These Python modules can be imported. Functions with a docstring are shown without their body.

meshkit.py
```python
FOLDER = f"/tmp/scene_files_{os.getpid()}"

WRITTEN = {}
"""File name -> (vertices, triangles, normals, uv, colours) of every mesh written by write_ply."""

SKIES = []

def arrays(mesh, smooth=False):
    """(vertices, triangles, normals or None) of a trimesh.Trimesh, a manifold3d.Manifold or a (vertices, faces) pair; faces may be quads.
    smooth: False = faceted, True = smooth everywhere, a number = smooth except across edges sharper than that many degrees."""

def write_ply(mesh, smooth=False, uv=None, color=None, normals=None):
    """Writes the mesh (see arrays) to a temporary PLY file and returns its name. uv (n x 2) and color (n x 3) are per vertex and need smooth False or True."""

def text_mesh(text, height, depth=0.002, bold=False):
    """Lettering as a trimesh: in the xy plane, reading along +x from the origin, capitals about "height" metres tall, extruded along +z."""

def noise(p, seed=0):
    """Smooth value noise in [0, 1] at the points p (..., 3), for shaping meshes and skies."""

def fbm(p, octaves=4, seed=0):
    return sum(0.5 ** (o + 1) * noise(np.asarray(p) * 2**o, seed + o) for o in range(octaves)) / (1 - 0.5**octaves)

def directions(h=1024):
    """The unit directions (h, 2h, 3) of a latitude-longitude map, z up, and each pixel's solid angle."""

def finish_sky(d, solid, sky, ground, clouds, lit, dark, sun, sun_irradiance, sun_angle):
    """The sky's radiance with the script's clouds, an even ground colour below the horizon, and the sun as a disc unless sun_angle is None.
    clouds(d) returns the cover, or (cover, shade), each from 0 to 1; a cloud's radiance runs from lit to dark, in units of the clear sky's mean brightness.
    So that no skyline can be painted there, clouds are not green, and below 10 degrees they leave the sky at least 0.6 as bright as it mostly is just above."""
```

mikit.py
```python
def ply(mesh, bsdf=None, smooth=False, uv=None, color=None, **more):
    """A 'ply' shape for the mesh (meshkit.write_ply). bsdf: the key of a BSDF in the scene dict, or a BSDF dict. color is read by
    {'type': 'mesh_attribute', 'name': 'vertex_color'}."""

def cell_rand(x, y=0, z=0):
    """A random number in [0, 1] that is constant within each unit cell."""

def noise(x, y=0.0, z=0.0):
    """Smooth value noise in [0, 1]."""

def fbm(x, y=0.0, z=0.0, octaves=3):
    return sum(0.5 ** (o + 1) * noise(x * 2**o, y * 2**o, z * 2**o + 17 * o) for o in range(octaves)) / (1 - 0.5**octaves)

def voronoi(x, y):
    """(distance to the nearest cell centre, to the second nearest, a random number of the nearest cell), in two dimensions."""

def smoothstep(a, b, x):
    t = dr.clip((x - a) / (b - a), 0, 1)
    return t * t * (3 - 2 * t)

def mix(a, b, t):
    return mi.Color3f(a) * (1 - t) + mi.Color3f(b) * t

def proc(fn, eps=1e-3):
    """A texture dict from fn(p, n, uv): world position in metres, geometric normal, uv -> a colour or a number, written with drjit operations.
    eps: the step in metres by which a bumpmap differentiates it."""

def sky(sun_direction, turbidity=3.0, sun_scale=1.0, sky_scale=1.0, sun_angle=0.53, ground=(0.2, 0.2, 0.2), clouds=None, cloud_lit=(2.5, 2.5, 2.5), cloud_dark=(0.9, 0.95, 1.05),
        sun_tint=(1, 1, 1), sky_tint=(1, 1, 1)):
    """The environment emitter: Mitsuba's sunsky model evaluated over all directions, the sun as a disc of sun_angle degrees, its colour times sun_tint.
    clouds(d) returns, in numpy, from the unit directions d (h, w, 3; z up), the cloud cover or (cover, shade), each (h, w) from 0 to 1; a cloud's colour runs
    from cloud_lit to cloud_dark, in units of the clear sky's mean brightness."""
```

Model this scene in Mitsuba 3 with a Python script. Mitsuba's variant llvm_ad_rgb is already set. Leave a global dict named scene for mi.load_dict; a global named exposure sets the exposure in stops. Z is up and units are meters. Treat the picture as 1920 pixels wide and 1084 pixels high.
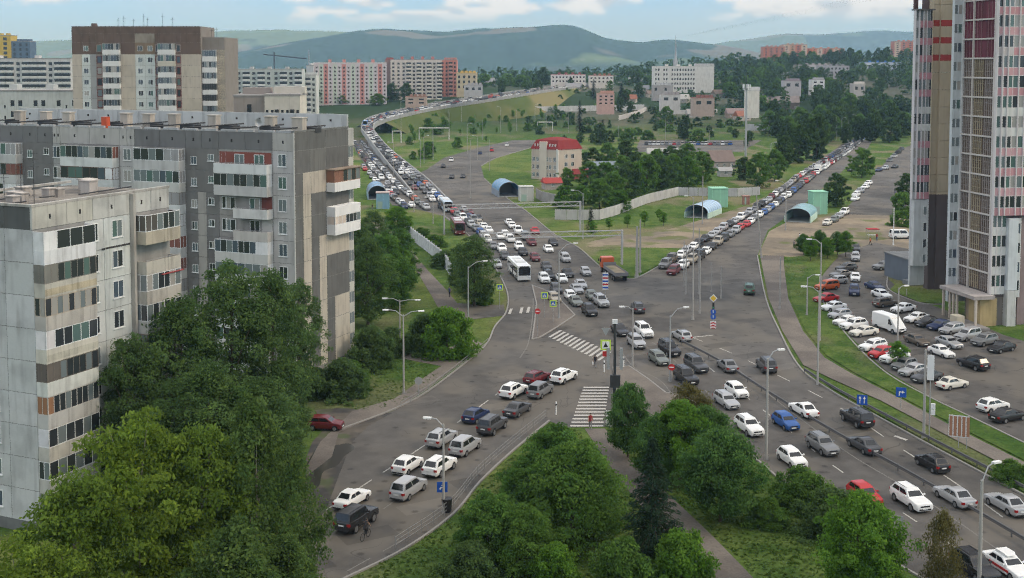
import math, random
import numpy as np, trimesh, manifold3d as m3
import mitsuba as mi, drjit as dr
import mikit, meshkit
from mikit import noise, fbm, smoothstep, mix, voronoi, cell_rand

T = mi.ScalarTransform4f
scene, labels = {}, {}
# ------------------------------------------------------------------ camera, sky, exposure
EYE, PITCH = 40.0, 3.8
exposure = 2.68
scene['camera'] = {
    'type': 'perspective', 'fov': 47.155, 'fov_axis': 'x', 'near_clip': 1.0, 'far_clip': 60000.0,
    'principal_point_offset_y': 0.2527,
    'to_world': T().look_at(origin=[0, 0, EYE], target=[0, math.cos(math.radians(PITCH)), EYE - math.sin(math.radians(PITCH))], up=[0, 0, 1]),
    'medium': {'type': 'ref', 'id': 'air'}}


def clouds(d):
    el = np.clip(d[..., 2], 0.0, 1)
    az = np.arctan2(d[..., 0], d[..., 1])
    # streets of small cumulus low over the hills, a broken grey deck above them
    q = np.stack([az * 9.0, np.degrees(el) * 0.62, np.zeros_like(el)], -1)
    low = meshkit.fbm(q * 1.5 + 3.1, 5, 7)
    fine = meshkit.fbm(q * 5.0 + 9.1, 4, 3)
    plane = np.stack([d[..., 0] / (el + 0.12), d[..., 1] / (el + 0.12), np.zeros_like(el)], -1)
    deck = meshkit.fbm(plane * 1.1 + 1.7, 5, 11)
    s = lambda a, b, x: (lambda t: t * t * (3 - 2 * t))(np.clip((x - a) / (b - a), 0, 1))
    puffs = s(0.49, 0.57, low * 0.66 + fine * 0.34) * s(0.030, 0.046, el) * (1 - s(0.12, 0.2, el))
    veil = 0.05 + 0.24 * s(0.38, 0.65, deck)
    high = s(0.10, 0.30, el)
    cover = np.maximum(puffs * 0.85, veil * (1 - high) * s(0.0, 0.06, el) + high * (0.50 + 0.45 * s(0.3, 0.55, deck)))
    shade = high * (0.12 + 0.25 * s(0.4, 0.7, deck)) + (1 - high) * np.where(puffs > veil, 0.36 + 0.5 * s(0.48, 0.60, 1 - fine), 0.8)
    return cover, shade


scene['sky'] = mikit.sky((0.80, -0.22, 0.62), turbidity=3.5, sun_scale=0.15, sun_angle=16, clouds=clouds,
                         cloud_lit=(3.0, 2.95, 2.9), cloud_dark=(1.25, 1.36, 1.52), ground=(0.12, 0.13, 0.11), sky_tint=(0.62, 0.77, 0.95))
# aerial haze: one closed box of pale air round everything
scene['air'] = {'type': 'homogeneous', 'albedo': {'type': 'rgb', 'value': [0.80, 0.93, 0.995]},
                'sigma_t': {'type': 'rgb', 'value': [0.000054, 0.000075, 0.000102]}}

# ------------------------------------------------------------------ materials


def rgb(c):
    return {'type': 'rgb', 'value': [float(x) for x in c]}


def mat(name, c, rough=0.6, metal=0.0, spec=0.5, **k):
    scene[name] = {'type': 'twosided', 'bsdf': {'type': 'principled', 'base_color': rgb(c), 'roughness': rough, 'metallic': metal, 'specular': spec, **k}}
    return name


def matp(name, fn, rough=0.85, spec=0.3, bump=None, bs=0.02):
    b = {'type': 'principled', 'base_color': mikit.proc(fn), 'roughness': rough, 'specular': spec}
    scene[name] = {'type': 'twosided', 'bsdf': b}
    return name


def unpack(uv):
    """Each wall piece carries its own paint tone, packed in u (8 bits a channel); v is how weathered it is."""
    k = dr.floor(uv.x + 0.5)
    r = dr.floor(k / 65536)
    g = dr.floor((k - r * 65536) / 256)
    b = k - r * 65536 - g * 256
    sq = lambda q: dr.square(q / 255.0)
    return mi.Color3f(sq(r), sq(g), sq(b))


def panel_fn(p, n, uv):
    c = unpack(uv)
    blot = fbm(p.x * 0.9 + p.y * 0.5, p.y * 0.6, p.z * 0.5, 3)
    streak = fbm(p.x * 3.5 + p.y * 3.1, p.y * 2.3, p.z * 0.22, 2)
    grain = noise(p.x * 14, p.y * 14, p.z * 14)
    k = 1.08 - uv.y * (0.22 * smoothstep(0.45, 0.75, streak) + 0.24 * smoothstep(0.4, 0.7, blot) + 0.14 * grain)
    rust = smoothstep(0.68, 0.8, streak) * uv.y * 0.16
    return mix(c * k, mi.Color3f(0.20, 0.15, 0.10), rust)


def grass_fn(p, n, uv):
    a = fbm(p.x * 0.045, p.y * 0.045, 0.0, 4)
    b = fbm(p.x * 0.55, p.y * 0.55, 3.0, 3)
    c = noise(p.x * 4.3, p.y * 4.3)
    g = mix(mi.Color3f(0.034, 0.070, 0.014), mi.Color3f(0.078, 0.112, 0.028), smoothstep(0.25, 0.75, b * 0.6 + a * 0.4))
    g = mix(g, mi.Color3f(0.115, 0.125, 0.040), smoothstep(0.52, 0.74, a) * 0.55)
    dirt = smoothstep(0.60 - 0.09 * smoothstep(220, 320, p.y), 0.74, fbm(p.x * 0.09 + 9, p.y * 0.05, 5.0, 4))
    g = mix(g, mi.Color3f(0.145, 0.118, 0.082), dirt * (0.35 + 0.35 * smoothstep(150, 300, p.y)))
    far = smoothstep(560, 860, p.y)
    town = mix(mi.Color3f(0.022, 0.042, 0.018), mi.Color3f(0.075, 0.078, 0.058), smoothstep(0.45, 0.68, fbm(p.x * 0.013, p.y * 0.013, 2.0, 4)))
    return mix(g * (0.88 + 0.62 * c), town, far)


def asphalt_fn(p, n, uv):
    a = fbm(p.x * 0.05, p.y * 0.05, 1.0, 4)
    b = fbm(p.x * 0.7, p.y * 0.7, 4.0, 3)
    g = noise(p.x * 9, p.y * 9)
    v = 0.080 + 0.046 * (a - 0.5) * 2 + 0.024 * (b - 0.5) * 2 + 0.012 * (g - 0.5)
    q = mi.Color3f(v * 1.07, v * 1.0, v * 0.92)
    dust = smoothstep(0.46, 0.68, fbm(p.x * 0.14 + 31, p.y * 0.14, 8.0, 4))
    q = mix(q, mi.Color3f(0.140, 0.125, 0.103), dust * 0.62)
    # sealed cracks, square patches, oil drips
    wob = noise(p.x * 0.5, p.y * 0.5) * 0.5
    f1, f2, w = voronoi(p.x * 0.085 + wob, p.y * 0.085 + wob * 0.7)
    crack = (1 - smoothstep(0.004, 0.016, f2 - f1)) * smoothstep(0.4, 0.6, noise(p.x * 0.2, p.y * 0.2, 7.0))
    q = mix(q, mi.Color3f(0.034, 0.033, 0.033), crack * 0.5)
    u, t = (p.x * 0.86 + p.y * 0.5) / 7.0, (p.y * 0.86 - p.x * 0.5) / 3.4
    cell = cell_rand(dr.floor(u), dr.floor(t), 5.0)
    fu, ft = u - dr.floor(u), t - dr.floor(t)
    inside = smoothstep(0.12, 0.13, fu) * (1 - smoothstep(0.80, 0.81, fu)) * smoothstep(0.15, 0.17, ft) * (1 - smoothstep(0.84, 0.86, ft))
    q = q * (1 - 0.26 * inside * smoothstep(0.90, 0.91, cell)) * (1 + 0.22 * inside * (1 - smoothstep(0.06, 0.07, cell)))
    d1, d2, k = voronoi(p.x * 0.42, p.y * 0.42)
    return q * (1 - 0.45 * (1 - smoothstep(0.05, 0.20, d1)) * smoothstep(0.62, 0.7, k))


def path_fn(p, n, uv):
    a = fbm(p.x * 0.2, p.y * 0.2, 1.0, 4)
    g = noise(p.x * 7, p.y * 7)
    q = mix(mi.Color3f(0.118, 0.104, 0.094), mi.Color3f(0.175, 0.155, 0.135), smoothstep(0.3, 0.7, a))
    return q * (0.88 + 0.24 * g)


def sand_fn(p, n, uv):
    a = fbm(p.x * 0.12, p.y * 0.12, 6.0, 4)
    b = fbm(p.x * 0.9, p.y * 0.9, 2.0, 3)
    q = mix(mi.Color3f(0.235, 0.195, 0.145), mi.Color3f(0.165, 0.142, 0.112), smoothstep(0.35, 0.7, a))
    return mix(q * (0.8 + 0.4 * b), mi.Color3f(0.10, 0.12, 0.04), smoothstep(0.56, 0.7, fbm(p.x * 0.13 + 5, p.y * 0.13, 1.0, 3)) * 0.75)


def dirt_fn(p, n, uv):
    a = fbm(p.x * 0.25, p.y * 0.25, 6.0, 4)
    b = fbm(p.x * 1.6, p.y * 1.6, 2.0, 3)
    q = mix(mi.Color3f(0.105, 0.090, 0.072), mi.Color3f(0.052, 0.050, 0.048), smoothstep(0.4, 0.62, a))
    return mix(q * (0.75 + 0.5 * b), mi.Color3f(0.06, 0.085, 0.03), smoothstep(0.62, 0.75, fbm(p.x * 0.33 + 5, p.y * 0.33, 1.0, 3)) * 0.7)


def roof_fn(p, n, uv):
    a = fbm(p.x * 0.35, p.y * 0.35, 6.0, 4)
    b = noise(p.x * 6, p.y * 6, 2.0)
    q = mix(mi.Color3f(0.20, 0.185, 0.165), mi.Color3f(0.115, 0.108, 0.10), smoothstep(0.4, 0.65, a))
    seam = 1 - smoothstep(0.02, 0.06, dr.abs(p.x * 0.9165 - p.y * 0.4 - dr.floor(p.x * 0.9165 - p.y * 0.4 + 0.5)))
    return q * (0.85 + 0.3 * b) * (1 - 0.25 * seam)


def hill_fn(p, n, uv):
    a = fbm(p.x * 0.0011, p.y * 0.0008, 1.0, 5)
    b = fbm(p.x * 0.012, p.y * 0.004, 2.0, 4)
    forest = mix(mi.Color3f(0.012, 0.030, 0.014), mi.Color3f(0.026, 0.054, 0.020), b)
    field = mix(mi.Color3f(0.115, 0.155, 0.050), mi.Color3f(0.085, 0.125, 0.045), b)
    t = smoothstep(0.575, 0.63, a) * uv.y * smoothstep(20.0, 75.0, p.z)
    q = mix(forest, field, t)
    soil = smoothstep(0.70, 0.74, fbm(p.x * 0.0016 + 4, p.y * 0.0019, 9.0, 3)) * uv.y
    q = mix(q, mi.Color3f(0.20, 0.16, 0.12), soil * 0.5)
    # the far bank's houses: pale specks near the foot of the hills
    spk = smoothstep(0.76, 0.86, noise(p.x * 0.030, p.y * 0.012, p.z * 0.06)) * smoothstep(0.45, 0.6, fbm(p.x * 0.0015, p.y * 0.001, 3.0, 3)) * uv.x
    return mix(q, mi.Color3f(0.30, 0.29, 0.27), spk * 0.6)


def leaf_bsdf():
    return {'type': 'principledthin', 'base_color': {'type': 'mesh_attribute', 'name': 'vertex_color'}, 'roughness': 0.55, 'spec_trans': 0.0, 'diff_trans': 1.25}


scene['leaf'] = leaf_bsdf()
matp('panel', panel_fn, 0.8, 0.3)
matp('grass', grass_fn, 0.95, 0.1)
matp('asphalt', asphalt_fn, 0.75, 0.35)
matp('paving', path_fn, 0.9, 0.2)
matp('sand', sand_fn, 0.95, 0.1)
matp('dirt', dirt_fn, 0.8, 0.3)
matp('roofing', roof_fn, 0.9, 0.2)
matp('hillside', hill_fn, 0.95, 0.05)
mat('glass_blue', (0.075, 0.10, 0.13), 0.1, 0, 0.7)
mat('glass', (0.034, 0.040, 0.046), 0.08, 0, 0.7)
mat('glass_pale', (0.16, 0.19, 0.20), 0.12, 0, 0.7)
mat('glass_curtain', (0.34, 0.33, 0.31), 0.2, 0, 0.6)
mat('glass_green', (0.09, 0.15, 0.14), 0.1, 0, 0.7)
mat('car_glass', (0.012, 0.014, 0.017), 0.06, 0, 0.7)
mat('tyre', (0.018, 0.018, 0.019), 0.85)
mat('rim', (0.30, 0.31, 0.32), 0.35, 0.7)
mat('trim', (0.022, 0.022, 0.024), 0.55)
mat('lamp_clear', (0.72, 0.74, 0.76), 0.12, 0.2)
mat('lamp_red', (0.30, 0.012, 0.012), 0.18)
mat('plate', (0.66, 0.67, 0.66), 0.45)
mat('galvanised', (0.40, 0.41, 0.41), 0.45, 0.35)
mat('concrete_post', (0.34, 0.335, 0.32), 0.85)
mat('dark_steel', (0.055, 0.057, 0.06), 0.5, 0.3)
mat('road_paint', (0.40, 0.385, 0.355), 0.7)
mat('worn_paint', (0.165, 0.158, 0.145), 0.8)
mat('kerb_stone', (0.24, 0.23, 0.215), 0.85)
mat('bark', (0.085, 0.068, 0.052), 0.9)
mat('pale_bark', (0.26, 0.24, 0.20), 0.9)
mat('sign_blue', (0.02, 0.09, 0.42), 0.4)
mat('sign_white', (0.75, 0.76, 0.75), 0.5)
mat('sign_red', (0.48, 0.03, 0.03), 0.5)
mat('sign_lime', (0.52, 0.72, 0.10), 0.5)
mat('sign_yellow', (0.70, 0.46, 0.04), 0.5)
mat('light_green', (0.03, 0.32, 0.22), 0.4)
mat('ink', (0.02, 0.02, 0.02), 0.6)
mat('polycarb_blue', (0.10, 0.30, 0.52), 0.25)
mat('polycarb_sky', (0.34, 0.50, 0.66), 0.25)
mat('polycarb_teal', (0.20, 0.42, 0.47), 0.25)
mat('mint', (0.24, 0.52, 0.36), 0.55)
mat('skin', (0.45, 0.29, 0.21), 0.6)
mat('hair', (0.03, 0.024, 0.02), 0.7)
mat('cloth_black', (0.02, 0.02, 0.024), 0.9)
mat('cloth_red', (0.30, 0.035, 0.04), 0.9)
mat('cloth_orange', (0.55, 0.11, 0.03), 0.9)
mat('cloth_white', (0.62, 0.62, 0.62), 0.9)
mat('cloth_blue', (0.06, 0.09, 0.20), 0.9)
mat('cloth_grey', (0.18, 0.18, 0.19), 0.9)
PAINT = {}
for nm, c, me in (('white', (0.74, 0.75, 0.74), 0), ('cream', (0.62, 0.60, 0.53), 0), ('silver', (0.42, 0.43, 0.44), .35), ('grey', (0.19, 0.195, 0.20), .3), ('green grey', (0.17, 0.19, 0.175), .3),
                  ('dark grey', (0.065, 0.067, 0.072), .2), ('black', (0.014, 0.014, 0.016), 0), ('dark blue', (0.015, 0.028, 0.085), .1), ('blue', (0.016, 0.085, 0.30), .1), ('red', (0.42, 0.016, 0.018), 0),
                  ('dark red', (0.12, 0.010, 0.014), 0), ('orange', (0.52, 0.10, 0.025), 0), ('brown', (0.12, 0.10, 0.08), .2), ('beige', (0.38, 0.34, 0.27), .2), ('green', (0.035, 0.10, 0.06), .1), ('yellow', (0.62, 0.42, 0.05), 0)):
    PAINT[nm] = mat('paint_' + nm.replace(' ', '_'), c, 0.28, me, 0.5, clearcoat=0.8, clearcoat_gloss=0.92)

# ------------------------------------------------------------------ helpers
RNG = np.random.default_rng(20)


def key_for(name):
    if name not in USED:
        USED[name] = 0
        return name
    USED[name] += 1
    k = f'{name}_{USED[name]:03d}'
    USED.setdefault(k, 0)
    return k


USED = {}


def say(key, label, cat=None, group=None, kind=None):
    d = {}
    if label: d['label'] = label
    if cat: d['category'] = cat
    if group: d['group'] = group
    if kind: d['kind'] = kind
    labels[key] = d


def thing(name, label, cat, group=None):
    k = key_for(name)
    say(k, label, cat, group)
    return k


def pack(c):
    q = [int(round(255 * math.sqrt(min(max(x, 0), 1)))) for x in c]
    return q[0] * 65536 + q[1] * 256 + min(max(q[2], 12), 243)


class MB:
    """Collects pieces of one mesh."""

    def __init__(s):
        s.v, s.f, s.n, s.c = [], [], 0, []

    def add(s, v, f, col=None):
        v = np.asarray(v, float).reshape(-1, 3)
        f = np.asarray(f, int)
        if f.shape[1] == 4:
            f = np.vstack([f[:, [0, 1, 2]], f[:, [0, 2, 3]]])
        s.v.append(v); s.f.append(f + s.n); s.n += len(v)
        if col is not None: s.c.append(np.tile(np.asarray(col, float), (len(v), 1)) if np.ndim(col) == 1 else np.asarray(col))
        return s

    def quad(s, a, b, c, d):
        return s.add([a, b, c, d], [[0, 1, 2, 3]])

    def hexa(s, p, col=None):
        """p: 8 corners, four below counter-clockwise from above, then four above"""
        return s.add(p, BOXF, col)

    def box(s, c, size, rz=0.0):
        hx, hy, hz = size[0] / 2, size[1] / 2, size[2] / 2
        p = np.array([[-hx, -hy, -hz], [hx, -hy, -hz], [hx, hy, -hz], [-hx, hy, -hz], [-hx, -hy, hz], [hx, -hy, hz], [hx, hy, hz], [-hx, hy, hz]])
        co, si = math.cos(rz), math.sin(rz)
        p[:, :2] = p[:, :2] @ np.array([[co, si], [-si, co]])
        return s.hexa(p + np.asarray(c, float))

    def ob(s, F, a0, a1, d0, d1, z0, z1):
        """a box in the wall frame F: along the wall, out of the wall, up"""
        q = [F.at(a, d, z) for z in (z0, z1) for a, d in ((a0, d1), (a1, d1), (a1, d0), (a0, d0))]
        return s.hexa(q if F.hand > 0 else [q[i] for i in (1, 0, 3, 2, 5, 4, 7, 6)])

    def tube(s, p, r, n=8, cap=True):
        p = np.asarray(p, float)
        r = np.broadcast_to(np.asarray(r, float), (len(p),))
        t = np.gradient(p, axis=0)
        t /= np.linalg.norm(t, axis=1, keepdims=True) + 1e-12
        ref = np.array([0, 0, 1.0]) if np.abs(t[:, 2]).max() < 0.95 else np.array([0.31, 0.95, 0.05])
        a = np.cross(t, ref); a /= np.linalg.norm(a, axis=1, keepdims=True) + 1e-12
        b = np.cross(t, a)
        th = np.arange(n) * 2 * np.pi / n
        v = p[:, None] + r[:, None, None] * (np.cos(th)[None, :, None] * a[:, None] + np.sin(th)[None, :, None] * b[:, None])
        i, j = np.meshgrid(np.arange(len(p) - 1), np.arange(n), indexing='ij')
        q = np.stack([i * n + j, i * n + (j + 1) % n, (i + 1) * n + (j + 1) % n, (i + 1) * n + j], -1).reshape(-1, 4)
        f = np.vstack([q[:, [0, 1, 2]], q[:, [0, 2, 3]]])
        v = v.reshape(-1, 3)
        if cap:
            k = len(v)
            v = np.vstack([v, p[:1], p[-1:]])
            jj = np.arange(n)
            e = (len(p) - 1) * n
            f = np.vstack([f, np.stack([np.full(n, k), (jj + 1) % n, jj], 1), np.stack([np.full(n, k + 1), e + jj, e + (jj + 1) % n], 1)])
        return s.add(v, f)

    def prism(s, poly, z0, z1):
        from shapely.geometry import Polygon
        m = trimesh.creation.extrude_polygon(Polygon(poly), z1 - z0, engine='earcut')
        return s.add(m.vertices + [0, 0, z0], m.faces)

    def mesh(s):
        return np.vstack(s.v), np.vstack(s.f)

    def put(s, key, m='panel', tone=None, wear=0.6, smooth=False, label=None, **k):
        v, f = s.mesh()
        if tone is not None:
            scene[key] = mikit.ply((v, f), 'panel', False, uv=np.tile([[float(pack(tone)), wear]], (len(v), 1)))
        elif s.c:
            scene[key] = mikit.ply((v, f), m, smooth, color=np.vstack(s.c))
        else:
            scene[key] = mikit.ply((v, f), m, smooth)
        if label or k: say(key, label, **k)
        return key


BOXF = [[0, 3, 2, 1], [4, 5, 6, 7], [0, 1, 5, 4], [1, 2, 6, 5], [2, 3, 7, 6], [3, 0, 4, 7]]


class Frame:
    """A wall's frame: origin (x, y, z), direction along the wall u, outward normal n (both level)."""

    def __init__(s, o, u, n):
        s.o = np.array(o if len(o) == 3 else (*o, 0.0), float)
        s.u = np.array([*u, 0.0]) / np.hypot(*u)
        s.n = np.array([*n, 0.0]) / np.hypot(*n)
        s.hand = 1.0 if np.cross(s.u, [0, 0, 1.0]) @ s.n > 0 else -1.0

    def at(s, a, d, z):
        return s.o + s.u * a + s.n * d + np.array([0, 0, z])


def jit(c, k=0.08):
    return tuple(np.clip(np.array(c) * (1 + RNG.uniform(-k, k)), 0, 1))


PANES = ['glass'] * 5 + ['glass_pale'] * 4 + ['glass_curtain'] * 2 + ['glass_green'] * 2 + ['glass_blue'] * 3


def window(parent, F, a0, a1, z0, z1, name='window', sashes=2, frame=(0.66, 0.67, 0.66), fw=0.07, pane=None, d=0.0, sill=True, out=0.05):
    """A window set in the wall: pale frame with mullions, recessed panes as sub-parts."""
    k = key_for(parent + '__' + name)
    m = MB()
    m.ob(F, a0, a0 + fw, d - 0.04, d + out, z0, z1).ob(F, a1 - fw, a1, d - 0.04, d + out, z0, z1)
    m.ob(F, a0 + fw, a1 - fw, d - 0.04, d + out, z0, z0 + fw).ob(F, a0 + fw, a1 - fw, d - 0.04, d + out, z1 - fw, z1)
    w = (a1 - a0 - fw) / sashes
    for i in range(1, sashes):
        x = a0 + fw / 2 + i * w
        m.ob(F, x - fw / 2, x + fw / 2, d - 0.04, d + out - 0.003, z0 + fw, z1 - fw)
    if sill: m.ob(F, a0 - 0.08, a1 + 0.08, d - 0.02, d + 0.14, z0 - 0.07, z0 - 0.003)
    m.put(k, tone=jit(frame), wear=0.3)
    g = pane or PANES[int(RNG.integers(len(PANES)))]
    for i in range(sashes):
        x = a0 + fw / 2 + i * w
        p = MB().ob(F, x + fw / 2, x + w - fw / 2, d - 0.02, d + 0.012, z0 + fw, z1 - fw)
        p.put(key_for(k + '__pane'), g if RNG.random() < 0.75 else PANES[int(RNG.integers(len(PANES)))])
    return k


def balcony(parent, F, a0, a1, z0, proj=1.2, rail=1.05, top=2.62, tone=(0.6, 0.6, 0.57), wear=0.6, frame=(0.6, 0.6, 0.58), n=6, side=2, glaze=True, panes=None, solid=0.0, backing=None, fw=0.06, ends=(True, True), lower=None):
    """One balcony: slab and parapet, a frame of mullions above it, panes one by one."""
    k = key_for(parent + '__balcony')
    m = MB()
    t = 0.10
    m.ob(F, a0, a1, 0.0, proj, z0 - 0.16, z0)
    m.ob(F, a0, a1, proj - t, proj + 0.004, z0, z0 + rail)
    if ends[0]: m.ob(F, a0, a0 + t, 0.0, proj - t, z0, z0 + rail)
    if ends[1]: m.ob(F, a1 - t, a1, 0.0, proj - t, z0, z0 + rail)
    m.put(k, tone=tone, wear=wear)
    if lower:
        MB().ob(F, a0 + 0.01, a1 - 0.01, proj + 0.006, proj + 0.035, z0 + 0.02, z0 + rail * 0.55).put(key_for(k + '__cladding'), tone=lower, wear=0.9)
    if not glaze:
        r = MB().ob(F, a0, a1, proj - 0.06, proj - 0.01, z0 + rail + 0.10, z0 + rail + 0.15)
        for i in range(4):
            x = a0 + 0.1 + (a1 - a0 - 0.2) * i / 3
            r.ob(F, x - 0.02, x + 0.02, proj - 0.055, proj - 0.015, z0 + rail, z0 + rail + 0.10)
        r.put(key_for(k + '__railing'), tone=(0.3, 0.3, 0.3), wear=0.5)
        return k
    g = MB()
    zb, zt = z0 + rail, z0 + top
    d0, d1 = proj - 0.07, proj - 0.005
    g.ob(F, a0, a1, d0, d1, zb, zb + fw).ob(F, a0, a1, d0, d1, zt - fw, zt)
    w = (a1 - a0 - fw) / n
    ns = int(round(n * solid))
    for i in range(n + 1):
        g.ob(F, a0 + i * w, a0 + i * w + fw, d0 + 0.002, d1 + 0.003, zb + fw, zt - fw)
    for e, aa in ((ends[0], a0), (ends[1], a1 - 0.06)):
        if e:
            ws = (d0 - 0.05) / side
            g.ob(F, aa, aa + 0.06, 0.0, d0, zb, zb + fw).ob(F, aa, aa + 0.06, 0.0, d0, zt - fw, zt)
            for i in range(side):
                g.ob(F, aa + 0.002, aa + 0.058, i * ws, i * ws + fw, zb + fw, zt - fw)
            for i in range(side):
                q = MB().ob(F, aa + 0.015, aa + 0.042, i * ws + fw, (i + 1) * ws, zb + fw, zt - fw)
                q.put(key_for(k + '__side_pane'), *(() if not backing else ('panel', backing)) or ('glass_pale' if not panes else panes[i % len(panes)],))
    g.put(key_for(k + '__frame'), tone=frame, wear=0.4)
    for i in range(n):
        q = MB().ob(F, a0 + i * w + fw, a0 + (i + 1) * w, d0 + 0.015, d1 - 0.02, zb + fw, zt - fw)
        if i < ns:
            q.put(key_for(k + '__infill'), tone=jit(backing or tone, 0.1), wear=0.5)
        else:
            q.put(key_for(k + '__pane'), (panes[i % len(panes)] if panes else PANES[int(RNG.integers(len(PANES)))]))
    return k

# ------------------------------------------------------------------ the ground, roads, lawns
from shapely.geometry import Polygon, LineString, MultiPolygon
from shapely.ops import unary_union


def sst(a, b, x):
    t = np.clip((np.asarray(x, float) - a) / (b - a), 0, 1)
    return t * t * (3 - 2 * t)


def hz(x, y):
    return 20 * sst(620, 1150, y) + 32 * sst(900, 1700, y) * sst(50, 500, x) - 75 * sst(2000, 3600, y)


def sheet(name, poly, m, z, label, kind='structure'):
    k = key_for(name)
    geoms = getattr(poly, 'geoms', [poly])
    mb = MB()
    for g in geoms:
        if g.area < 0.05: continue
        v, f = trimesh.creation.triangulate_polygon(g, engine='earcut')
        a = v[f]
        e1, e2 = a[:, 1] - a[:, 0], a[:, 2] - a[:, 0]
        flip = e1[:, 0] * e2[:, 1] - e1[:, 1] * e2[:, 0] < 0
        f[flip] = f[flip][:, ::-1]
        mb.add(np.column_stack([v, np.full(len(v), z)]), f)
    mb.put(k, m)
    if label: say(k, label, kind=kind)
    return k


def smooth_line(pts, n=6):
    p = np.asarray(pts, float)
    if len(p) < 3: return p
    q = np.vstack([2 * p[0] - p[1], p, 2 * p[-1] - p[-2]])
    out = []
    for i in range(1, len(q) - 2):
        for t in np.linspace(0, 1, n, endpoint=False):
            out.append(0.5 * (2 * q[i] + (q[i + 1] - q[i - 1]) * t + (2 * q[i - 1] - 5 * q[i] + 4 * q[i + 1] - q[i + 2]) * t * t + (3 * q[i] - q[i - 1] - 3 * q[i + 1] + q[i + 2]) * t ** 3))
    out.append(p[-1])
    return np.array(out)


def ribbon(name, pts, width, m, z0, z1, label, kind='structure', sm=True):
    """a kerb or low wall along a polyline on flat ground"""
    l = LineString(smooth_line(pts) if sm else pts).buffer(width / 2, cap_style=2, join_style=2)
    k = key_for(name)
    mb = MB()
    for g in getattr(l, 'geoms', [l]):
        mm = trimesh.creation.extrude_polygon(g, z1 - z0, engine='earcut')
        mb.add(mm.vertices + [0, 0, z0], mm.faces)
    mb.put(k, m)
    if label: say(k, label, kind=kind)
    return k


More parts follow.
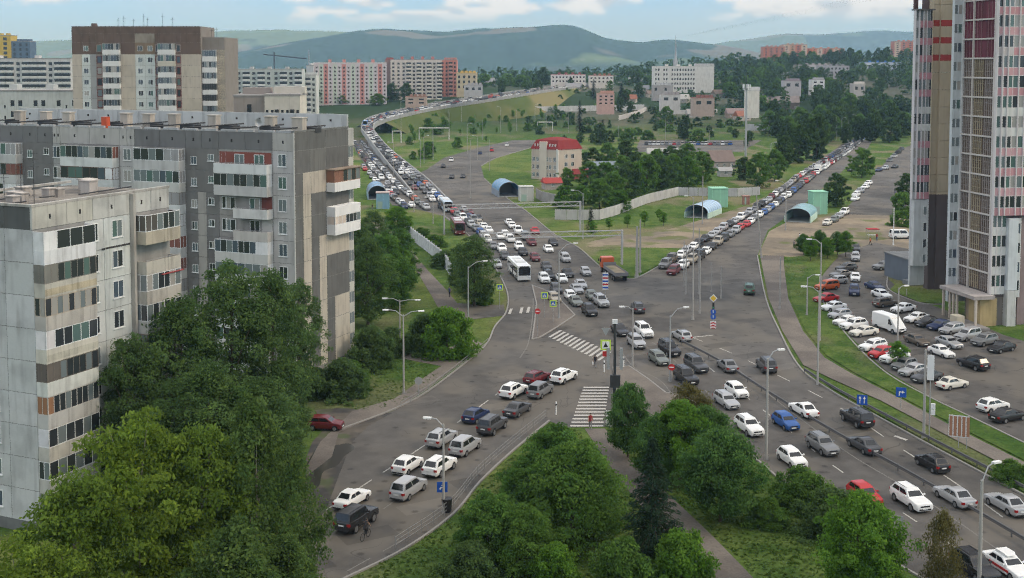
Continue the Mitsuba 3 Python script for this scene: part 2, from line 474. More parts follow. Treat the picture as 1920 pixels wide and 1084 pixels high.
xs = np.unique(np.concatenate([np.linspace(-9000, -700, 26), np.linspace(-700, 900, 81), np.linspace(900, 9000, 26)]))
ys = np.unique(np.concatenate([[-200, 0, 300, 500], np.linspace(600, 2000, 71), np.linspace(2000, 3800, 37), np.linspace(3800, 17000, 12)]))
gx, gy = np.meshgrid(xs, ys)
gz = hz(gx, gy)
idx = np.arange(gx.size).reshape(gx.shape)
quads = np.stack([idx[:-1, :-1], idx[:-1, 1:], idx[1:, 1:], idx[1:, :-1]], -1).reshape(-1, 4)
MB().add(np.stack([gx, gy, gz], -1).reshape(-1, 3), quads).put('ground', 'grass', smooth=True)
say('ground', 'open ground of grass and worn earth reaching to the hills', kind='structure')

# hills: real ridges, far away, that end in the valley floor


def hill(name, y0, skyline, depth, lab, town=0.0, seed=1, fields=1.0):
    px = np.array(skyline, float)
    x = np.linspace(px[0, 0], px[-1, 0], 260)
    top = np.interp(x, px[:, 0], px[:, 1])
    ker = np.hanning(11); top = np.convolve(np.pad(top, 5, 'edge'), ker / ker.sum(), 'valid')
    t = np.linspace(-1, 1, 81)
    X, Tt = np.meshgrid(x, t)
    prof = np.cos(Tt * np.pi / 2) ** 1.25
    P3 = np.stack([X / 900, Tt * depth / 900, np.full_like(X, seed)], -1)
    rid = meshkit.fbm(P3, 5, seed)
    Z = -60 + (np.broadcast_to(top, X.shape) + 60) * prof * (1 - (0.5 - np.abs(rid - 0.5)) * 0.5 * np.abs(Tt)) + (meshkit.fbm(P3 * 9, 3, seed + 3) - 0.5) * 16 * prof
    Y = y0 + Tt * depth
    i = np.arange(X.size).reshape(X.shape)
    q = np.stack([i[:-1, :-1], i[:-1, 1:], i[1:, 1:], i[1:, :-1]], -1).reshape(-1, 4)
    foot = np.clip(1 - (Z.ravel() + 60) / 150, 0, 1) * town
    scene[name] = mikit.ply((np.stack([X, Y, Z], -1).reshape(-1, 3), q), 'hillside', True, uv=np.stack([foot, np.full(foot.size, fields)], -1))
    say(name, lab, kind='structure')


hill('hill', 6500, [(-1900, -50), (-1700, 60), (-1566, 96), (-1182, 170), (-945, 212), (-768, 238), (-591, 230), (-355, 219), (-177, 240), (0, 246), (148, 253), (281, 268), (384, 246), (473, 202), (561, 176), (709, 166), (827, 182), (975, 167), (1123, 152), (1300, 126), (1500, 60), (1750, -50)], 1500,
     'long wooded ridge with pale meadows rising beyond the town', 1.0, 4)
hill('hill_001', 8800, [(-6000, 180), (-3900, 210), (-3300, 225), (-2400, 285), (-2000, 300), (-1700, 300), (-1300, 292), (-1000, 270), (-600, 200), (0, 120), (600, 40)], 1500, 'pale green upland behind the brown-topped block', 0.0, 9)
hill('hill_002', 10500, [(900, -40), (1500, 130), (1850, 240), (2100, 268), (2400, 322), (2700, 310), (3000, 330), (3300, 352), (3600, 330), (4400, 350), (5600, 220), (7000, 100)], 1400, 'blue far mountains behind the orange brick blocks', 0.0, 13, 0.6)

A_MAIN = Polygon([(-17.50,85.05), (-17.22,102.82), (-18.59,125.46), (-13.88,133.38), (-10.41,140.86), (-6.41,154.37), (-3.66,165.42), (-2.60,176.70), (-1.03,186.27), (-0.64,198.25), (-1.46,211.42), (-3.71,231.23), (-9.93,271.11), (-18.42,309.73), (-26.73,324.76), (-34.31,333.55), (-50.12,422.38), (-67.94,517.49), (-87.31,628.51), (-81.72,645.46),
    (-58.47,523.51), (-36.63,422.38), (-32.73,448.43), (-29.50,505.42), (-15.62,571.32), (1.43,628.51), (14.87,653.29), (22.90,628.51), (10.41,571.32), (-6.88,502.63), (-12.24,462.63), (-9.79,412.51), (-1.60,350.96), (3.67,321.18), (10.09,275.39), (14.61,255.04), (17.50,231.23), (20.15,219.49), (23.00,217.83), (29.17,231.23), (38.57,255.04), (49.48,284.42), (64.62,321.18), (77.60,353.80), (102.17,422.38), (132.12,499.61), (167.99,594.74), (195.02,669.24), (207.21,669.24), (171.74,564.19), (121.49,432.92), (80.79,327.22), (62.09,282.56), (51.53,244.32), (43.57,199.16), (40.25,174.12), (38.11,152.96), (39.25,141.58), (41.73,130.69), (44.38,119.64), (47.63,106.74), (49.96,97.48), (38.90,66.52), (34.27,84.18), (31.31,90.62), (27.72,99.20), (25.58,112.46), (23.79,122.24), (21.25,139.29), (17.78,139.93), (11.24,127.72), (5.90,127.33), (4.20,129.69), (0.00,119.09), (-3.07,110.24), (-5.23,102.24), (-8.83,94.71), (-13.26,88.68), (-14.32,85.05)])
sheet('road', A_MAIN.buffer(0), 'asphalt', 0.02, 'worn grey asphalt of the junction and its four arms')
LOT = Polygon([(68.93,245.68), (58.44,219.49), (53.05,196.95), (49.93,170.71), (48.99,151.65), (50.44,139.93), (52.82,129.69), (55.81,116.80), (79.74,168.04), (74.32,168.04), (72.92,172.10), (71.65,185.42), (69.81,194.67), (69.20,206.35), (70.73,219.49), (79.99,238.95), (87.55,251.33), (81.90,262.89)])
sheet('parking_lot', LOT, 'asphalt', 0.026, 'asphalt car park beside the tall tower')
SIDE = Polygon([(88.05,313.03), (107.59,361.18), (134.34,432.92), (177.14,539.80), (220.42,628.51), (229.01,628.51), (149.40,422.38), (107.90,304.31), (103.43,309.73)])
sheet('side_street', SIDE, 'asphalt', 0.026, 'side street with parked cars running up to the trees')
PLAZA = Polygon([(52.04,245.68), (61.95,280.72), (74.59,306.47), (90.38,318.76), (107.90,304.31), (86.34,242.97), (73.66,229.36), (72.57,251.33), (58.49,242.97)])
sheet('plaza', PLAZA, 'sand', 0.012, 'sandy paved square at the mouth of the side street')
sheet('dirt_strip', Polygon([(14.39,257.37), (18.47,265.29), (23.66,271.93), (38.41,284.42), (51.88,306.47), (68.09,334.73), (78.89,359.73), (64.40,320.05), (49.31,283.42), (38.24,254.40)]), 'sand', 0.014, 'tan trodden earth strip between the fence and the road')
sheet('dirt_verge', Polygon([(-20.62,110.98), (-21.24,122.24), (-20.58,127.72), (-22.90,133.79), (-19.95,134.82), (-16.66,133.38), (-13.81,132.71), (-15.97,127.72), (-16.99,122.24), (-16.93,113.97), (-16.74,102.82), (-18.27,98.03)]), 'dirt', 0.032, 'rutted muddy verge with a puddle beside the road')
sheet('puddle', Polygon(smooth_line([(-20.49,119.46), (-18.93,120.81), (-17.39,121.86), (-16.48,120.13), (-17.15,117.76), (-17.49,114.91), (-18.58,113.04), (-18.37,109.23), (-19.14,108.40), (-20.52,113.97), (-20.49,119.46)])), 'muddy_water', 0.038, 'shallow brown puddle on the muddy verge') if mat('muddy_water', (0.035, 0.034, 0.032), 0.12, 0, 0.6) else 0
# far roads and yards
sheet('yard', Polygon([(56.59,539.80), (105.79,539.80), (134.54,628.51), (68.70,628.51)]), 'asphalt', 0.02, 'car yard behind the shrubs')
sheet('field', Polygon([(54.39,628.51), (101.24,767.31), (162.20,775.07), (175.77,715.15), (137.41,628.51)]), 'meadow', 0.03, 'dry mown field behind the car yard') if matp('meadow', lambda p, n, uv: mix(mi.Color3f(0.075, 0.10, 0.03), mi.Color3f(0.17, 0.15, 0.07), smoothstep(0.35, 0.65, fbm(p.x * 0.03, p.y * 0.012, 2.0, 4))), 0.95, 0.1) else 0
sheet('pavement', Polygon([(-20.48,110.24), (-15.83,126.62), (-13.53,134.20), (-10.55,142.74), (-6.76,155.79), (-4.22,166.43), (-6.19,168.04), (-8.02,158.10), (-11.00,148.97), (-14.09,138.58), (-18.51,133.38), (-20.39,122.24)]).difference(A_MAIN.buffer(0.3)), 'paving', 0.045, 'pavement along the outer side of the bend')
sheet('driveway', Polygon([(-10.97,186.27), (-6.71,182.35), (-1.02,185.42), (-1.34,193.78), (-5.35,193.78), (-9.89,195.56)]).difference(A_MAIN.buffer(0.15)), 'asphalt', 0.03, 'short driveway joining the bend from the footpath')
sheet('footpath', Polygon([(-24.18,257.37), (-21.66,251.33), (-16.75,228.20), (-11.56,206.35), (-7.79,188.27), (-8.51,177.78), (-10.06,179.23), (-13.55,199.16), (-17.85,222.28), (-21.65,240.89)]), 'paving', 0.034, 'footpath behind the white fence leading down to the bend')
sheet('footpath_001', Polygon([(-15.31,158.10), (-11.46,155.24), (-8.12,152.96), (-6.66,156.90), (-5.64,163.25), (-4.22,166.43), (-6.27,170.01), (-8.35,164.75), (-11.75,159.23), (-14.91,161.68)]), 'paving', 0.04, 'footpath across the corner lawn')
sheet('footpath_002', Polygon([(-35.16,284.42), (-33.41,304.31), (-28.45,289.05), (-23.59,257.37), (-27.51,266.90)]), 'paving', 0.04, 'path by the blue passage canopy')
sheet('park_path', Polygon(np.vstack([smooth_line([(7.99,126.94), (9.67,115.85), (11.34,106.09), (13.54,96.88), (15.42,89.23), (16.83,81.70)]), smooth_line([(16.83,81.70), (15.42,89.23), (13.54,96.88), (11.34,106.09), (9.67,115.85), (7.99,126.94)])[::-1] * 0 + smooth_line([(20.28,81.70), (18.84,89.23), (16.90,98.03), (14.48,107.46), (12.12,116.15), (10.23,126.94)])])), 'paving', 0.03, 'reddish footpath through the park trees')
SIDEWALK = Polygon([(52.09,244.32), (44.03,199.16), (40.65,174.12), (38.83,154.13), (40.77,147.16), (43.91,137.67), (46.63,125.85), (49.92,112.01), (51.29,106.09), (53.25,110.24), (51.60,115.85), (48.64,128.12), (46.62,138.16), (44.10,149.27), (42.73,158.10), (43.78,174.12), (47.41,199.16), (54.10,231.23), (57.13,244.32)])
sheet('sidewalk', SIDEWALK, 'paving', 0.10, 'pinkish sidewalk along the far side of the avenue')
# islands
ISL1 = [(3.68,210.89), (7.46,202.93), (10.07,185.42), (6.66,176.34), (4.07,170.01), (2.96,168.98), (3.61,182.35), (4.12,194.67)]
sheet('traffic_island', Polygon(ISL1), 'paving', 0.13, 'bare paved island beside the slip lane')
ISL2 = [(13.41,152.96), (15.58,153.51), (17.33,147.16), (18.75,140.86), (21.25,139.29), (17.91,128.12), (11.83,127.72), (12.62,139.29)]
sheet('traffic_island_001', Polygon(ISL2), 'paving', 0.13, 'paved corner around the dark traffic pole')
GRASS1 = [(14.46,254.40), (37.66,253.63), (29.23,232.51), (23.17,219.49), (20.30,221.16), (17.81,232.51)]
sheet('lawn', Polygon(GRASS1), 'grass', 0.11, 'triangular lawn beside the orange truck', kind='stuff')
STRIP = [(38.84,150.26), (40.51,146.19), (43.56,136.55), (46.28,124.89), (49.60,111.26), (50.99,105.44), (49.41,102.09), (47.99,107.57), (44.69,120.50), (42.04,131.69), (39.70,142.74)]
sheet('verge', Polygon(STRIP), 'grass', 0.11, 'narrow grass verge between the avenue and the sidewalk', kind='stuff')
BIG = Polygon([(58.17,241.62), (68.18,242.97), (58.13,219.49), (52.65,196.45), (49.49,170.01), (48.61,151.11), (50.16,139.50), (52.55,129.30), (55.50,116.15), (53.16,111.15), (51.88,116.50), (49.05,128.90), (46.96,138.79), (44.53,150.04), (43.32,159.23), (44.18,174.12), (47.78,199.16), (54.52,231.23)])
sheet('lawn_001', BIG, 'grass', 0.10, 'long lawn sloping between the sidewalk and the car park', kind='stuff')
sheet('lawn_002', Polygon([(67.11,206.35), (73.18,218.38), (79.01,215.09), (77.26,206.35), (72.49,194.67), (68.77,195.56)]), 'grass', 0.12, 'small lawn in front of the tower entrance', kind='stuff')
MED = [(26.28,183.09), (29.21,171.40), (32.47,152.96), (32.19,155.79)]
# kerbs
K = [([(-18.76,126.62), (-13.92,133.79), (-10.45,141.36), (-6.43,154.92), (-3.67,166.09), (-2.61,177.42), (-1.03,187.03), (-0.64,199.16), (-1.46,212.49), (-3.73,232.51), (-9.99,272.76), (-18.55,311.92)], 'kerb round the outer side of the bend'),
     ([(51.53,244.32), (43.57,199.16), (40.25,174.12), (38.11,152.96), (39.25,141.58), (41.73,130.69), (44.38,119.64), (47.63,106.74), (49.96,97.48)], 'kerb along the far side of the avenue'),
     ([(-9.79,412.51), (-1.60,350.96), (3.67,321.18), (10.09,275.39), (14.61,255.04), (17.50,231.23), (20.15,219.49), (23.00,217.83), (29.17,231.23), (38.57,255.04), (49.48,284.42), (64.62,321.18), (77.60,353.80), (102.17,422.38)], 'kerb round the lawn behind the orange truck'),
     ([(34.27,84.18), (31.31,90.62), (27.72,99.20), (25.58,112.46), (23.79,122.24), (21.25,139.29)], 'kerb between the avenue and the park trees'),
     ([(-13.26,88.68), (-8.83,94.71), (-5.23,102.24), (-3.07,110.24), (0.00,119.09), (4.20,129.69)], 'kerb between the side road and the park'),
     ([(58.13,219.49), (52.65,196.45), (49.49,170.01), (48.61,151.11), (50.16,139.50), (52.55,129.30), (55.50,116.15)], 'pale kerb between the long lawn and the car park'),
     ([(70.93,219.49), (67.11,206.35), (68.64,195.16), (72.35,193.78)], 'kerb round the small tower lawn'),
     ([(-12.24,462.63), (-6.88,502.63), (10.41,571.32), (22.90,628.51)], 'kerb of the upper road')]
for pts, lab in K:
    ribbon('kerb', pts, 0.22, 'kerb_stone', 0.0, 0.16, lab)
for isl, lab in ((ISL1, 'kerb round the slip lane island'), (ISL2, 'kerb round the corner with the dark pole')):
    ribbon('kerb', isl + isl[:1], 0.22, 'kerb_stone', 0.0, 0.16, lab, sm=False)


# ---- painted markings: parts of the road
def stroke(name, a, b, w, z=0.03, m='road_paint'):
    a, b = np.array(a, float), np.array(b, float)
    t = (b - a) / np.linalg.norm(b - a)
    nn = np.array([-t[1], t[0]]) * w / 2
    MB().add([[*(a - nn), z], [*(b - nn), z], [*(b + nn), z], [*(a + nn), z]], [[0, 1, 2, 3]]).put(key_for(name), m)


def dashes(pts, on, off, w, m='road_paint', z=0.03, name='road__lane_dash'):
    l = LineString(smooth_line(pts))
    s = 0.0
    while s + on < l.length:
        a, b = l.interpolate(s), l.interpolate(s + on)
        stroke(name, (a.x, a.y), (b.x, b.y), w, z, m)
        s += on + off


dashes([(-17.13,102.24), (-13.83,110.24), (-9.50,120.50), (-4.90,132.30), (-0.33,144.71)], 3.6, 2.2, 0.14)
dashes([(-13.70,98.03), (-9.99,107.46), (-5.96,116.80), (-1.20,129.69), (2.58,139.29)], 2.2, 3.6, 0.12, 'worn_paint')
dashes([(-13.08,90.39), (-9.03,96.88), (-7.50,100.63)], 3.0, 1.5, 0.12, 'worn_paint')
dashes([(26.12,152.96), (30.16,127.72), (32.07,115.20), (34.92,102.82), (36.61,95.79), (38.15,86.83)], 2.2, 4.2, 0.15)
dashes([(26.34,170.71), (30.45,161.10), (33.98,150.26), (38.23,135.51), (40.65,120.13), (42.50,110.24), (43.84,98.03)], 3.2, 4.4, 0.15)
dashes([(16.78,182.35), (21.07,163.25), (24.01,140.43)], 1.6, 3.5, 0.13, 'worn_paint')
dashes([(0.00,275.39), (5.60,244.32), (10.81,214.00)], 1.8, 3.5, 0.13, 'worn_paint')
for pts in ([(29.64,152.96), (32.18,133.79), (34.70,118.79), (37.14,109.51), (39.02,100.99), (41.22,88.22)],):
    q = smooth_line(pts)
    for a, b in zip(q[:-1], q[1:]): stroke('road__edge_line', a, b, 0.14, 0.031, 'worn_paint')
stroke('road__stop_line', (26.68,170.36), (29.82,171.75), 0.3)
stroke('road__edge_line', (41.37,124.38), (42.15,122.93), 0.45)
q = smooth_line([(3.66,199.16), (3.19,182.35), (2.30,166.43), (1.09,158.10)])
for a, b in zip(q[:-1], q[1:]): stroke('road__edge_line', a, b, 0.14, 0.031, 'worn_paint')
q = smooth_line([(15.28,161.68), (16.23,152.96), (18.69,147.16), (19.53,139.93)])
for a, b in zip(q[:-1], q[1:]): stroke('road__edge_line', a, b, 0.12, 0.031, 'worn_paint')
say('road', 'worn grey asphalt of the junction and its four arms', kind='structure')

# crosswalks
def crosswalk(lab, ends, w):
    k = key_for('crosswalk')
    say(k, lab, kind='structure')
    for a, b in ends: stroke(k + '__stripe', a, b, w, 0.032)


lerp2 = lambda a, b, t: np.array(a) + (np.array(b) - np.array(a)) * t
crosswalk('zebra crossing of long stripes below the dark traffic pole', [(lerp2((8.88,143.46), (6.46,127.92), i / 12), lerp2((12.06,143.46), (10.13,127.92), i / 12)) for i in range(13)], 0.55)
crosswalk('slanting zebra crossing beside the bare traffic island', [(lerp2((5.49,170.36), (11.72,156.90), i / 12), lerp2((7.41,174.92), (13.71,161.68), i / 12)) for i in range(13)], 0.42)
crosswalk('remains of a zebra crossing on the slip lane', [((1.38,187.03), (1.67,191.64)), ((2.50,187.50), (2.83,192.12)), ((-0.43,186.65), (-0.09,190.76))], 0.45)

# ---- the ramp of the overpass: deck and parapets follow two edge lines in space
RL = np.array([(-24.48,324.46,0.03), (-36.27,393.21,0.05), (-47.35,453.29,0.8), (-58.82,512.19,2.5), (-72.22,583.05,4.5), (-82.35,641.62,6.2), (-85.84,709.39,7.8), (-76.84,775.17,9.4), (-60.93,837.80,11.5), (-31.18,857.70,15.5), (0.00,925.79,18.6), (50.11,1103.56,20.5), (113.64,1317.47,21.5)])
RR = np.array([(-16.32,324.46,0.03), (-27.65,393.21,0.05), (-40.11,453.29,0.8), (-54.03,515.41,2.5), (-67.17,583.05,4.5), (-74.93,630.70,6.2), (-74.28,669.11,7.8), (-64.63,725.03,9.4), (-48.66,775.60,11.5), (-21.35,782.98,15.5), (7.66,843.00,18.6), (53.51,1024.64,20.5), (115.18,1237.55,21.5)])
RL, RR = smooth_line(RL, 8), smooth_line(RR, 8)


def ramp_at(s, lane):
    """a point on the ramp: s in 0..1 from its foot, lane in 0..1 from its far-left edge; and the direction up the ramp"""
    i = s * (len(RL) - 1)
    j = min(int(i), len(RL) - 2)
    f = i - j
    c = lambda q: (RL[q] * (1 - lane) + RR[q] * lane)
    a, b = c(j), c(j + 1)
    return a * (1 - f) + b * f, b - a


def strip(A, B, key, m, smooth=True):
    n = len(A)
    i = np.arange(n - 1)
    MB().add(np.vstack([A, B]), np.stack([i, i + n, i + n + 1, i + 1], 1)).put(key, m, smooth=smooth)


k = thing('overpass_ramp', 'curved overpass ramp full of queuing cars', 'overpass')
strip(RL, RR, k + '__deck', 'asphalt')
for nm, E, sg in (('barrier', RR, 1), ('barrier_001', RL, -1)):
    out = np.cross(np.gradient(E, axis=0) * [1, 1, 0], [0, 0, 1.0]); out /= np.linalg.norm(out, axis=1, keepdims=True)
    out *= sg
    mb = MB()
    P0, P1 = E + out * 0.4, E
    top = np.array([0, 0, 1.05])
    low = np.where(E[:, 2:] > 1.0, -1.4, -0.03) * np.array([0, 0, 1.0])
    n = len(E)
    sec = [P1 + [0, 0, -.02], P1 + top, P0 + top, P0 + low]
    i = np.arange(n - 1)
    for a, b in zip(sec, sec[1:] + sec[:1]):
        mb.add(np.vstack([a, b]), np.stack([i, i + 1, i + 1 + n, i + n], 1))
    mb.put(k + '__' + nm, tone=(0.31, 0.315, 0.31), wear=0.8)
for s in np.linspace(0.28, 0.52, 7):
    a, d = ramp_at(s, 0.5)
    g = float(hz(a[0], a[1]))
    if a[2] - g > 2.2:
        MB().tube([[a[0], a[1], g - 0.5], [a[0], a[1], a[2] - 1.2]], 0.8, 10).put(key_for(k + '__pier'), tone=(0.34, 0.34, 0.33))
mb = MB()
n = len(RL); i = np.arange(n - 1)
A, B = RL - [0, 0, 1.4], RR - [0, 0, 1.4]
sel = np.nonzero(RL[:-1, 2] > 2.0)[0]
mb.add(np.vstack([A, B]), np.stack([sel, sel + 1, sel + n + 1, sel + n], 1)).put(k + '__soffit', tone=(0.3, 0.3, 0.29))
# earth bank under the low end
sel = np.nonzero((RL[:-1, 2] > 0.2) & (RL[:-1, 2] < 4.2))[0]
mb = MB()
for E in (RL, RR):
    G = E.copy(); G[:, 2] = -0.05
    mb.add(np.vstack([E - [0, 0, 0.06], G]), np.stack([sel, sel + n, sel + n + 1, sel + 1], 1))
mb.put(k + '__abutment', tone=(0.27, 0.26, 0.25), wear=0.8)
say(k + '__abutment', '', kind='stuff')

# the far half of the ramp rides on an earth bank
sel = [i for i in range(len(RR)) if i / (len(RR) - 1) > 0.50]
for nm, Ed, sg in (('embankment', RR, 1), ('embankment_001', RL, -1)):
    out = np.cross(np.gradient(Ed, axis=0) * [1, 1, 0], [0, 0, 1.0]); out /= np.linalg.norm(out, axis=1, keepdims=True)
    topv = Ed[sel] + out[sel] * sg * 0.3 - [0, 0, 0.9]
    foot = topv.copy()
    hgt_ = topv[:, 2] - hz(topv[:, 0], topv[:, 1])
    ramp_in = np.clip((np.arange(len(sel)) / 8.0), 0.02, 1)
    foot += out[sel] * sg * (1.9 * np.clip(hgt_, 0, 99) + 1)[:, None]
    foot[:, 2] = hz(foot[:, 0], foot[:, 1]) - 0.3
    strip(topv, foot, nm, 'meadow')
    say(nm, 'dry grass bank below the ' + ('near' if sg > 0 else 'far') + ' side of the overpass', kind='structure')

# ------------------------------------------------------------------ near panel blocks on the left
U, N = (0.400, 0.9165), (0.9165, -0.400)          # along the receding fronts, and out of them towards the junction
NU, NN = (-0.9165, 0.400), (-0.400, -0.9165)
LIGHT, GREY, DARK, BEIGE = (0.44, 0.445, 0.42), (0.36, 0.36, 0.345), (0.115, 0.118, 0.112), (0.47, 0.43, 0.35)
WHITE = (0.62, 0.62, 0.60)
k = thing('apartment_block', 'pale panel apartment block with glazed balconies and flat gravel roof at the picture edge', 'apartment building')
C1 = (-40.17,97.53)
F = Frame(C1, U, N); E = Frame(C1, NU, NN)
L1, D1, ROOF1 = 17.2, 12.6, 28.3
m = MB().ob(F, 0.02, L1, -D1, -0.07, -0.5, 27.85)
m.put(k + '__wall', tone=(0.16, 0.165, 0.16), wear=0.5)
MB().ob(F, 0.3, L1 - 0.3, -D1 + 0.3, -0.3, 27.85, 27.9).put(k + '__roof', 'roofing')
p = MB().ob(F, -0.08, L1 + 0.05, -0.32, 0.04, 28.12, 28.34).ob(F, -0.08, 0.28, -D1, -0.322, 28.12, 28.34).ob(F, 0.282, L1, -D1 - .05, -D1 + 0.3, 28.12, 28.34)
p.put(k + '__coping', tone=(0.42, 0.41, 0.38), wear=0.9)
ZJ = [26.2 - 2.8 * i for i in range(10)]            # storey joints
def wall_piece(b, Fr, a0, a1, z0, z1, tone, wear=0.6, d0=-0.07, d1=0.0, g=0.025):
    MB().ob(Fr, a0 + g, a1 - g, d0, d1, z0 + g, z1 - g).put(key_for(b + '__wall_panel'), tone=jit(tone, 0.045), wear=wear)
# end wall: dark attic course, then storeys of big panels
for i in range(4):
    wall_piece(k, E, i * 3.2 + (0.25 if i == 0 else 0), (i + 1) * 3.2 if i < 3 else D1, 26.2, 28.12, (0.10, 0.105, 0.105), 0.4)
wall_piece(k, E, 0.0, 0.25, 26.2, 28.12, LIGHT, 0.4)
for j in range(9):
    for i in range(4):
        wall_piece(k, E, i * 3.2, (i + 1) * 3.2 if i < 3 else D1, ZJ[j + 1], ZJ[j], (0.50, 0.515, 0.51), 0.7)
    for a in (4.2, 8.6):
        window(k, E, a, a + 1.3, ZJ[j + 1] + 0.9, ZJ[j] - 0.45, out=0.03)
# front: attic course
for a0, a1 in ((0.03, 3.9), (3.9, 7.0), (7.0, 11.7), (12.0, 14.6), (14.6, L1)):
    wall_piece(k, F, a0, a1, 26.2, 28.12, (0.49, 0.48, 0.43) if a1 < 7.1 else (0.49, 0.495, 0.47), 0.75)
    MB().ob(F, (a0 + a1) / 2 - 0.1, (a0 + a1) / 2 + 0.1, -0.05, 0.02, 26.95, 27.35).put(key_for(k + '__vent'), tone=(0.03, 0.03, 0.03))
for j in range(9):
    z0, z1 = ZJ[j + 1], ZJ[j]
    wall_piece(k, F, 0.03, 6.0, z0, z1, (0.30, 0.30, 0.28), 0.7)
    wall_piece(k, F, 6.0, 8.3, z0, z1, (0.53, 0.55, 0.53), 0.55)
    wall_piece(k, F, 8.3, 11.7, z0, z1, (0.53, 0.56, 0.54), 0.5)
    wall_piece(k, F, 12.0, L1, z0, z1, (0.33, 0.325, 0.30), 0.7)
    window(k, F, 6.28, 7.55, z0 + 0.88, z1 - 0.32)
    window(k, F, 9.3, 10.65, z0 + 0.88, z1 - 0.32)
MB().ob(F, 11.7, 12.0, -0.07, 0.45, 0, 28.12).put(k + '__pilaster', tone=(0.42, 0.40, 0.36), wear=0.8)
MB().ob(F, 8.0, 8.35, 0.0, 0.06, 23.32, 23.5).ob(F, 8.5, 11.6, 0.0, 0.05, 23.36, 23.52).put(k + '__patch', tone=(0.06, 0.06, 0.06), wear=0.9)
MB().ob(F, 6.2, 7.0, 0.02, 0.34, 22.95, 23.4).put(k + '__air_conditioner', tone=(0.5, 0.5, 0.48))
W, GB = (0.70, 0.71, 0.71), (0.13, 0.125, 0.115)
spec1 = [  # parapet tone, frame, panes count, solid share, infill, cladding
    dict(tone=(0.68, 0.69, 0.70), frame=W, n=4, solid=0.25, backing=W, panes=['glass'], rail=1.0, side=1),
    dict(tone=(0.50, 0.48, 0.42), frame=(0.22, 0.21, 0.19), n=8, solid=0.25, backing=(0.20, 0.20, 0.18), panes=['glass_green', 'glass', 'glass'], lower=(0.50, 0.44, 0.32)),
    dict(tone=(0.46, 0.44, 0.40), frame=(0.42, 0.36, 0.29), n=9, panes=['glass', 'glass_curtain', 'glass_pale', 'glass_curtain']),
    dict(tone=(0.56, 0.54, 0.46), frame=W, n=6, solid=0.2, backing=(0.70, 0.68, 0.68), panes=['glass', 'glass', 'glass', 'glass_green', 'glass_green'], side=1, lower=(0.50, 0.48, 0.40)),
    dict(tone=(0.62, 0.64, 0.60), frame=(0.15, 0.13, 0.11), n=8, solid=0.25, backing=(0.13, 0.115, 0.10), panes=['glass', 'glass', 'glass_pale', 'glass']),
    dict(tone=(0.48, 0.48, 0.46), frame=(0.48, 0.46, 0.43), n=9, solid=0.12, backing=(0.30, 0.16, 0.09), panes=['glass', 'glass', 'glass', 'glass_pale']),
    dict(tone=(0.50, 0.49, 0.44), frame=W, n=6, side=1, panes=['glass', 'glass_pale', 'glass'], backing=(0.62, 0.62, 0.65)),
    dict(tone=(0.5, 0.5, 0.46), frame=W, n=6, panes=['glass', 'glass_pale']),
    dict(tone=(0.5, 0.5, 0.46), frame=(0.3, 0.3, 0.28), n=6)]
for j, s in enumerate(spec1):
    balcony(k, F, 0.03, 6.0, ZJ[j + 1] + 0.05, 1.2, wear=0.7, **s)
spec2 = [dict(tone=(0.44, 0.40, 0.32), frame=W, n=6, solid=0.34, backing=(0.10, 0.095, 0.085)),
         dict(tone=(0.46, 0.44, 0.38), glaze=False), dict(tone=(0.48, 0.46, 0.41), frame=W, n=6, panes=['glass_curtain', 'glass_pale', 'glass', 'glass']),
         dict(tone=(0.60, 0.60, 0.58), frame=W, n=6, panes=['glass_pale', 'glass']), dict(tone=(0.5, 0.47, 0.42), frame=(0.25, 0.2, 0.16), n=6), dict(tone=(0.55, 0.54, 0.5), frame=W, n=5),
         dict(tone=(0.5, 0.48, 0.44), glaze=False), dict(tone=(0.5, 0.5, 0.46), frame=W, n=6), dict(tone=(0.5, 0.5, 0.46), n=6)]
for j, s in enumerate(spec2):
    balcony(k, F, 12.15, 17.0, ZJ[j + 1] + 0.05, 1.45, wear=0.8, **s)
MB().ob(F, 14.2, 17.3, 0.0, 1.6, ZJ[2] - 0.42, ZJ[2] - 0.34).put(k + '__canopy', tone=(0.30, 0.06, 0.06))
# things on the roof belong to the block
for i, (a, d, w, h) in enumerate(((1.2, -4.2, .8, .8), (2.6, -4.6, .8, .9), (4.4, -7.5, .9, .7), (7.2, -6.2, .9, .8), (8.0, -5.8, .8, .7), (11.2, -5.4, 1.1, 1.2), (7.0, -9.2, 1.0, .8), (13.6, -8.0, 1.2, 1.0))):
    MB().ob(F, a, a + w, d, d + w, 27.9, 27.9 + h).ob(F, a - .1, a + w + .1, d - .1, d + w + .1, 27.9 + h, 28.0 + h).put(key_for(k + '__roof_vent'), tone=jit((0.42, 0.39, 0.36)), wear=0.8)
for a, d, h in ((3.6, -3.4, 4.6), (5.6, -7.0, 3.2), (6.1, -9.6, 2.6)):
    q = F.at(a, d, 27.9)
    mb = MB().tube([q, q + [0, 0, h]], 0.035, 6)
    for zz in (0.7, 0.85, 0.95):
        mb.tube([q + [-0.5, 0.1, h * zz], q + [0.5, -0.1, h * zz]], 0.018, 4)
    mb.put(key_for(k + '__antenna'), 'dark_steel')
mb = MB()
for a0, d0, a1, d1 in ((1.0, -3.2, 2.6, -3.3), (2.2, -6.6, 6.5, -6.9), (8.6, -3.1, 16.0, -3.6), (5.4, -4.6, 6.8, -4.2)):
    mb.tube([F.at(a0, d0, 28.2), F.at(a1, d1, 28.2)], 0.07, 6)
mb.put(k + "__pipe", "dark_steel")

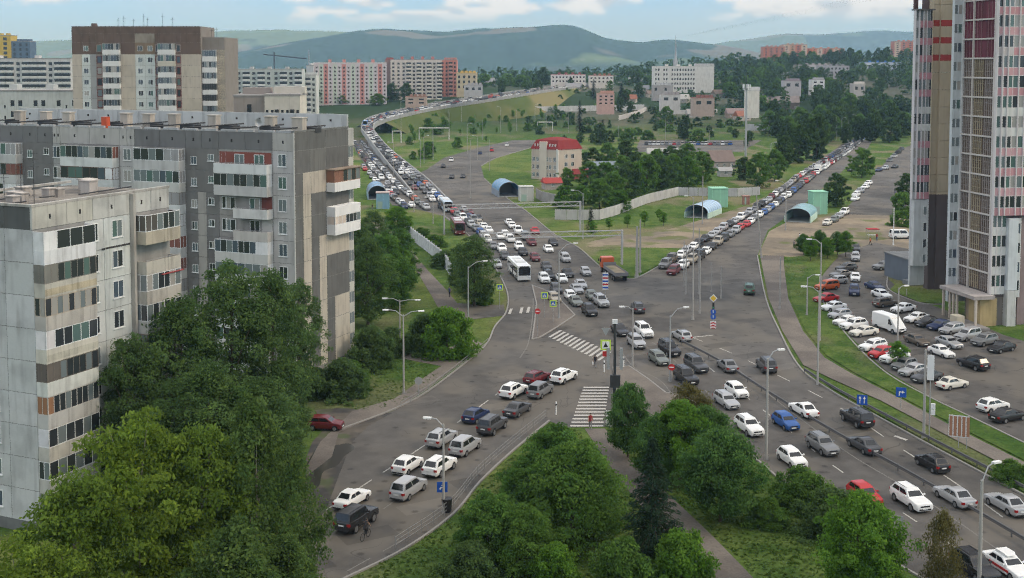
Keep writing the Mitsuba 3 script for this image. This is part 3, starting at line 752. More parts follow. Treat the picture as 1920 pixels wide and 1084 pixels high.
# ---- the longer grey block behind it
k = thing('apartment_block', 'long grey pebble-dash panel block with a beige stepped pattern on its end wall', 'apartment building')
C2 = (-26.78,143.81)
F = Frame(C2, NU, NN); E = Frame(C2, U, N)
L2, D2 = 58.0, 12.66
MB().ob(F, 0.02, L2, -D2 + 0.02, -0.07, -0.5, 31.4).put(k + '__wall', tone=(0.20, 0.20, 0.19), wear=0.5)
MB().ob(F, 0.3, L2, -D2 + 0.4, -0.3, 31.4, 31.46).put(k + '__roof', tone=(0.13, 0.14, 0.14), wear=0.8)
ZJ2 = [29.4 - 2.8 * i for i in range(11)]
DK, DK2, BG = (0.135, 0.136, 0.13), (0.165, 0.165, 0.155), (0.46, 0.42, 0.35)
sx = [0, 1.85, 3.65, 5.45, 7.15, 9.0, D2]
rows = [((0, 7.15, DK), (7.15, D2, DK)), ((0, 3.65, DK), (3.65, 7.15, DK2), (7.15, D2, DK)), ((0, 1.85, DK), (1.85, 3.65, BG), (3.65, 7.15, BG), (7.15, D2, DK)),
        ((0, 1.85, DK), (1.85, 3.65, BG), (3.65, 7.15, DK), (7.15, D2, DK)), ((0, 1.85, DK), (1.85, 3.65, BG), (3.65, 7.15, DK), (7.15, D2, DK)),
        ((0, 1.85, DK), (1.85, 3.65, BG), (3.65, 5.45, DK), (5.45, 7.15, BG), (7.15, D2, BG)), ((0, 1.85, DK), (1.85, 3.65, BG), (3.65, 5.45, DK), (5.45, 7.15, BG), (7.15, D2, DK)),
        ((0, 1.85, DK), (1.85, 3.65, BG), (3.65, 5.45, DK), (5.45, 7.15, BG), (7.15, D2, DK))] + [((0, 1.85, DK), (1.85, 3.65, BG), (3.65, 5.45, DK), (5.45, 7.15, BG), (7.15, 9.0, DK), (9.0, D2, BG))] * 3
for r, row in enumerate(rows):
    z1 = 31.7 if r == 0 else ZJ2[r - 1]
    z0 = ZJ2[r]
    for a0, a1, c in row:
        wall_piece(k, E, a0, a1, z0, z1, c, 0.55, g=0.03)
MB().ob(E, -0.2, 0.04, -0.07, 0.05, 1.0, 31.7).put(k + '__corner_strip', tone=(0.43, 0.44, 0.42), wear=0.5)
MB().ob(E, -0.1, D2 + 0.1, -0.3, 0.06, 31.7, 31.9).put(k + '__coping', tone=(0.16, 0.165, 0.16), wear=0.7)
# front wall
MAINROW = [(0.05, 3.2, 'w'), (3.2, 11.4, 'bA'), (11.4, 16.6, 'st'), (16.6, 24.9, 'bB'), (24.9, 27.4, 'w2'), (27.4, 37.7, 'bC'), (37.7, 39.0, 'w3'), (39.0, 44.5, 'st'), (44.5, 53.0, 'bD'), (53.0, L2, 'w')]
for a0, a1, t in MAINROW:
    att = GREY if t in ('w', 'w2', 'w3') or t == 'bC' else DK
    for h in ([a0, a1] if t == 'w' else [a0, (a0 + a1) / 2, a1])[:-1]:
        w = a1 - a0 if t == 'w' else (a1 - a0) / 2
        wall_piece(k, F, h, h + w, 29.4, 31.65, (0.42, 0.41, 0.385) if att == GREY else (0.175, 0.175, 0.175), 0.45)
        MB().ob(F, h + w / 2 - 0.12, h + w / 2 + 0.12, -0.05, 0.015, 30.3, 30.7).put(key_for(k + '__vent'), tone=(0.03, 0.03, 0.03))
    for j in range(10):
        z0, z1 = ZJ2[j + 1], ZJ2[j]
        if t == 'st':
            wall_piece(k, F, a0, a1, z0, z1, (0.175, 0.172, 0.168), 0.45)
            window(k, F, a0 + 0.75, a0 + 1.65, z0 + 0.95 + 0.25, z0 + 2.1, fw=0.06)
            window(k, F, a1 - 1.75, a1 - 0.85, z0 + 0.2 - 0.9 + 1.4, z0 + 1.75, fw=0.06)
            if j > 1 and a0 < 20: MB().ob(F, a0 + 2.0, a0 + 3.3, -0.02, 0.05, z0 + 0.03, z1 - 0.03).put(key_for(k + '__wall_strip'), tone=(0.37, 0.355, 0.33), wear=0.5)
        elif t[0] == 'w':
            wall_piece(k, F, a0, a1, z0, z1, (0.46, 0.455, 0.44) if t != 'w3' else (0.36, 0.36, 0.35), 0.45)
            c = (a0 + a1) / 2 + (0.15 if t == 'w' else 0)
            window(k, F, c - 0.62, c + 0.62, z0 + 0.85, z1 - 0.40)
        else:
            wall_piece(k, F, a0, a1, z0, z1, (0.30, 0.29, 0.275), 0.6)
            window(k, F, a1 - 1.2, a1 - 0.45, z0 + 0.85, z1 - 0.4, sashes=1)
            sec = {'bA': [(3.25, 11.3)], 'bB': [(16.7, 24.1)], 'bC': [(27.6, 36.6)], 'bD': [(44.6, 52.0)]}[t]
            s0, s1 = sec[0]
            if t == 'bA' and j in (2, 3): s1 = 8.4
            if t == 'bA' and j < 1:
                balcony(k, F, s0, s1, z0 + 0.05, 1.2, tone=(0.66, 0.68, 0.66), wear=0.35, glaze=False)
                MB().ob(F, s0 + 0.1, s1 - 0.1, 0.0, 0.05, z0 + 0.1, z1 - 0.3).put(key_for(k + '__loggia_wall'), tone=(0.22, 0.075, 0.06), wear=0.5)
                for q in (4.4, 7.4): window(k, F, q, q + 1.5, z0 + 0.75, z1 - 0.55, d=0.06)
            elif t == 'bA' and j in (2, 3):
                balcony(k, F, s0, s1, z0 + 0.05, 1.2, tone=(0.62, 0.62, 0.60) if j == 2 else (0.52, 0.50, 0.46), wear=0.45, glaze=False)
                MB().ob(F, s0 + 0.1, s0 + 1.6, 0.0, 0.05, z0 + 0.1, z1 - 0.2).put(key_for(k + '__loggia_wall'), tone=(0.20, 0.07, 0.06) if j == 2 else (0.5, 0.49, 0.46), wear=0.5)
                for q in (5.2, 8.9): window(k, F, q, q + 1.5, z0 + 0.85, z1 - 0.45, d=0.004)
            else:
                tone = [(0.64, 0.66, 0.64), (0.54, 0.54, 0.51), (0.60, 0.62, 0.61), (0.50, 0.50, 0.48)][int(RNG.integers(4))]
                fr = [W, (0.55, 0.55, 0.53), (0.22, 0.20, 0.18), W][int(RNG.integers(4))]
                if t == 'bC' and j == 1: fr = (0.17, 0.10, 0.08)
                balcony(k, F, s0, s1, z0 + 0.05, 1.2, tone=tone, wear=0.5, frame=fr, n=int(RNG.integers(6, 10)), solid=float(RNG.choice([0, 0, 0.2, 0.3])), backing=[W, (0.22, 0.10, 0.08), (0.3, 0.3, 0.3)][int(RNG.integers(3))])
# pale caps along the eaves, with gaps
a = 0.3
while a < L2 - 3:
    w = 2.3
    MB().ob(F, a, a + w, -0.34, 0.05, 31.65, 31.92).put(key_for(k + '__coping_slab'), tone=jit((0.40, 0.41, 0.42)), wear=0.6)
    a += w + (0.75 if (int(a) % 3) else 0.35)
# rear attic wall, ventilation shafts, pipes, an orange hatch, a dish
mb = MB().ob(F, 0.0, L2, -D2, -D2 + 0.35, 31.4, 33.5)
mb.put(k + '__attic_wall', tone=(0.42, 0.44, 0.43), wear=0.5)
for i in range(15):
    a = 0.8 + i * 3.8
    MB().ob(F, a, a + 3.3, -D2 + 0.35, -D2 + 0.42, 31.55, 33.4).put(key_for(k + '__attic_panel'), tone=jit((0.47, 0.49, 0.48)), wear=0.4)
    MB().ob(F, a + 1.5, a + 1.8, -D2 + 0.42, -D2 + 0.45, 32.5, 32.8).put(key_for(k + '__vent'), tone=(0.03, 0.03, 0.03))
for a, d, w in ((1.1, -3.5, 1.6), (6.6, -5.0, 1.3), (15.6, -5.0, 1.3), (22.5, -5.4, 1.3), (26.2, -4.6, 1.3), (30.6, -5.2, 1.3), (40.4, -4.6, 1.3), (45.2, -5.2, 1.3), (50, -5, 1.3)):
    MB().ob(F, a, a + w, d - 1.0, d, 31.46, 33.3).ob(F, a - .12, a + w + .12, d - 1.12, d + .12, 33.3, 33.42).put(key_for(k + '__shaft'), tone=jit((0.46, 0.42, 0.36), 0.05), wear=0.6)
MB().ob(F, 31.3, 32.2, -2.6, -1.9, 31.46, 33.0).put(k + '__hatch', tone=(0.52, 0.10, 0.05))
mb = MB()
for a in np.arange(3.5, 55, 6.3):
    mb.tube([F.at(a, -1.4, 31.98), F.at(a - 3.9, -6.5, 32.3)], 0.10, 5)
    mb.tube([F.at(a + 0.9, -1.4, 31.95), F.at(a - 3.0, -6.5, 32.2)], 0.08, 5)
    mb.ob(F, a - 3.6, a - 1.2, -6.0, -4.6, 31.46, 32.1)
mb.put(k + '__roof_ridge', 'dark_steel'); say(k + '__roof_ridge', '', kind='stuff')
q = F.at(5.9, -1.0, 31.5)
mb = MB().tube([q, q + [0, 0, 1.3]], 0.06, 6)
th = np.linspace(0, 2 * np.pi, 19)[:-1]
ring = [q + [0.55 * math.cos(t) * 0.8, -0.25 - 0.3 * abs(math.cos(t)) * 0, 1.3 + 0.55 * math.sin(t)] for t in th]
mb.add([q + [0, 0.05, 1.3]] + ring, [[0, i + 1, (i + 1) % 18 + 1] for i in range(18)])
mb.put(k + '__satellite_dish', 'galvanised')
# balconies hung on the end wall, and the stack behind the corner
balcony(k, E, 7.2, 13.5, 23.85, 1.25, tone=(0.70, 0.70, 0.68), wear=0.3, frame=(0.34, 0.20, 0.14), n=6, solid=0.34, backing=(0.25, 0.13, 0.09), side=1, panes=['glass', 'glass_pale'])
MB().ob(E, 7.0, 13.8, 0.0, 1.5, 26.5, 26.62).put(k + '__canopy', tone=(0.28, 0.22, 0.17), wear=0.9)
balcony(k, E, 7.2, 13.5, 18.25, 1.25, rail=1.15, top=2.3, tone=(0.72, 0.72, 0.70), wear=0.25, frame=W, n=7, solid=0.45, backing=(0.60, 0.52, 0.44), side=1)
MB().ob(E, 7.2, 13.5, 0.0, 1.27, 20.56, 21.75).put(k + '__balcony_hood', tone=(0.72, 0.72, 0.70), wear=0.25)
B = Frame(tuple(np.array(C2) + np.array(U) * D2), N, U)
for j in range(10):
    z0, z1 = ZJ2[j + 1] + 0.05, ZJ2[j]
    balcony(k, B, -3.6, -0.1, z0, 1.35, tone=(0.46, 0.46, 0.41), wear=0.5, frame=(0.5, 0.48, 0.44), n=4, side=2)
MB().ob(B, -3.7, 0.0, 0.0, 1.5, 29.3, 29.42).ob(B, -3.6, -0.05, 0.0, 1.4, 29.42, 31.6).put(k + '__stack_head', tone=(0.42, 0.42, 0.39), wear=0.5)

# ------------------------------------------------------------------ brown-topped tower block on the left
k = thing('tower_block', 'ten-storey beige tower block with a dark brown top and columns of white balconies', 'apartment building')
PX = 0.1345
F = Frame((-110.7, 296.0), (1, 0), (0, -1))
wA = 241 * PX
BR, PB, PL = (0.135, 0.098, 0.082), (0.45, 0.405, 0.34), (0.54, 0.57, 0.55)
MB().ob(F, 0, wA, -14, -0.05, 0, 49.7).ob(F, wA, wA + 42 * PX, -16, -1.6, 0, 47.0).put(k + '__wall', tone=(0.22, 0.2, 0.18), wear=0.4)
cols = [(0, 18, 'p'), (18, 34, 'w'), (34, 45, 'p2'), (45, 59, 'r'), (59, 91, 'b'), (91, 118, 'p'), (118, 137, 'w'), (137, 155, 'w'), (155, 162, 'r'), (162, 194, 'b'), (194, 204, 'r'), (204, 241, 'p')]
lev = [42.7 - 2.8 * i for i in range(13)]
for a0, a1, t in cols:
    for z0, z1 in ((45.6, 47.9), (47.9, 49.75)):
        wall_piece(k, F, a0 * PX, a1 * PX, z0, z1, BR if not (118 <= a0 < 150 and z0 < 47) else (0.26, 0.235, 0.2), 0.6)
    for j in range(13):
        z1 = 45.6 if j == 0 else lev[j - 1]
        z0 = lev[j] if j else 42.75
        tone = (BR if t not in ('w',) or a0 < 100 else (0.2, 0.15, 0.11)) if j == 0 else {'p': PB, 'p2': (0.33, 0.33, 0.32), 'w': PL, 'r': (0.30, 0.24, 0.21), 'b': (0.3, 0.29, 0.27)}[t]
        wall_piece(k, F, a0 * PX, a1 * PX, z0, z1, tone, 0.35)
        c = (a0 + a1) / 2 * PX
        if t == 'w': window(k, F, c - 0.62, c + 0.62, z0 + 0.75, z0 + 2.05, sill=False)
        if t == 'r': window(k, F, a0 * PX + 0.12, min(a1 * PX - 0.12, a0 * PX + 1.5), z0 + 0.5, z0 + 2.4, sashes=1, frame=(0.16, 0.05, 0.05) if j else (0.3, 0.25, 0.23), fw=0.16, sill=False)
        if t == 'b' and j > -1: balcony(k, F, a0 * PX + 0.05, a1 * PX - 0.05, z0, 1.1, tone=(0.62, 0.62, 0.61) if RNG.random() < .8 else (0.5, 0.47, 0.40), wear=0.3, frame=(0.5, 0.48, 0.46), n=6, side=1)
F2 = Frame((-110.7 + wA, 297.6), (1, 0), (0, -1))
for j in range(14):
    z0 = 43.9 - 2.8 * j
    wall_piece(k, F2, 0, 27 * PX, z0 - 2.8, z0, (0.5, 0.5, 0.49), 0.3)
    wall_piece(k, F2, 27 * PX, 42 * PX, z0 - 2.8, z0, (0.56, 0.49, 0.36), 0.3)
    balcony(k, F2, 0.1, 27 * PX, z0 - 2.8, 1.1, tone=(0.62, 0.62, 0.61), wear=0.3, frame=(0.55, 0.55, 0.54) if j < 3 else (0.15, 0.14, 0.14), n=6, side=1, panes=['glass'] if j in (3, 4) else None)
wall_piece(k, F2, 0, 42 * PX, 44.0, 47.0, (0.27, 0.24, 0.21), 0.6)
for a, h in ((75, 2.2), (86, 2.8), (104, 2.0), (124, 3.4), (131, 2.4), (160, 3.4), (178, 2.4), (252, 2.2), (262, 2.6)):
    q = F.at(a * PX, -5, 47.0 if a > 241 else 49.7)
    MB().tube([q, q + [0, 0, h]], 0.05, 5).tube([q + [-.5, 0, h * .8], q + [.5, 0, h * .8]], 0.03, 4).put(key_for(k + '__antenna'), 'dark_steel')
MB().ob(F, 33 * PX, 41 * PX, -3, -1.5, 49.7, 50.5).put(k + '__roof_hatch', tone=BR)


# ------------------------------------------------------------------ blocks farther off: walls, joined window panes, balcony bands
def block(label, o, u, length, depth, h, floors, tone, bays, name='apartment_block', top=1.2, base=0.0, cap=None, tones=None, z0=0.0, end_tone=None, roof=None, group=None, cat='apartment building', win=(0.42, 0.6), bal=(0.60, 0.60, 0.58), wear=0.35, second=0):
    """bays: string of columns: p plain, w window, b balcony, r coloured loggia, s stair"""
    k = thing(name, label, cat, group)
    n = (u[1], -u[0]) if u[1] * 0 - u[0] < 0 else (-u[1], u[0])
    F = Frame((*o, z0), u, n)
    hh = h - top - base
    fh = hh / floors
    MB().ob(F, 0, length, -depth, 0, -6, h).put(k + '__wall', tone=end_tone or tone, wear=wear)
    bw = length / len(bays)
    glass, bands, frames = MB(), MB(), MB()
    extra = {}
    ng = nb = 0
    for i, t in enumerate(bays):
        a0, a1 = i * bw, (i + 1) * bw
        if t in (tones or {}):
            extra.setdefault(t, MB()).ob(F, a0 + 0.05, a1 - 0.05, 0, 0.06, base, h - top * 0.4)
        for j in range(floors):
            zf = base + j * fh
            d = 0.06 if t in (tones or {}) else 0.0
            if t in 'wry':
                glass.ob(F, a0 + bw * (0.5 - win[0] / 2), a0 + bw * (0.5 + win[0] / 2), d - 0.1, d + 0.03, zf + fh * 0.3, zf + fh * (0.3 + win[1] * 0.9)); ng += 1
            elif t in 'bc':
                bands.ob(F, a0 + 0.1, a1 - 0.1, 0.0, 1.0, zf, zf + fh * 0.42)
                glass.ob(F, a0 + 0.15, a1 - 0.15, 0.0, 0.92, zf + fh * 0.42, zf + fh * 0.88); nb += 1
            elif t == 's':
                glass.ob(F, a0 + bw * 0.4, a0 + bw * 0.6, -0.1, 0.03, zf + fh * 0.1, zf + fh * 0.4)
    if glass.v:
        glass.put(k + '__window_glass', 'glass'); say(k + '__window_glass', '', kind='stuff')
    if bands.v:
        bands.put(k + '__balcony_front', tone=bal, wear=0.3); say(k + '__balcony_front', '', kind='stuff')
    for t, mb in extra.items():
        mb.put(key_for(k + '__coloured_bay'), tone=tones[t], wear=0.25); say(k + '__coloured_bay', '', kind='stuff')
    MB().ob(F, -0.15, length + 0.15, -depth - 0.15, 0.15, h, h + 0.45).put(k + '__roof_edge', tone=cap or (0.3, 0.29, 0.28), wear=0.4)
    for j in range(1, 5):
        a = length * j / 5
        MB().ob(F, a, a + 2.2, -depth * 0.6, -depth * 0.3, h + 0.45, h + 1.9 + (0.8 if roof else 0)).put(key_for(k + '__roof_house'), tone=roof or cap or tone, wear=0.3)
    if second:                                        # windows on the visible end
        q = MB()
        sgn = second
        aa = (0.0, -0.03) if sgn < 0 else (length, length + 0.03)
        for j in range(floors):
            for d in (0.3, 0.7):
                q.ob(F, min(aa) - (0.05 if sgn > 0 else 0), max(aa) + (0.05 if sgn < 0 else 0), -depth * d - 0.7, -depth * d + 0.7, base + j * fh + fh * .3, base + j * fh + fh * .8)
        q.put(k + '__end_window_glass', 'glass'); say(k + '__end_window_glass', '', kind='stuff')
    return k


def X(px, Y): return (px - 960) / 2200 * Y


block('long pale block with dark balcony rows beyond the roof of the grey block', (X(-220, 620), 615), (1, 0.02), (358) / 2200 * 620, 14, 43.2, 14, (0.50, 0.50, 0.48), 'bbwbbwbbbwbb' * 2, bal=(0.55, 0.55, 0.53), wear=0.5)
block('low pale green panel block in front of the long pale block', (X(-200, 330), 330), (1, 0.0), 346 / 2200 * 330, 12, 32.6, 10, (0.46, 0.49, 0.47), 'wpwwpwsw' * 3, top=2.0, win=(0.5, 0.6))
k = block('yellow and navy high-rise at the upper edge of the town', (X(-40, 900), 900), (1, 0.05), 62 / 2200 * 900, 14, 62.5, 17, (0.50, 0.36, 0.08), 'yyy', name='high_rise', cat='high-rise', base=0.5, win=(0.32, 0.7))
block('blue-grey high-rise wing attached beside the yellow tower', (X(24, 902), 902), (1, 0.05), 34 / 2200 * 900, 14, 58, 16, (0.10, 0.15, 0.21), 'yyy', name='high_rise', cat='high-rise', win=(0.35, 0.7))
block('grey-green nine-storey block with balcony columns between the tower block and the pink row', (X(400, 780), 780), (1, 0.03), 166 / 2200 * 780, 14, 37, 11, (0.42, 0.45, 0.42), 'wbwwbwbwwbwb', cap=(0.36, 0.36, 0.34))
block('plain pale block end beside the pink row of flats', (X(563, 800), 800), (1, 0.03), 30 / 2200 * 800, 14, 33, 9, (0.48, 0.50, 0.46), 'wbw')
block('pale attic storey with roof boxes rising over the long grey block', (X(496, 260), 260), (1, 0.05), 66 / 2200 * 260, 12, 33.2, 9, (0.50, 0.47, 0.41), 'wwbwwbw', top=2.6, win=(0.5, 0.6))
block('dark low roof house between the tower block and the pale attic', (X(438, 262), 262), (1, 0.05), 58 / 2200 * 262, 12, 33.0, 9, (0.27, 0.24, 0.22), 'pwp')
RW = {'r': (0.50, 0.22, 0.19), 'y': (0.46, 0.50, 0.42)}
g6 = float(hz(-130, 895))
block('long row of pink and white flats with red loggia columns', (X(590, 880), 880), (1, 0.22), 134 / 2200 * 890, 14, 31, 10, (0.52, 0.47, 0.47), 'wyrwywrwywrwywrw', tones=RW, z0=g6, top=2.2, cap=(0.55, 0.52, 0.5), roof=(0.45, 0.2, 0.17), win=(0.4, 0.55))
block('narrow white block end at the start of the pink row', (X(588, 875), 875), (0.5, 0.5), 0.5, 9, 29, 10, (0.55, 0.55, 0.53), 'p', z0=g6)
block('brownish link block between the pink row and the cream block', (X(722, 940), 940), (1, 0.1), 14 / 2200 * 940, 12, 31, 10, (0.27, 0.19, 0.17), 'p', z0=float(hz(-100, 940)), cap=(0.3, 0.1, 0.09))
block('cream block of flats with stacked balconies and red roof boxes', (X(733, 930), 930), (1, 0.12), 96 / 2200 * 930, 14, 31.5, 10, (0.55, 0.50, 0.44), 'wwwbwbwbwb', z0=float(hz(-90, 930)), top=1.6, roof=(0.42, 0.16, 0.14), bal=(0.62, 0.58, 0.50))
block('red brick block behind the cream block of flats', (X(826, 960), 960), (1, 0.0), 31 / 2200 * 960, 14, 30, 9, (0.48, 0.20, 0.16), 'wwbw', z0=float(hz(-50, 960)), bal=(0.5, 0.3, 0.25))
k = block('low house with a bright ochre roof in front of the red block', (X(856, 930), 930), (1, 0.0), 38 / 2200 * 930, 12, 13, 3, (0.5, 0.42, 0.28), 'wwww', name='house', cat='house', z0=float(hz(-38, 930)) + 8, cap=(0.52, 0.36, 0.10))
# white institute with a mast, on the rise
zh = float(hz(130, 1010))
k = block('white five-storey institute building on the rise below the hills', (X(1227, 1000), 1000), (1, 0.03), 112 / 2200 * 1000, 16, 22, 5, (0.60, 0.59, 0.55), 'wwpwwpwwwwwwwwwppppppp', name='institute_building', cat='office building', z0=zh, top=1.0, base=1.5, cap=(0.55, 0.54, 0.5), win=(0.5, 0.55))
MB().box((X(1318, 1010), 1006, zh + 23.6), (16, 8, 2.0)).put(k + '__plant_room', tone=(0.5, 0.5, 0.48))
m = thing('lattice_mast', 'slender grey lattice mast behind the white institute', 'mast')
xm = X(1266, 1040)
mb = MB().box((xm, 1040, zh + 14), (3.6, 3.6, 28))
mb.put(m, tone=(0.42, 0.43, 0.43))
MB().tube([(xm, 1040, zh + 28), (xm, 1040, zh + 36), (xm, 1040, zh + 50)], [1.2, 0.5, 0.15], 6).put(m + '__antenna', 'galvanised')
m = thing('tower_crane', 'thin dark tower crane standing over the grey-green block', 'crane')
xm = X(515, 1100)
MB().tube([(xm, 1100, 0), (xm, 1100, 52)], 0.7, 4).put(m + '__tower', 'dark_steel')
MB().tube([(xm - 10, 1100, 50), (xm + 30, 1100, 46)], 0.5, 4).put(m + '__jib', 'dark_steel')
m = thing('mast', 'white and grey radio mast beside the grey-green block', 'mast')
xm = X(580, 1000)
MB().tube([(xm, 1000, 0), (xm, 1000, 30), (xm, 1000, 53)], [0.8, 0.6, 0.3], 5).put(m, 'galvanised')
# orange brick blocks on the right skyline
zr = float(hz(360, 1600))
OB = {'r': (0.46, 0.17, 0.11), 'y': (0.55, 0.42, 0.32)}
for i, (p0, p1, top, lab, c, bays) in enumerate(((1430, 1470, 88, 'reddish brick block at the left end of the orange skyline row', (0.42, 0.19, 0.14), 'rwrw'), (1468, 1512, 84, 'buff and orange brick block with roof turret in the skyline row', (0.50, 0.30, 0.20), 'ywry'),
                                  (1510, 1582, 91, 'long orange brick block at the right end of the skyline row', (0.52, 0.22, 0.13), 'rwyrwyr'), (1675, 1722, 78, 'orange and white brick block close to the tall tower', (0.46, 0.20, 0.15), 'ywrw'))):
    Y = 1560 + 20 * i
    block(lab, (X(p0, Y), Y), (1, 0.02), (p1 - p0) / 2200 * Y, 16, EYE + (122 - top) / 2200 * Y - zr, 10, c, bays, z0=zr, tones=OB, win=(0.35, 0.5))
for i, (p0, p1, yt, yb, Y, lab, c, nm, cat, fl, bays, cap) in enumerate((
        (1615, 1690, 117, 134, 1280, 'long low building with a bright blue roof under the skyline trees', (0.48, 0.52, 0.56), 'shed', 'building', 1, 'wwwwwwww', (0.06, 0.18, 0.42)),
        (1534, 1592, 124, 140, 1180, 'grey school building among the hillside trees', (0.36, 0.35, 0.35), 'school_building', 'building', 2, 'wwwwwwww', (0.28, 0.27, 0.27)),
        (1500, 1560, 122, 134, 1250, 'pale low building behind the grey school', (0.44, 0.42, 0.4), 'shed', 'building', 1, 'wwww', (0.4, 0.36, 0.34)),
        (1034, 1098, 140, 156, 1050, 'terraced houses with maroon roofs beside the rising road', (0.6, 0.57, 0.53), 'terraced_house', 'house', 2, 'wwwwwwwwww', (0.30, 0.08, 0.08)),
        (1105, 1150, 142, 157, 1070, 'white terraced houses with brown roofs right of the maroon ones', (0.6, 0.57, 0.52), 'terraced_house', 'house', 2, 'wwwwww', (0.32, 0.15, 0.11)),
        (1121, 1152, 176, 197, 760, 'pink brick house behind the long white fence', (0.50, 0.33, 0.28), 'house', 'house', 3, 'www', (0.42, 0.25, 0.2)),
        (1403, 1424, 170, 200, 620, 'white gabled tower house beside the tall mast', (0.62, 0.60, 0.54), 'house', 'house', 3, 'pp', (0.5, 0.5, 0.48)),
        (1522, 1546, 150, 164, 900, 'white house among the dark trees on the right slope', (0.6, 0.6, 0.57), 'house', 'house', 2, 'ww', (0.35, 0.35, 0.34)),
        (1470, 1502, 152, 166, 880, 'mauve-roofed cottage on the right slope', (0.42, 0.4, 0.4), 'house', 'house', 1, 'ww', (0.28, 0.24, 0.26)),
        (1600, 1622, 158, 172, 860, 'pale-roofed cottage near the slope crest', (0.42, 0.39, 0.36), 'house', 'house', 1, 'ww', (0.5, 0.47, 0.43)),
        (1225, 1262, 160, 174, 860, 'long grey workshop below the white institute', (0.34, 0.33, 0.32), 'workshop', 'building', 1, 'wpwp', (0.40, 0.40, 0.39)),
        (1240, 1276, 178, 192, 760, 'white walled cottage with a grey roof near the waste heap', (0.5, 0.49, 0.47), 'house', 'house', 1, 'ww', (0.30, 0.28, 0.27)),
        (1300, 1340, 184, 200, 720, 'rust-roofed cottage in the gardens', (0.38, 0.30, 0.26), 'house', 'house', 1, 'ww', (0.24, 0.12, 0.10)),
        (760, 800, 182, 196, 800, 'small brown house beside the overpass bend', (0.40, 0.31, 0.24), 'house', 'house', 2, 'ww', (0.27, 0.16, 0.12)),
        (870, 905, 160, 172, 900, 'grey gabled house behind the overpass trees', (0.42, 0.41, 0.40), 'house', 'house', 1, 'www', (0.33, 0.32, 0.32)))):
    zt = EYE + (122 - yt) / 2200 * Y
    zb = EYE + (122 - yb) / 2200 * Y
    block(lab, (X(p0, Y), Y), (1, 0.04), (p1 - p0) / 2200 * Y, 9, zt - zb, fl, c, bays, name=nm, cat=cat, z0=zb, top=0.5, cap=cap, win=(0.45, 0.5))


GARD = []
# ------------------------------------------------------------------ houses with pitched roofs
def gable_house(label, o, rot, w, d, h, rh, tone, rtone, name='house', cat='house', wins=3, floors=1, over=0.4, wr=0.4):
    k = thing(name, label, cat)
    co, si = math.cos(rot), math.sin(rot)
    z0 = float(hz(*o))
    F = Frame((*o, z0), (co, si), (si, -co))
    MB().ob(F, 0, w, -d, 0, -1, h).put(k + '__wall', tone=tone, wear=0.5)
    m = MB()
    a, b = F.at(-over, over, h - 0.1), F.at(w + over, over, h - 0.1)
    c, e = F.at(w + over, -d - over, h - 0.1), F.at(-over, -d - over, h - 0.1)
    r0, r1 = F.at(-over, -d / 2, h + rh), F.at(w + over, -d / 2, h + rh)
    m.add([a, b, r1, r0], [[0, 1, 2, 3]]).add([c, e, r0, r1], [[0, 1, 2, 3]]).add([b, c, r1], [[0, 1, 2]]).add([e, a, r0], [[0, 1, 2]]).add([a, e, c, b], [[0, 1, 2, 3]])
    m.put(k + '__roof', tone=rtone, wear=wr)
    for j in range(floors):
        for i in range(wins):
            x = (i + 0.5) * w / wins
            window(k, F, x - 0.55, x + 0.55, h / floors * j + 0.9, h / floors * j + 2.2)
    return k, F


gable_house('low house with a blue-grey metal roof beside the red-roofed mansion', (27.76,422.38), 0.06, 10.5, 7, 2.6, 2.4, (0.36, 0.34, 0.32), (0.24, 0.29, 0.34))
gable_house('barn with a steep brown roof behind the white fence and shrubs', (77.33,448.43), 0.25, 9, 9, 3, 4.0, (0.28, 0.25, 0.23), (0.20, 0.155, 0.14))
gable_house('small grey shed in the yard beside the brown barn', (74.47,418.36), 0.1, 4.5, 4, 2.2, 1.2, (0.40, 0.40, 0.39), (0.36, 0.36, 0.35), name='shed', cat='shed', wins=1)
gable_house('cottage with a pale sheet roof hidden in the shrubbery', (57.68,494.11), 0.0, 15, 8, 2.8, 2.0, (0.30, 0.28, 0.26), (0.40, 0.40, 0.38))
gable_house('long dark barn with a pale roof edge beside the tall mast', (179.67,849.80), -0.12, 28, 12, 5, 4.5, (0.15, 0.13, 0.12), (0.22, 0.19, 0.18), name='barn', cat='barn', wins=5)
gable_house('wooden cottage among garden trees left of the mast', (144.17,782.51), 0.1, 12, 8, 3.2, 3.5, (0.28, 0.22, 0.18), (0.26, 0.20, 0.19))
gable_house('cottage with an ash-grey roof at the edge of the mown field', (117.47,782.51), 0.05, 13, 8, 3, 3.2, (0.36, 0.34, 0.3), (0.34, 0.33, 0.32))

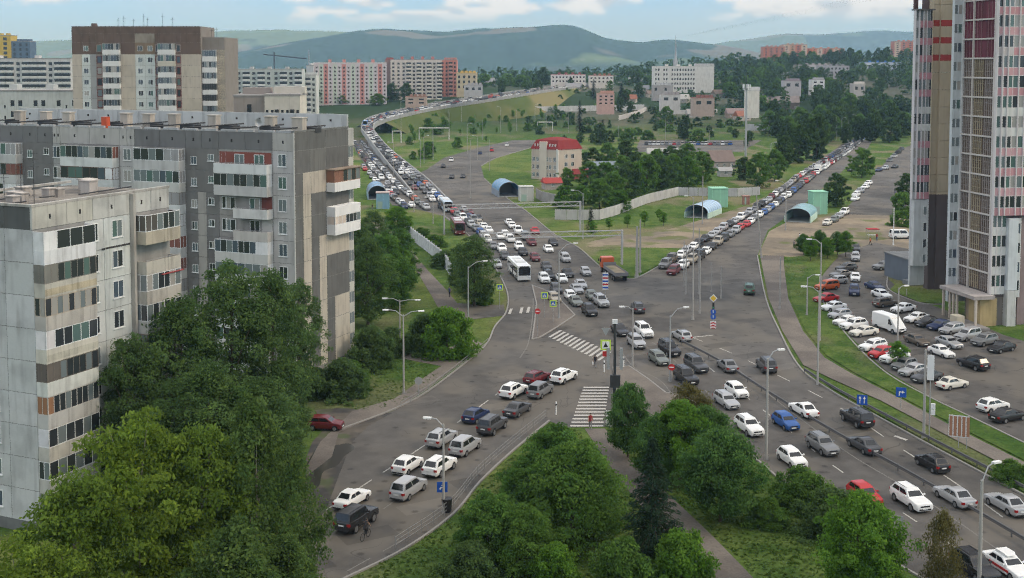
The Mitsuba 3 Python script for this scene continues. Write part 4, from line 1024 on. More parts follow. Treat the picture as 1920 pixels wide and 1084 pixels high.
rh = random.Random(3)
for i, (px, py, c, w) in enumerate(((1165,200,'rust', 11), (1190,192,'grey', 12), (1215,196,'brown', 10), (1262,200,'pale', 11), (1282,190,'rust', 9), (1316,206,'grey', 10), (1342,196,'brown', 10), (1180,178,'pale', 14), (1300,172,'brown', 13), (1062,190,'grey', 14), (1362,188,'pale', 10), (1385,214,'rust', 9), (1456,172,'grey', 12), (1486,166,'pale', 12), (1564,166,'brown', 12), (1640,176,'pale', 12), (905,180,'grey', 12), (820,188,'pale', 11), (790,192,'rust', 10))):
    Y = 40 * 2200 / (py - 122) * .80
    Y = min(max(Y, 640), 1250)
    rc = {'rust': (0.30, 0.13, 0.09), 'grey': (0.28, 0.28, 0.28), 'brown': (0.20, 0.15, 0.12), 'pale': (0.46, 0.45, 0.42)}[c]
    gable_house(f'{c}-roofed cottage among the gardens, ' + ['first', 'second', 'third', 'fourth', 'fifth', 'sixth'][sum(1 for q in GARD if q == c)] + f' of the {c} roofs built round the plots', ((px - 960) / 2200 * Y, Y), rh.uniform(-.5, .5), w, 8, 3, rh.uniform(2.6, 4), jit((0.40, 0.36, 0.31), .25), rc, name='cottage', wins=2)
    GARD.append(c)
# the red-roofed mansion
k = thing('mansion', 'beige four-storey mansion with a red mansard roof and white trimmed gable', 'house')
o = np.array((15.97,406.74))
FA = Frame(tuple(o), (-0.86, 0.51), (-0.51, -0.86))     # left front
FB = Frame(tuple(o), (0.84, 0.54), (0.54, -0.84))       # right front
WA, WB, HM = 10.6, 10.2, 10.6
co = [o, o + np.array([.84, .54]) * WB, o + np.array([.84, .54]) * WB + np.array([-.86, .51]) * WA, o + np.array([-.86, .51]) * WA]
MB().prism(co, -0.5, HM).put(k + '__wall', tone=(0.52, 0.45, 0.37), wear=0.3)
c = sum(co) / 4
m = MB()
low = [(*(c + (q - c) * 1.05), HM) for q in co]
mid = [(*(c + (q - c) * 0.80), HM + 3.2) for q in co]
m.hexa(low + mid).put(k + '__roof', tone=(0.26, 0.035, 0.035), wear=0.3)
m = MB().hexa([(*(c + (q - c) * 0.78), HM + 3.2) for q in co] + [(*(c + (q - c) * 0.25), HM + 4.1) for q in co])
m.put(k + '__roof_cap', tone=(0.23, 0.035, 0.035), wear=0.3)
for a in (0.8, 2.6, 4.0, 7.6, 9.2):
    for z in (0.9, 3.6, 6.3):
        window(k, FA, a, a + 1.0, z, z + 1.5)
for a in (2.8, 5.6):
    for z in (1.6, 4.6, 7.4): window(k, FB, a, a + 1.3, z, z + 1.5)
MB().ob(FA, 4.4, 7.2, -1.5, 0.35, 0, HM + 2.6).put(k + '__gable', tone=(0.60, 0.55, 0.46), wear=0.2)
MB().ob(FA, -0.15, 0.6, -0.3, 0.28, 0, HM + 0.2).put(k + '__corner_trim', tone=(0.62, 0.61, 0.58), wear=0.2)
for a in (0.9, 2.0, 3.1, 7.9, 9.0): MB().ob(FA, a, a + 0.5, -0.9, -0.1, HM + 0.6, HM + 1.9).put(key_for(k + '__dormer'), tone=(0.6, 0.58, 0.55))
gable_house('dark red lean-to against the foot of the mansion', (21.91,406.74), 0.2, 5, 4, 2.2, 1.6, (0.3, 0.08, 0.07), (0.22, 0.04, 0.04), name='shed', cat='shed', wins=1)
gable_house('shed with a round red roof behind the grey fence', (10.62,375.08), 0.2, 5.5, 5, 2.2, 1.5, (0.36, 0.33, 0.31), (0.36, 0.06, 0.05), name='shed', cat='shed', wins=1)

# ------------------------------------------------------------------ the tall tower on the right
k = thing('tower', 'tall apartment tower with pink balcony bands and a brown glazed stair strip', 'apartment building')
AV, BV = (-0.179, 0.984), (0.984, 0.179)
LEFT, BACKN = (-0.984, -0.179), (0.179, -0.984)
PT = np.array((71.6, 187.0))
FS = Frame(tuple(PT), BACKN, LEFT)                   # the stair front faces the avenue
LV = [44.03 - 3.0 * i for i in range(14)]
TOP = 64.0
P2 = PT + np.array(BACKN) * 9.0
FR = Frame(tuple(P2), BV, BACKN)                     # front towards us
MB().ob(FS, 0.0, 8.98, -24, -0.35, 4.4, TOP).put(k + '__core', tone=(0.12, 0.10, 0.10), wear=0.3)
MB().ob(FS, 0.6, 8.9, -24, -1.2, -0.5, 4.4).put(k + '__base', tone=(0.20, 0.18, 0.16), wear=0.5)
MB().ob(FS, -16.5, -0.9, -24, -9.2, 0, TOP).put(k + '__rear_wall', tone=(0.50, 0.51, 0.51), wear=0.35)
# glazed stair strip: dark bays with mullions and pale floor bars
lv = [LV[0] + 3 * i for i in range(6, 0, -1)] + LV
for j, z in enumerate(lv[:-1]):
    zb = lv[j + 1]
    wine = z > 41.5
    for i, (a0, a1) in enumerate(((0.25, 2.9), (3.1, 6.0), (6.0, 8.75))):
        MB().ob(FS, a0, a1, -0.3, -0.2, zb + 0.1, z - 0.1).put(key_for(k + '__stair_pane'), tone=jit((0.12, 0.035, 0.05) if wine else (0.105, 0.078, 0.062), 0.25), wear=0.3)
        q = MB()
        for t in ((0.28, 0.62) if wine else (0.12, 0.3, 0.5, 0.68, 0.86)):
            aa = a0 + (a1 - a0) * t
            q.ob(FS, aa - 0.07, aa + 0.07, -0.2, -0.1, zb + 0.1, z - 0.1)
        if not wine:
            for t in (0.3, 0.7): q.ob(FS, a0 + 0.4, a1 - 0.3, -0.2, -0.13, zb + 3 * t, zb + 3 * t + 0.08)
        q.put(key_for(k + '__mullion'), tone=(0.20, 0.10, 0.11) if wine else ((0.32, 0.27, 0.19) if i == 1 else (0.26, 0.23, 0.21)), wear=0.3)
    MB().ob(FS, 0.0, 9.0, -0.2, 0.03, z - 0.12, z + 0.12).put(key_for(k + '__floor_bar'), tone=(0.50, 0.47, 0.44), wear=0.2)
for a in (0.0, 2.9, 8.8):
    MB().ob(FS, a, a + 0.22, -0.25, 0.08, 4.8, TOP).put(key_for(k + '__pilaster'), tone=(0.60, 0.61, 0.60) if a < 1 else (0.52, 0.49, 0.45), wear=0.25)
# pale bay left of the strip
FBAY = Frame(tuple(PT + np.array(LEFT) * 1.5 - np.array(BACKN) * 0.0), BV, BACKN)
MB().ob(FBAY, 0.0, 7.6, -0.7, 0, 2.0, TOP).put(k + '__bay', tone=(0.50, 0.54, 0.55), wear=0.35)
for z in lv:
    window(k, FBAY, 0.62, 1.32, z - 2.0, z - 0.5, sashes=1, frame=(0.45, 0.48, 0.49), sill=False)
    MB().ob(FBAY, 0.04, 0.5, 0.0, 0.03, z - 1.95, z - 0.55).put(key_for(k + '__bay_pane'), 'glass_pale')
# front towards us: bands of glazed balconies, bowed out a little
PK = [(0.50, 0.27, 0.29), (0.54, 0.33, 0.35)]
WB_ = (0.60, 0.61, 0.59)
seq = {0: 'p', 1: 'p', 2: 'p', 3: 'p', 4: 'p', 5: 'w', 6: 'w', 7: 'p', 8: 'p', 9: 'p', 10: 'p', 11: 'w', 12: 'w', 13: 'w', 14: 'w', 15: 'w'}
z = 49.6
for j in range(-3, 16):
    zb = 47.6 - 3.05 * j                               # bottom of band j
    if zb < 3.8: break
    band = PK[j % 2] if seq.get(j, 'p') == 'p' else WB_
    right_edge = 9.5 if zb > 17 else 2.35
    for a0, a1, d in ((0.05, 0.8, 0.55), (0.8, 1.6, 0.85), (1.6, 2.4, 0.95), (2.4, 3.4, 0.85), (3.4, 4.4, 0.95), (4.4, 6.4, 1.0), (6.4, 9.5, 0.9)):
        if a1 > right_edge + 0.1: continue
        dd = d if zb > 17 else 0.35
        MB().ob(FR, a0, a1, -0.4, dd, zb, zb + 1.15).put(key_for(k + '__balcony_panel'), tone=jit(band if not (j == 2 and a0 < 2.0) else (0.5, 0.46, 0.46), 0.06), wear=0.35)
        MB().ob(FR, a0 + 0.14, a1 - 0.07, -0.4, dd - 0.08, zb + 1.15, zb + 2.95).put(key_for(k + '__balcony_pane'), ['glass', 'glass', 'glass_pale', 'glass_green'][int(RNG.integers(4))] if a0 < 2.3 or RNG.random() < 0.5 else 'glass_curtain')
        q = MB().ob(FR, a0 - 0.07, a0 + 0.08, -0.4, dd + 0.07, zb, zb + 3.05)
        q.ob(FR, a0 + 0.08, a1 - 0.07, -0.3, dd + 0.004, zb + 1.15, zb + 1.24).ob(FR, a0 + 0.08, a1 - 0.07, -0.3, dd + 0.004, zb + 2.95, zb + 3.05)
        q.put(key_for(k + '__balcony_mullion'), tone=(0.60, 0.58, 0.57), wear=0.2)
MB().ob(FR, 2.42, 4.0, -1.0, 1.05, 5.6, 16.6).put(k + '__white_pier', tone=(0.56, 0.60, 0.63), wear=0.4)
MB().ob(FR, 2.47, 3.95, -0.9, 1.0, -0.5, 5.55).put(k + '__white_pier_foot', tone=(0.52, 0.53, 0.52), wear=0.5)
MB().ob(FR, 4.0, 4.75, -1.0, 0.6, 4.4, 16.6).put(k + '__window_pier', tone=(0.55, 0.57, 0.57), wear=0.4)
for z in (14.2, 11.2, 8.2, 5.4): window(k, FR, 4.12, 4.66, z, z + 1.7, d=0.6, sashes=1, sill=False)
MB().ob(FR, 0.5, 9.5, -8.9, -0.42, 3.4, TOP).put(k + '__front_wall', tone=(0.38, 0.38, 0.37), wear=0.4)
MB().ob(FR, 4.76, 9.5, -8, 0.1, -0.5, 16.8).put(k + '__side_wall', tone=(0.26, 0.20, 0.20), wear=0.4)
FL = Frame((X(1713, 205.5), 205.5), BV, BACKN)
# beige rear wall with red bands, brown foot
OB_ = np.array((X(1747, 207), 207.0))
FB = Frame(tuple(OB_), BV, BACKN)
for a0, a1, d in ((0.0, 1.15, 0.0), (1.15, 5.5, 0.5)):
    for i in range(17):
        z1 = TOP - 1.4 - 3 * i + 0.02
        z0 = max(z1 - 2.98, 17.1)
        if z0 < z1: MB().ob(FB, a0 + 0.004, a1 - 0.004, -1.5, d, z0, z1 - 0.03).put(key_for(k + '__cladding'), tone=jit((0.52, 0.44, 0.32), 0.03), wear=0.25)
    MB().ob(FB, a0 + 0.002, a1 - 0.002, -1.5, d - 0.01, 0, 17.08).put(key_for(k + '__brown_foot'), tone=(0.125, 0.10, 0.10), wear=0.25)
    for z in (46.8, 43.8, 40.75): MB().ob(FB, a0, a1, d - 0.03, d + 0.03, z, z + 1.08).put(key_for(k + '__red_band'), tone=(0.42, 0.07, 0.065), wear=0.25)
MB().ob(FB, -1.2, 0.1, -1.9, -1.55, 49.6, 55).put(k + '__lift_house', tone=(0.14, 0.10, 0.11), wear=0.3)
MB().ob(FL, 0.1, 0.7, -1.0, -0.4, 49.75, 51.4).put(k + '__roof_vent', tone=(0.12, 0.07, 0.07))
# left wing with bowed glazed balconies
MB().ob(FL, 0.25, 3.05, -1.0, -0.5, 1.0, 49.5).put(k + '__wing_wall', tone=(0.48, 0.50, 0.51), wear=0.4)
MB().ob(FL, -0.1, 3.2, -1.2, 1.0, 49.5, 49.75).put(k + '__wing_coping', tone=(0.16, 0.15, 0.15))
for j in range(11):
    zb = 46.5 - 3.0 * j
    c = WB_ if j in (5, 6) else (0.47, 0.24, 0.27)
    for i, (a0, a1, d) in enumerate(((0.0, 0.55, 0.25), (0.55, 1.2, 0.6), (1.2, 1.85, 0.75), (1.85, 2.5, 0.75), (2.5, 3.0, 0.55))):
        MB().ob(FL, a0, a1, -0.5, d, zb, zb + 1.2).put(key_for(k + '__wing_panel'), tone=jit(c if i else (0.48, 0.48, 0.5), 0.08), wear=0.35)
        MB().ob(FL, a0 + 0.1, a1 - 0.04, -0.5, d - 0.08, zb + 1.2, zb + 2.98).put(key_for(k + '__wing_pane'), ['glass', 'glass_pale', 'glass_pale', 'glass_curtain'][int(RNG.integers(4))] if i < 4 else 'glass')
        MB().ob(FL, a0 - 0.06, a0 + 0.06, -0.5, d + 0.05, zb, zb + 3.0).put(key_for(k + '__wing_mullion'), tone=(0.58, 0.56, 0.56), wear=0.2)
MB().ob(FL, 0.3, 3.05, -0.5, 0.5, 4.6, 16.4).put(k + '__wing_foot', tone=(0.55, 0.57, 0.57), wear=0.45)
for z in (13.6, 10.7, 7.8, 5.1): window(k, FL, 2.05, 2.75, z, z + 1.6, d=0.5, sashes=1, sill=False)
# entrance canopy, columns and painted wall
MB().ob(FS, 0.4, 10.2, -0.3, 3.2, 4.3, 4.85).put(k + '__canopy', tone=(0.36, 0.33, 0.31), wear=0.5)
for a in (0.7, 2.6, 3.6, 4.6, 9.8):
    MB().ob(FS, a, a + 0.32, 2.6, 2.9, -0.1, 4.3).put(key_for(k + '__column'), tone=(0.50, 0.44, 0.37), wear=0.5)
MB().ob(FS, 6.2, 9.3, -1.2, 1.6, -0.5, 4.25).put(k + '__yellow_wall', tone=(0.42, 0.33, 0.17), wear=0.6)
MB().ob(FS, 3.8, 5.4, -1.2, 0.6, -0.5, 4.25).put(k + '__beige_wall', tone=(0.42, 0.33, 0.22), wear=0.5)
MB().ob(FS, 5.4, 6.2, -1.2, 0.2, 0, 3.4).put(k + '__door', tone=(0.03, 0.028, 0.03))
MB().ob(FS, 6.6, 8.4, 3.6, 5.0, -0.1, 1.5).put(k + '__notice_wall', tone=(0.55, 0.50, 0.38), wear=0.5)
MB().ob(FS, 5.0, 12.0, 1.6, 4.6, -0.1, 0.35).put(k + '__terrace', tone=(0.24, 0.23, 0.22), wear=0.6)
# slate shop annex and its green stairs
k = thing('shop_annex', 'slate-blue single-storey shop annex with a dark doorway at the foot of the tower', 'shop')
FX = Frame((71.23,212.49), BV, BACKN)
MB().ob(FX, 1.4, 6.6, -9, 0, 0, 4.3).put(k + '__wall', tone=(0.13, 0.155, 0.185), wear=0.3)
MB().ob(FX, 1.2, 6.8, -9, 0.5, 4.3, 4.55).put(k + '__roof', tone=(0.16, 0.17, 0.18))
MB().ob(FX, 1.5, 2.5, -0.1, 0.06, 1.0, 4.0).put(k + '__door', tone=(0.02, 0.022, 0.03))
for a in (3.2, 4.8): window(k, FX, a, a + 0.9, 1.9, 3.5, sashes=1)
MB().ob(FX, 0.2, 5.6, 0.0, 2.2, -0.2, 0.9).put(k + '__terrace', tone=(0.17, 0.18, 0.19), wear=0.5)
for i in range(6): MB().ob(FX, 5.62, 6.5, 0.3 * i, 0.3 * i + 0.3, -0.1, 2.0 - 0.33 * i).put(key_for(k + '__stair_tread'), tone=(0.10, 0.19, 0.15))
MB().ob(FX, 7.2, 7.7, 0.2, 0.5, 0, 2.4).put(k + '__red_sign', tone=(0.42, 0.06, 0.06))

# ------------------------------------------------------------------ vehicles
def loft(stations):
    """stations: list of equal-length rings (k, 3); closed ends. returns verts, faces"""
    R = np.array(stations)
    n, k, _ = R.shape
    v = R.reshape(-1, 3)
    f = []
    for i in range(n - 1):
        for j in range(k):
            a, b = i * k + j, i * k + (j + 1) % k
            f += [[a, b, b + k], [a, b + k, a + k]]
    c0, c1 = len(v), len(v) + 1
    v = np.vstack([v, R[0].mean(0), R[-1].mean(0)])
    for j in range(k):
        f += [[c0, (j + 1) % k, j], [c1, (n - 1) * k + j, (n - 1) * k + (j + 1) % k]]
    return v, np.array(f)


def hullmesh(pts):
    m = m3.Manifold.hull_points(np.asarray(pts, float))
    return m


def mani(v, f):
    t = trimesh.Trimesh(v, f, process=True)
    if t.volume < 0: t.invert()
    return m3.Manifold(m3.Mesh(np.asarray(t.vertices, np.float32), np.asarray(t.faces, np.uint32)))


def cyl_y(x, z, r, y0, y1, n=20):
    th = np.arange(n) * 2 * np.pi / n
    ring = lambda y: np.column_stack([x + r * np.cos(th), np.full(n, y), z + r * np.sin(th)])
    return loft([ring(y0), ring(y1)])


CARS = {
    # length, width, height, wheel radius, front axle, rear axle, belt height, hood height, deck height, x of: windscreen foot, roof front, roof rear, rear window foot
    'sedan': dict(L=4.6, W=1.78, H=1.45, r=.31, fa=1.42, ra=-1.28, belt=.93, hood=.88, deck=.95, ws=.95, rf=.15, rr=-1.0, rw=-1.65, sill=.2),
    'old_sedan': dict(L=4.3, W=1.66, H=1.42, r=.29, fa=1.33, ra=-1.12, belt=.92, hood=.86, deck=.90, ws=.72, rf=.15, rr=-1.0, rw=-1.5, sill=.2),
    'hatchback': dict(L=3.95, W=1.72, H=1.50, r=.30, fa=1.25, ra=-1.25, belt=.96, hood=.92, deck=.98, ws=.98, rf=.2, rr=-1.35, rw=-1.84, sill=.2),
    'wagon': dict(L=4.5, W=1.74, H=1.50, r=.31, fa=1.36, ra=-1.30, belt=.95, hood=.90, deck=.98, ws=.95, rf=.2, rr=-1.75, rw=-2.12, sill=.2),
    'suv': dict(L=4.55, W=1.84, H=1.68, r=.36, fa=1.36, ra=-1.30, belt=1.08, hood=1.04, deck=1.12, ws=.92, rf=.2, rr=-1.65, rw=-2.1, sill=.27),
    'offroader': dict(L=4.75, W=1.9, H=1.86, r=.39, fa=1.42, ra=-1.40, belt=1.18, hood=1.14, deck=1.18, ws=.78, rf=.35, rr=-2.05, rw=-2.27, sill=.33),
    'minivan': dict(L=4.6, W=1.78, H=1.72, r=.31, fa=1.42, ra=-1.34, belt=1.02, hood=1.0, deck=1.04, ws=1.25, rf=.35, rr=-1.9, rw=-2.2, sill=.2),
    'minibus': dict(L=5.2, W=1.9, H=2.1, r=.33, fa=1.6, ra=-1.55, belt=1.15, hood=1.1, deck=1.15, ws=1.75, rf=1.1, rr=-2.35, rw=-2.52, sill=.25),
}


def car_parts(kind, detail):
    s = CARS[kind]
    L, W, Hh, r = s['L'] / 2, s['W'] / 2, s['H'], s['r']
    xs_ = np.array([-L, -L + .06, -L + .22, s['ra'] - .5, s['ra'], s['ra'] + .5, -.1, .4, s['fa'] - .5, s['fa'], s['fa'] + .45, L - .28, L - .08, L])
    st = []
    for x in xs_:
        e = abs(x) / L
        w = W * (1 - .10 * e ** 5 - (.10 if e > .995 else .03 if e > .97 else 0))
        if x > s['ws'] - .2: top = s['belt'] + (s['hood'] - s['belt']) * min(1, (x - s['ws'] + .2) / .6) - .16 * max(0, (x - s['fa']) / (L - s['fa'])) ** 1.6
        elif x < s['rw'] + .1: top = s['deck'] - .05 * max(0, (-x - L + .25) / .25)
        else: top = s['belt']
        if e > .985: top -= .10
        lo = s['sill'] + (.08 if e > .97 else 0)
        h = top - lo
        half = [(w * .80, lo), (w * .97, lo + h * .18), (w, lo + h * .45), (w * .985, lo + h * .72), (w * .93, top - .045), (w * .84, top)]
        ring = [(x, y, z) for y, z in half] + [(x, 0, top + .025)] + [(x, -y, z) for y, z in reversed(half)] + [(x, 0, lo)]
        st.append(ring)
    body = mani(*loft(st))
    for ax in (s['fa'], s['ra']):
        for sg in (1, -1):
            body -= mani(*cyl_y(ax, r, r + .055, sg * (W - .24) if sg > 0 else -W - .2, W + .2 if sg > 0 else -(W - .24), 22))
    # cabin
    wb, wt = W * .90, W * .73
    zb, zt = s['belt'] - .03, Hh
    xa, xb, xc, xd = s['ws'], s['rf'], s['rr'], s['rw']
    cab = []
    for sg in (1, -1):
        cab += [(xa, sg * wb * .95, zb), (xd, sg * wb * .95, zb), (xa * .5 + xd * .5, sg * wb, zb), (xb, sg * wt * .9, zt - .02), (xc, sg * wt * .88, zt - .03), (xb, sg * (wt + .03), zt - .10), (xc, sg * (wt + .03), zt - .12), ((xb + xc) / 2, sg * wt * .9, zt), ((xb + xc) / 2, sg * wt * .5, zt + .018)]
    cabin = hullmesh(cab)
    body = body + cabin
    out = [('', body, 'PAINT', 35)]

    def face_quad(p, inset=0.0, off=.012):
        p = np.array(p, float)
        n = np.cross(p[1] - p[0], p[2] - p[0]); n /= np.linalg.norm(n)
        c = p.mean(0)
        return p + n * off

    lerp = lambda a, b, t: tuple(np.array(a) * (1 - t) + np.array(b) * t)
    zt2 = zt - .11
    # glass: the four slanted sides of the cabin
    fl, fr = (xa, wb * .95, zb), (xa, -wb * .95, zb)
    tl, tr = (xb, wt + .03, zt2), (xb, -(wt + .03), zt2)
    glass = {}

    def pane(name, A, B, C, D, u0, u1, v0, v1, off=.014):
        P = lambda u, v: np.array(lerp(lerp(A, B, u), lerp(D, C, u), v))
        q = np.array([P(u0, v0), P(u1, v0), P(u1, v1), P(u0, v1)])
        n = np.cross(q[1] - q[0], q[3] - q[0]); n /= np.linalg.norm(n)
        if n[2] < 0: n = -n; q = q[::-1]
        q2 = q + n * off
        m = MB().hexa(np.vstack([q - n * .02, q2]))
        glass[name] = m.mesh()
    ztop = zt - .045
    pane('windscreen', fr, fl, (xb, wt * .93, ztop), (xb, -wt * .93, ztop), .06, .94, .14, .97)
    pane('rear_window', (xd, wb * .95, zb), (xd, -wb * .95, zb), (xc, -wt * .9, ztop), (xc, wt * .9, ztop), .09, .91, .2, .94)
    bl, tlr = (xd, wb * .95, zb), (xc, wt + .03, zt2)
    mid = (xa * .5 + xd * .5, wb, zb); midt = ((xb + xc) / 2, wt + .03, zt2)
    for nm, sg in (('side_window', 1), ('side_window_far', -1)):
        f = lambda p: (p[0], p[1] * sg, p[2])
        pane(nm + '1', f(mid), f(fl), f(tl), f(midt), .05, .86, .22, .95, .016)
        pane(nm + '2', f(bl), f(mid), f(midt), f(tlr), .16, .95, .22, .95, .016)
    if detail == 0:
        vs = MB()
        for g in glass.values(): vs.add(*g)
        out.append(('window_glass', vs.mesh(), 'car_glass', False))
    else:
        for nm, g in glass.items():
            out.append((nm.rstrip('12').replace('_far', ''), g, 'car_glass', False))
    # wheels
    for ax in (s['fa'], s['ra']):
        for sg in (1, -1):
            y0, y1 = sorted((sg * (W - .20), sg * (W - .015)))
            if detail == 0:
                out.append(('wheel', cyl_y(ax, r, r, y0, y1, 10), 'tyre', 40))
            else:
                out.append(('wheel', cyl_y(ax, r, r, y0, y1, 18), 'tyre', 40))
                yy = sorted((sg * (W - .02), sg * (W - .005)))
                out.append(('wheel>rim', cyl_y(ax, r, r * .64, yy[0], yy[1], 14), 'rim', 40))
    if detail:
        for sg in (1, -1):
            y = sg * W * .68
            m = hullmesh([(L - .34, y + sg * .20, s['hood'] - .30), (L - .34, y + sg * .20, s['hood'] - .17), (L - .08, y - sg * .14, s['hood'] - .33), (L - .08, y - sg * .14, s['hood'] - .20), (L - .055, y + sg * .05, s['hood'] - .32), (L - .06, y + sg * .05, s['hood'] - .21), (L - .5, y, s['hood'] - .3), (L - .5, y, s['hood'] - .18)])
            out.append(('headlight', m, 'lamp_clear', False))
            zr = s['deck'] - .12
            m = hullmesh([(-L - .012, y - sg * .08, zr), (-L - .012, y + sg * .10, zr), (-L + .10, y + sg * .245, zr), (-L - .012, y - sg * .08, zr - .20), (-L - .012, y + sg * .10, zr - .22), (-L + .10, y + sg * .245, zr - .20), (-L + .2, y, zr), (-L + .2, y, zr - .2)])
            out.append(('tail_light', m, 'lamp_red', False))
            m = hullmesh([(xa - .28, sg * (wb - .02), zb + .10), (xa - .22, sg * (wb + .20), zb + .08), (xa - .22, sg * (wb + .20), zb + .22), (xa - .35, sg * (wb + .20), zb + .10), (xa - .35, sg * (wb + .20), zb + .22), (xa - .28, sg * (wb - .02), zb + .18), (xa - .38, sg * (wb - .02), zb + .14)])
            out.append(('mirror', m, 'PAINT', False))
        out.append(('grille', MB().box((L - .035, 0, s['hood'] - .34), (.10, W * 1.0, .14)).mesh(), 'trim', False))
        out.append(('bumper', MB().box((L - .03, 0, s['sill'] + .16), (.08, W * 1.3, .13)).mesh(), 'trim', False))
        out.append(('number_plate', MB().box((L + .018, 0, s['sill'] + .24), (.03, .52, .12)).mesh(), 'plate', False))
        out.append(('number_plate', MB().box((-L - .012, 0, s['deck'] - .32), (.03, .52, .12)).mesh(), 'plate', False))
        out.append(('rear_bumper', MB().box((-L + .0, 0, s['sill'] + .14), (.07, W * 1.5, .12)).mesh(), 'trim', False))
        out.append(('underbody', MB().box((0, 0, s['sill'] - .02), (L * 1.7, W * 1.5, .10)).mesh(), 'trim', False))
        if kind in ('suv', 'offroader', 'wagon'):
            for sg in (1, -1):
                out.append(('roof_rail', MB().tube([(xb - .1, sg * wt * .78, zt + .045), (xc + .1, sg * wt * .78, zt + .035)], .022, 5).mesh(), 'trim' if kind != 'wagon' else 'rim', True))
        if kind in ('offroader',):
            out.append(('spare_cover', MB().add(*cyl_y(0, 0, .01, 0, .01, 6)).mesh(), 'trim', False))
    else:
        out.append(('light_strip', MB().box((L - .05, W * .6, s['hood'] - .26), (.12, .3, .1)).box((L - .05, -W * .6, s['hood'] - .26), (.12, .3, .1)).mesh(), 'lamp_clear', False))
    return [(n, mikit.ply(g, smooth=sm), m) for n, g, m, sm in out if n != 'spare_cover']


PROTO = {}
FAR, FAR_LIMIT = [], 470.0
KEEP_OUT = []


def put_parts(key, parts, x, y, z, yaw, paint, pitch=0.0, scale=1.0):
    tw = T().translate([float(x), float(y), float(z)]).rotate([0, 0, 1], math.degrees(yaw)).rotate([0, 1, 0], -math.degrees(pitch)).scale(scale)
    last = {}
    for n, shape, m in parts:
        if n == '': kk = key
        else:
            a, _, b = n.partition('>')
            if b:
                kk = key_for(last[a] + '__' + b)
            else:
                kk = key_for(key + '__' + a); last[a] = kk
        if n == '': USED.setdefault(kk, 0)
        kk2 = kk if n else key + '__body'
        scene[kk2] = {**shape, 'to_world': tw, 'bsdf': {'type': 'ref', 'id': PAINT[paint] if m == 'PAINT' else m}}


NAME = {'sedan': 'sedan', 'old_sedan': 'sedan', 'hatchback': 'hatchback', 'wagon': 'estate_car', 'suv': 'suv', 'offroader': 'off_road_car', 'minivan': 'minivan', 'minibus': 'minibus'}
SAYN = {'sedan': 'sedan', 'old_sedan': 'old boxy sedan', 'hatchback': 'hatchback', 'wagon': 'estate car', 'suv': 'suv', 'offroader': 'tall off-road car', 'minivan': 'minivan', 'minibus': 'minibus'}


def car(kind, paint, x, y, yaw, label, group, z=0.03, detail=1, pitch=0.0, scale=1.0):
    if (kind, detail) not in PROTO: PROTO[kind, detail] = car_parts(kind, detail)
    if detail == 0 and y > FAR_LIMIT:                  # past the three hundred that show largest
        FAR.append((kind, paint, x, y, yaw, z, pitch))
        return None
    k = thing(NAME[kind], label, 'car', group)
    put_parts(k, PROTO[kind, detail], x, y, z, yaw, paint, pitch, scale)
    KEEP_OUT.append((x, y))
    return k


def head(a, b): return math.atan2(b[1] - a[1], b[0] - a[0])


ORD = ['first', 'second', 'third', 'fourth', 'fifth', 'sixth', 'seventh', 'eighth', 'ninth', 'tenth', 'eleventh', 'twelfth', 'thirteenth', 'fourteenth', 'fifteenth', 'sixteenth', 'seventeenth', 'eighteenth', 'nineteenth', 'twentieth'] + [f'{i}th' for i in range(21, 80)]
# --- the side road at the lower left: everything heads up to the junction
h1 = head((-14.83,102.82), (1.61,139.29))
h2 = head((-3.55,127.72), (6.88,148.97))
G1 = 'cars queuing on the side road'
for kind, paint, x, y, yaw, lab in (
        ('old_sedan', 'white', -14.59,104.60, h1 - .02, 'white boxy hatchback beside the black off-road car at the back of the queue'),
        ('offroader', 'black', -13.53,99.56, h1 - .02, 'black off-road car last in the side road queue, next to the cyclist'),
        ('minivan', 'silver', -9.65,107.04, h1, 'silver minivan behind the two white hatchbacks'),
        ('hatchback', 'white', -10.33,113.64, h1, 'white hatchback in the outer lane, behind the silver off-road car'),
        ('suv', 'white', -7.13,113.02, h1, 'white suv beside the white hatchback, partly behind the lamp post'),
        ('suv', 'silver', -7.44,121.63, h1, 'silver suv between the white hatchback and the blue hatchback'),
        ('minivan', 'silver', -4.86,119.19, h1, 'silver-grey minivan right behind the dark grey off-road car'),
        ('hatchback', 'dark blue', -4.09,129.97, h1 - .05, 'dark blue hatchback in the outer lane of the side road'),
        ('offroader', 'dark grey', -2.16,126.04, h1, 'dark grey off-road car between the blue hatchback and the dark sedan'),
        ('sedan', 'dark grey', 0.61,132.45, h2, 'dark grey sedan behind the grey minivan'),
        ('suv', 'white', 0.19,139.75, h2 - .05, 'white suv in the outer lane level with the dark grey sedan'),
        ('minivan', 'grey', 3.43,139.99, h2, 'grey minivan just below the dark red estate'),
        ('wagon', 'dark red', 3.17,146.09, h2 - .1, 'dark red estate car with a black tail beside the grey minivan'),
        ('suv', 'white', 6.55,146.35, h2 - .1, 'white suv at the head of the side road queue')):
    car(kind, paint, x, y, yaw, lab, G1)
car('hatchback', 'dark red', -20.54,126.75, -0.12, 'dark red hatchback parked on the muddy verge under the trees', None)
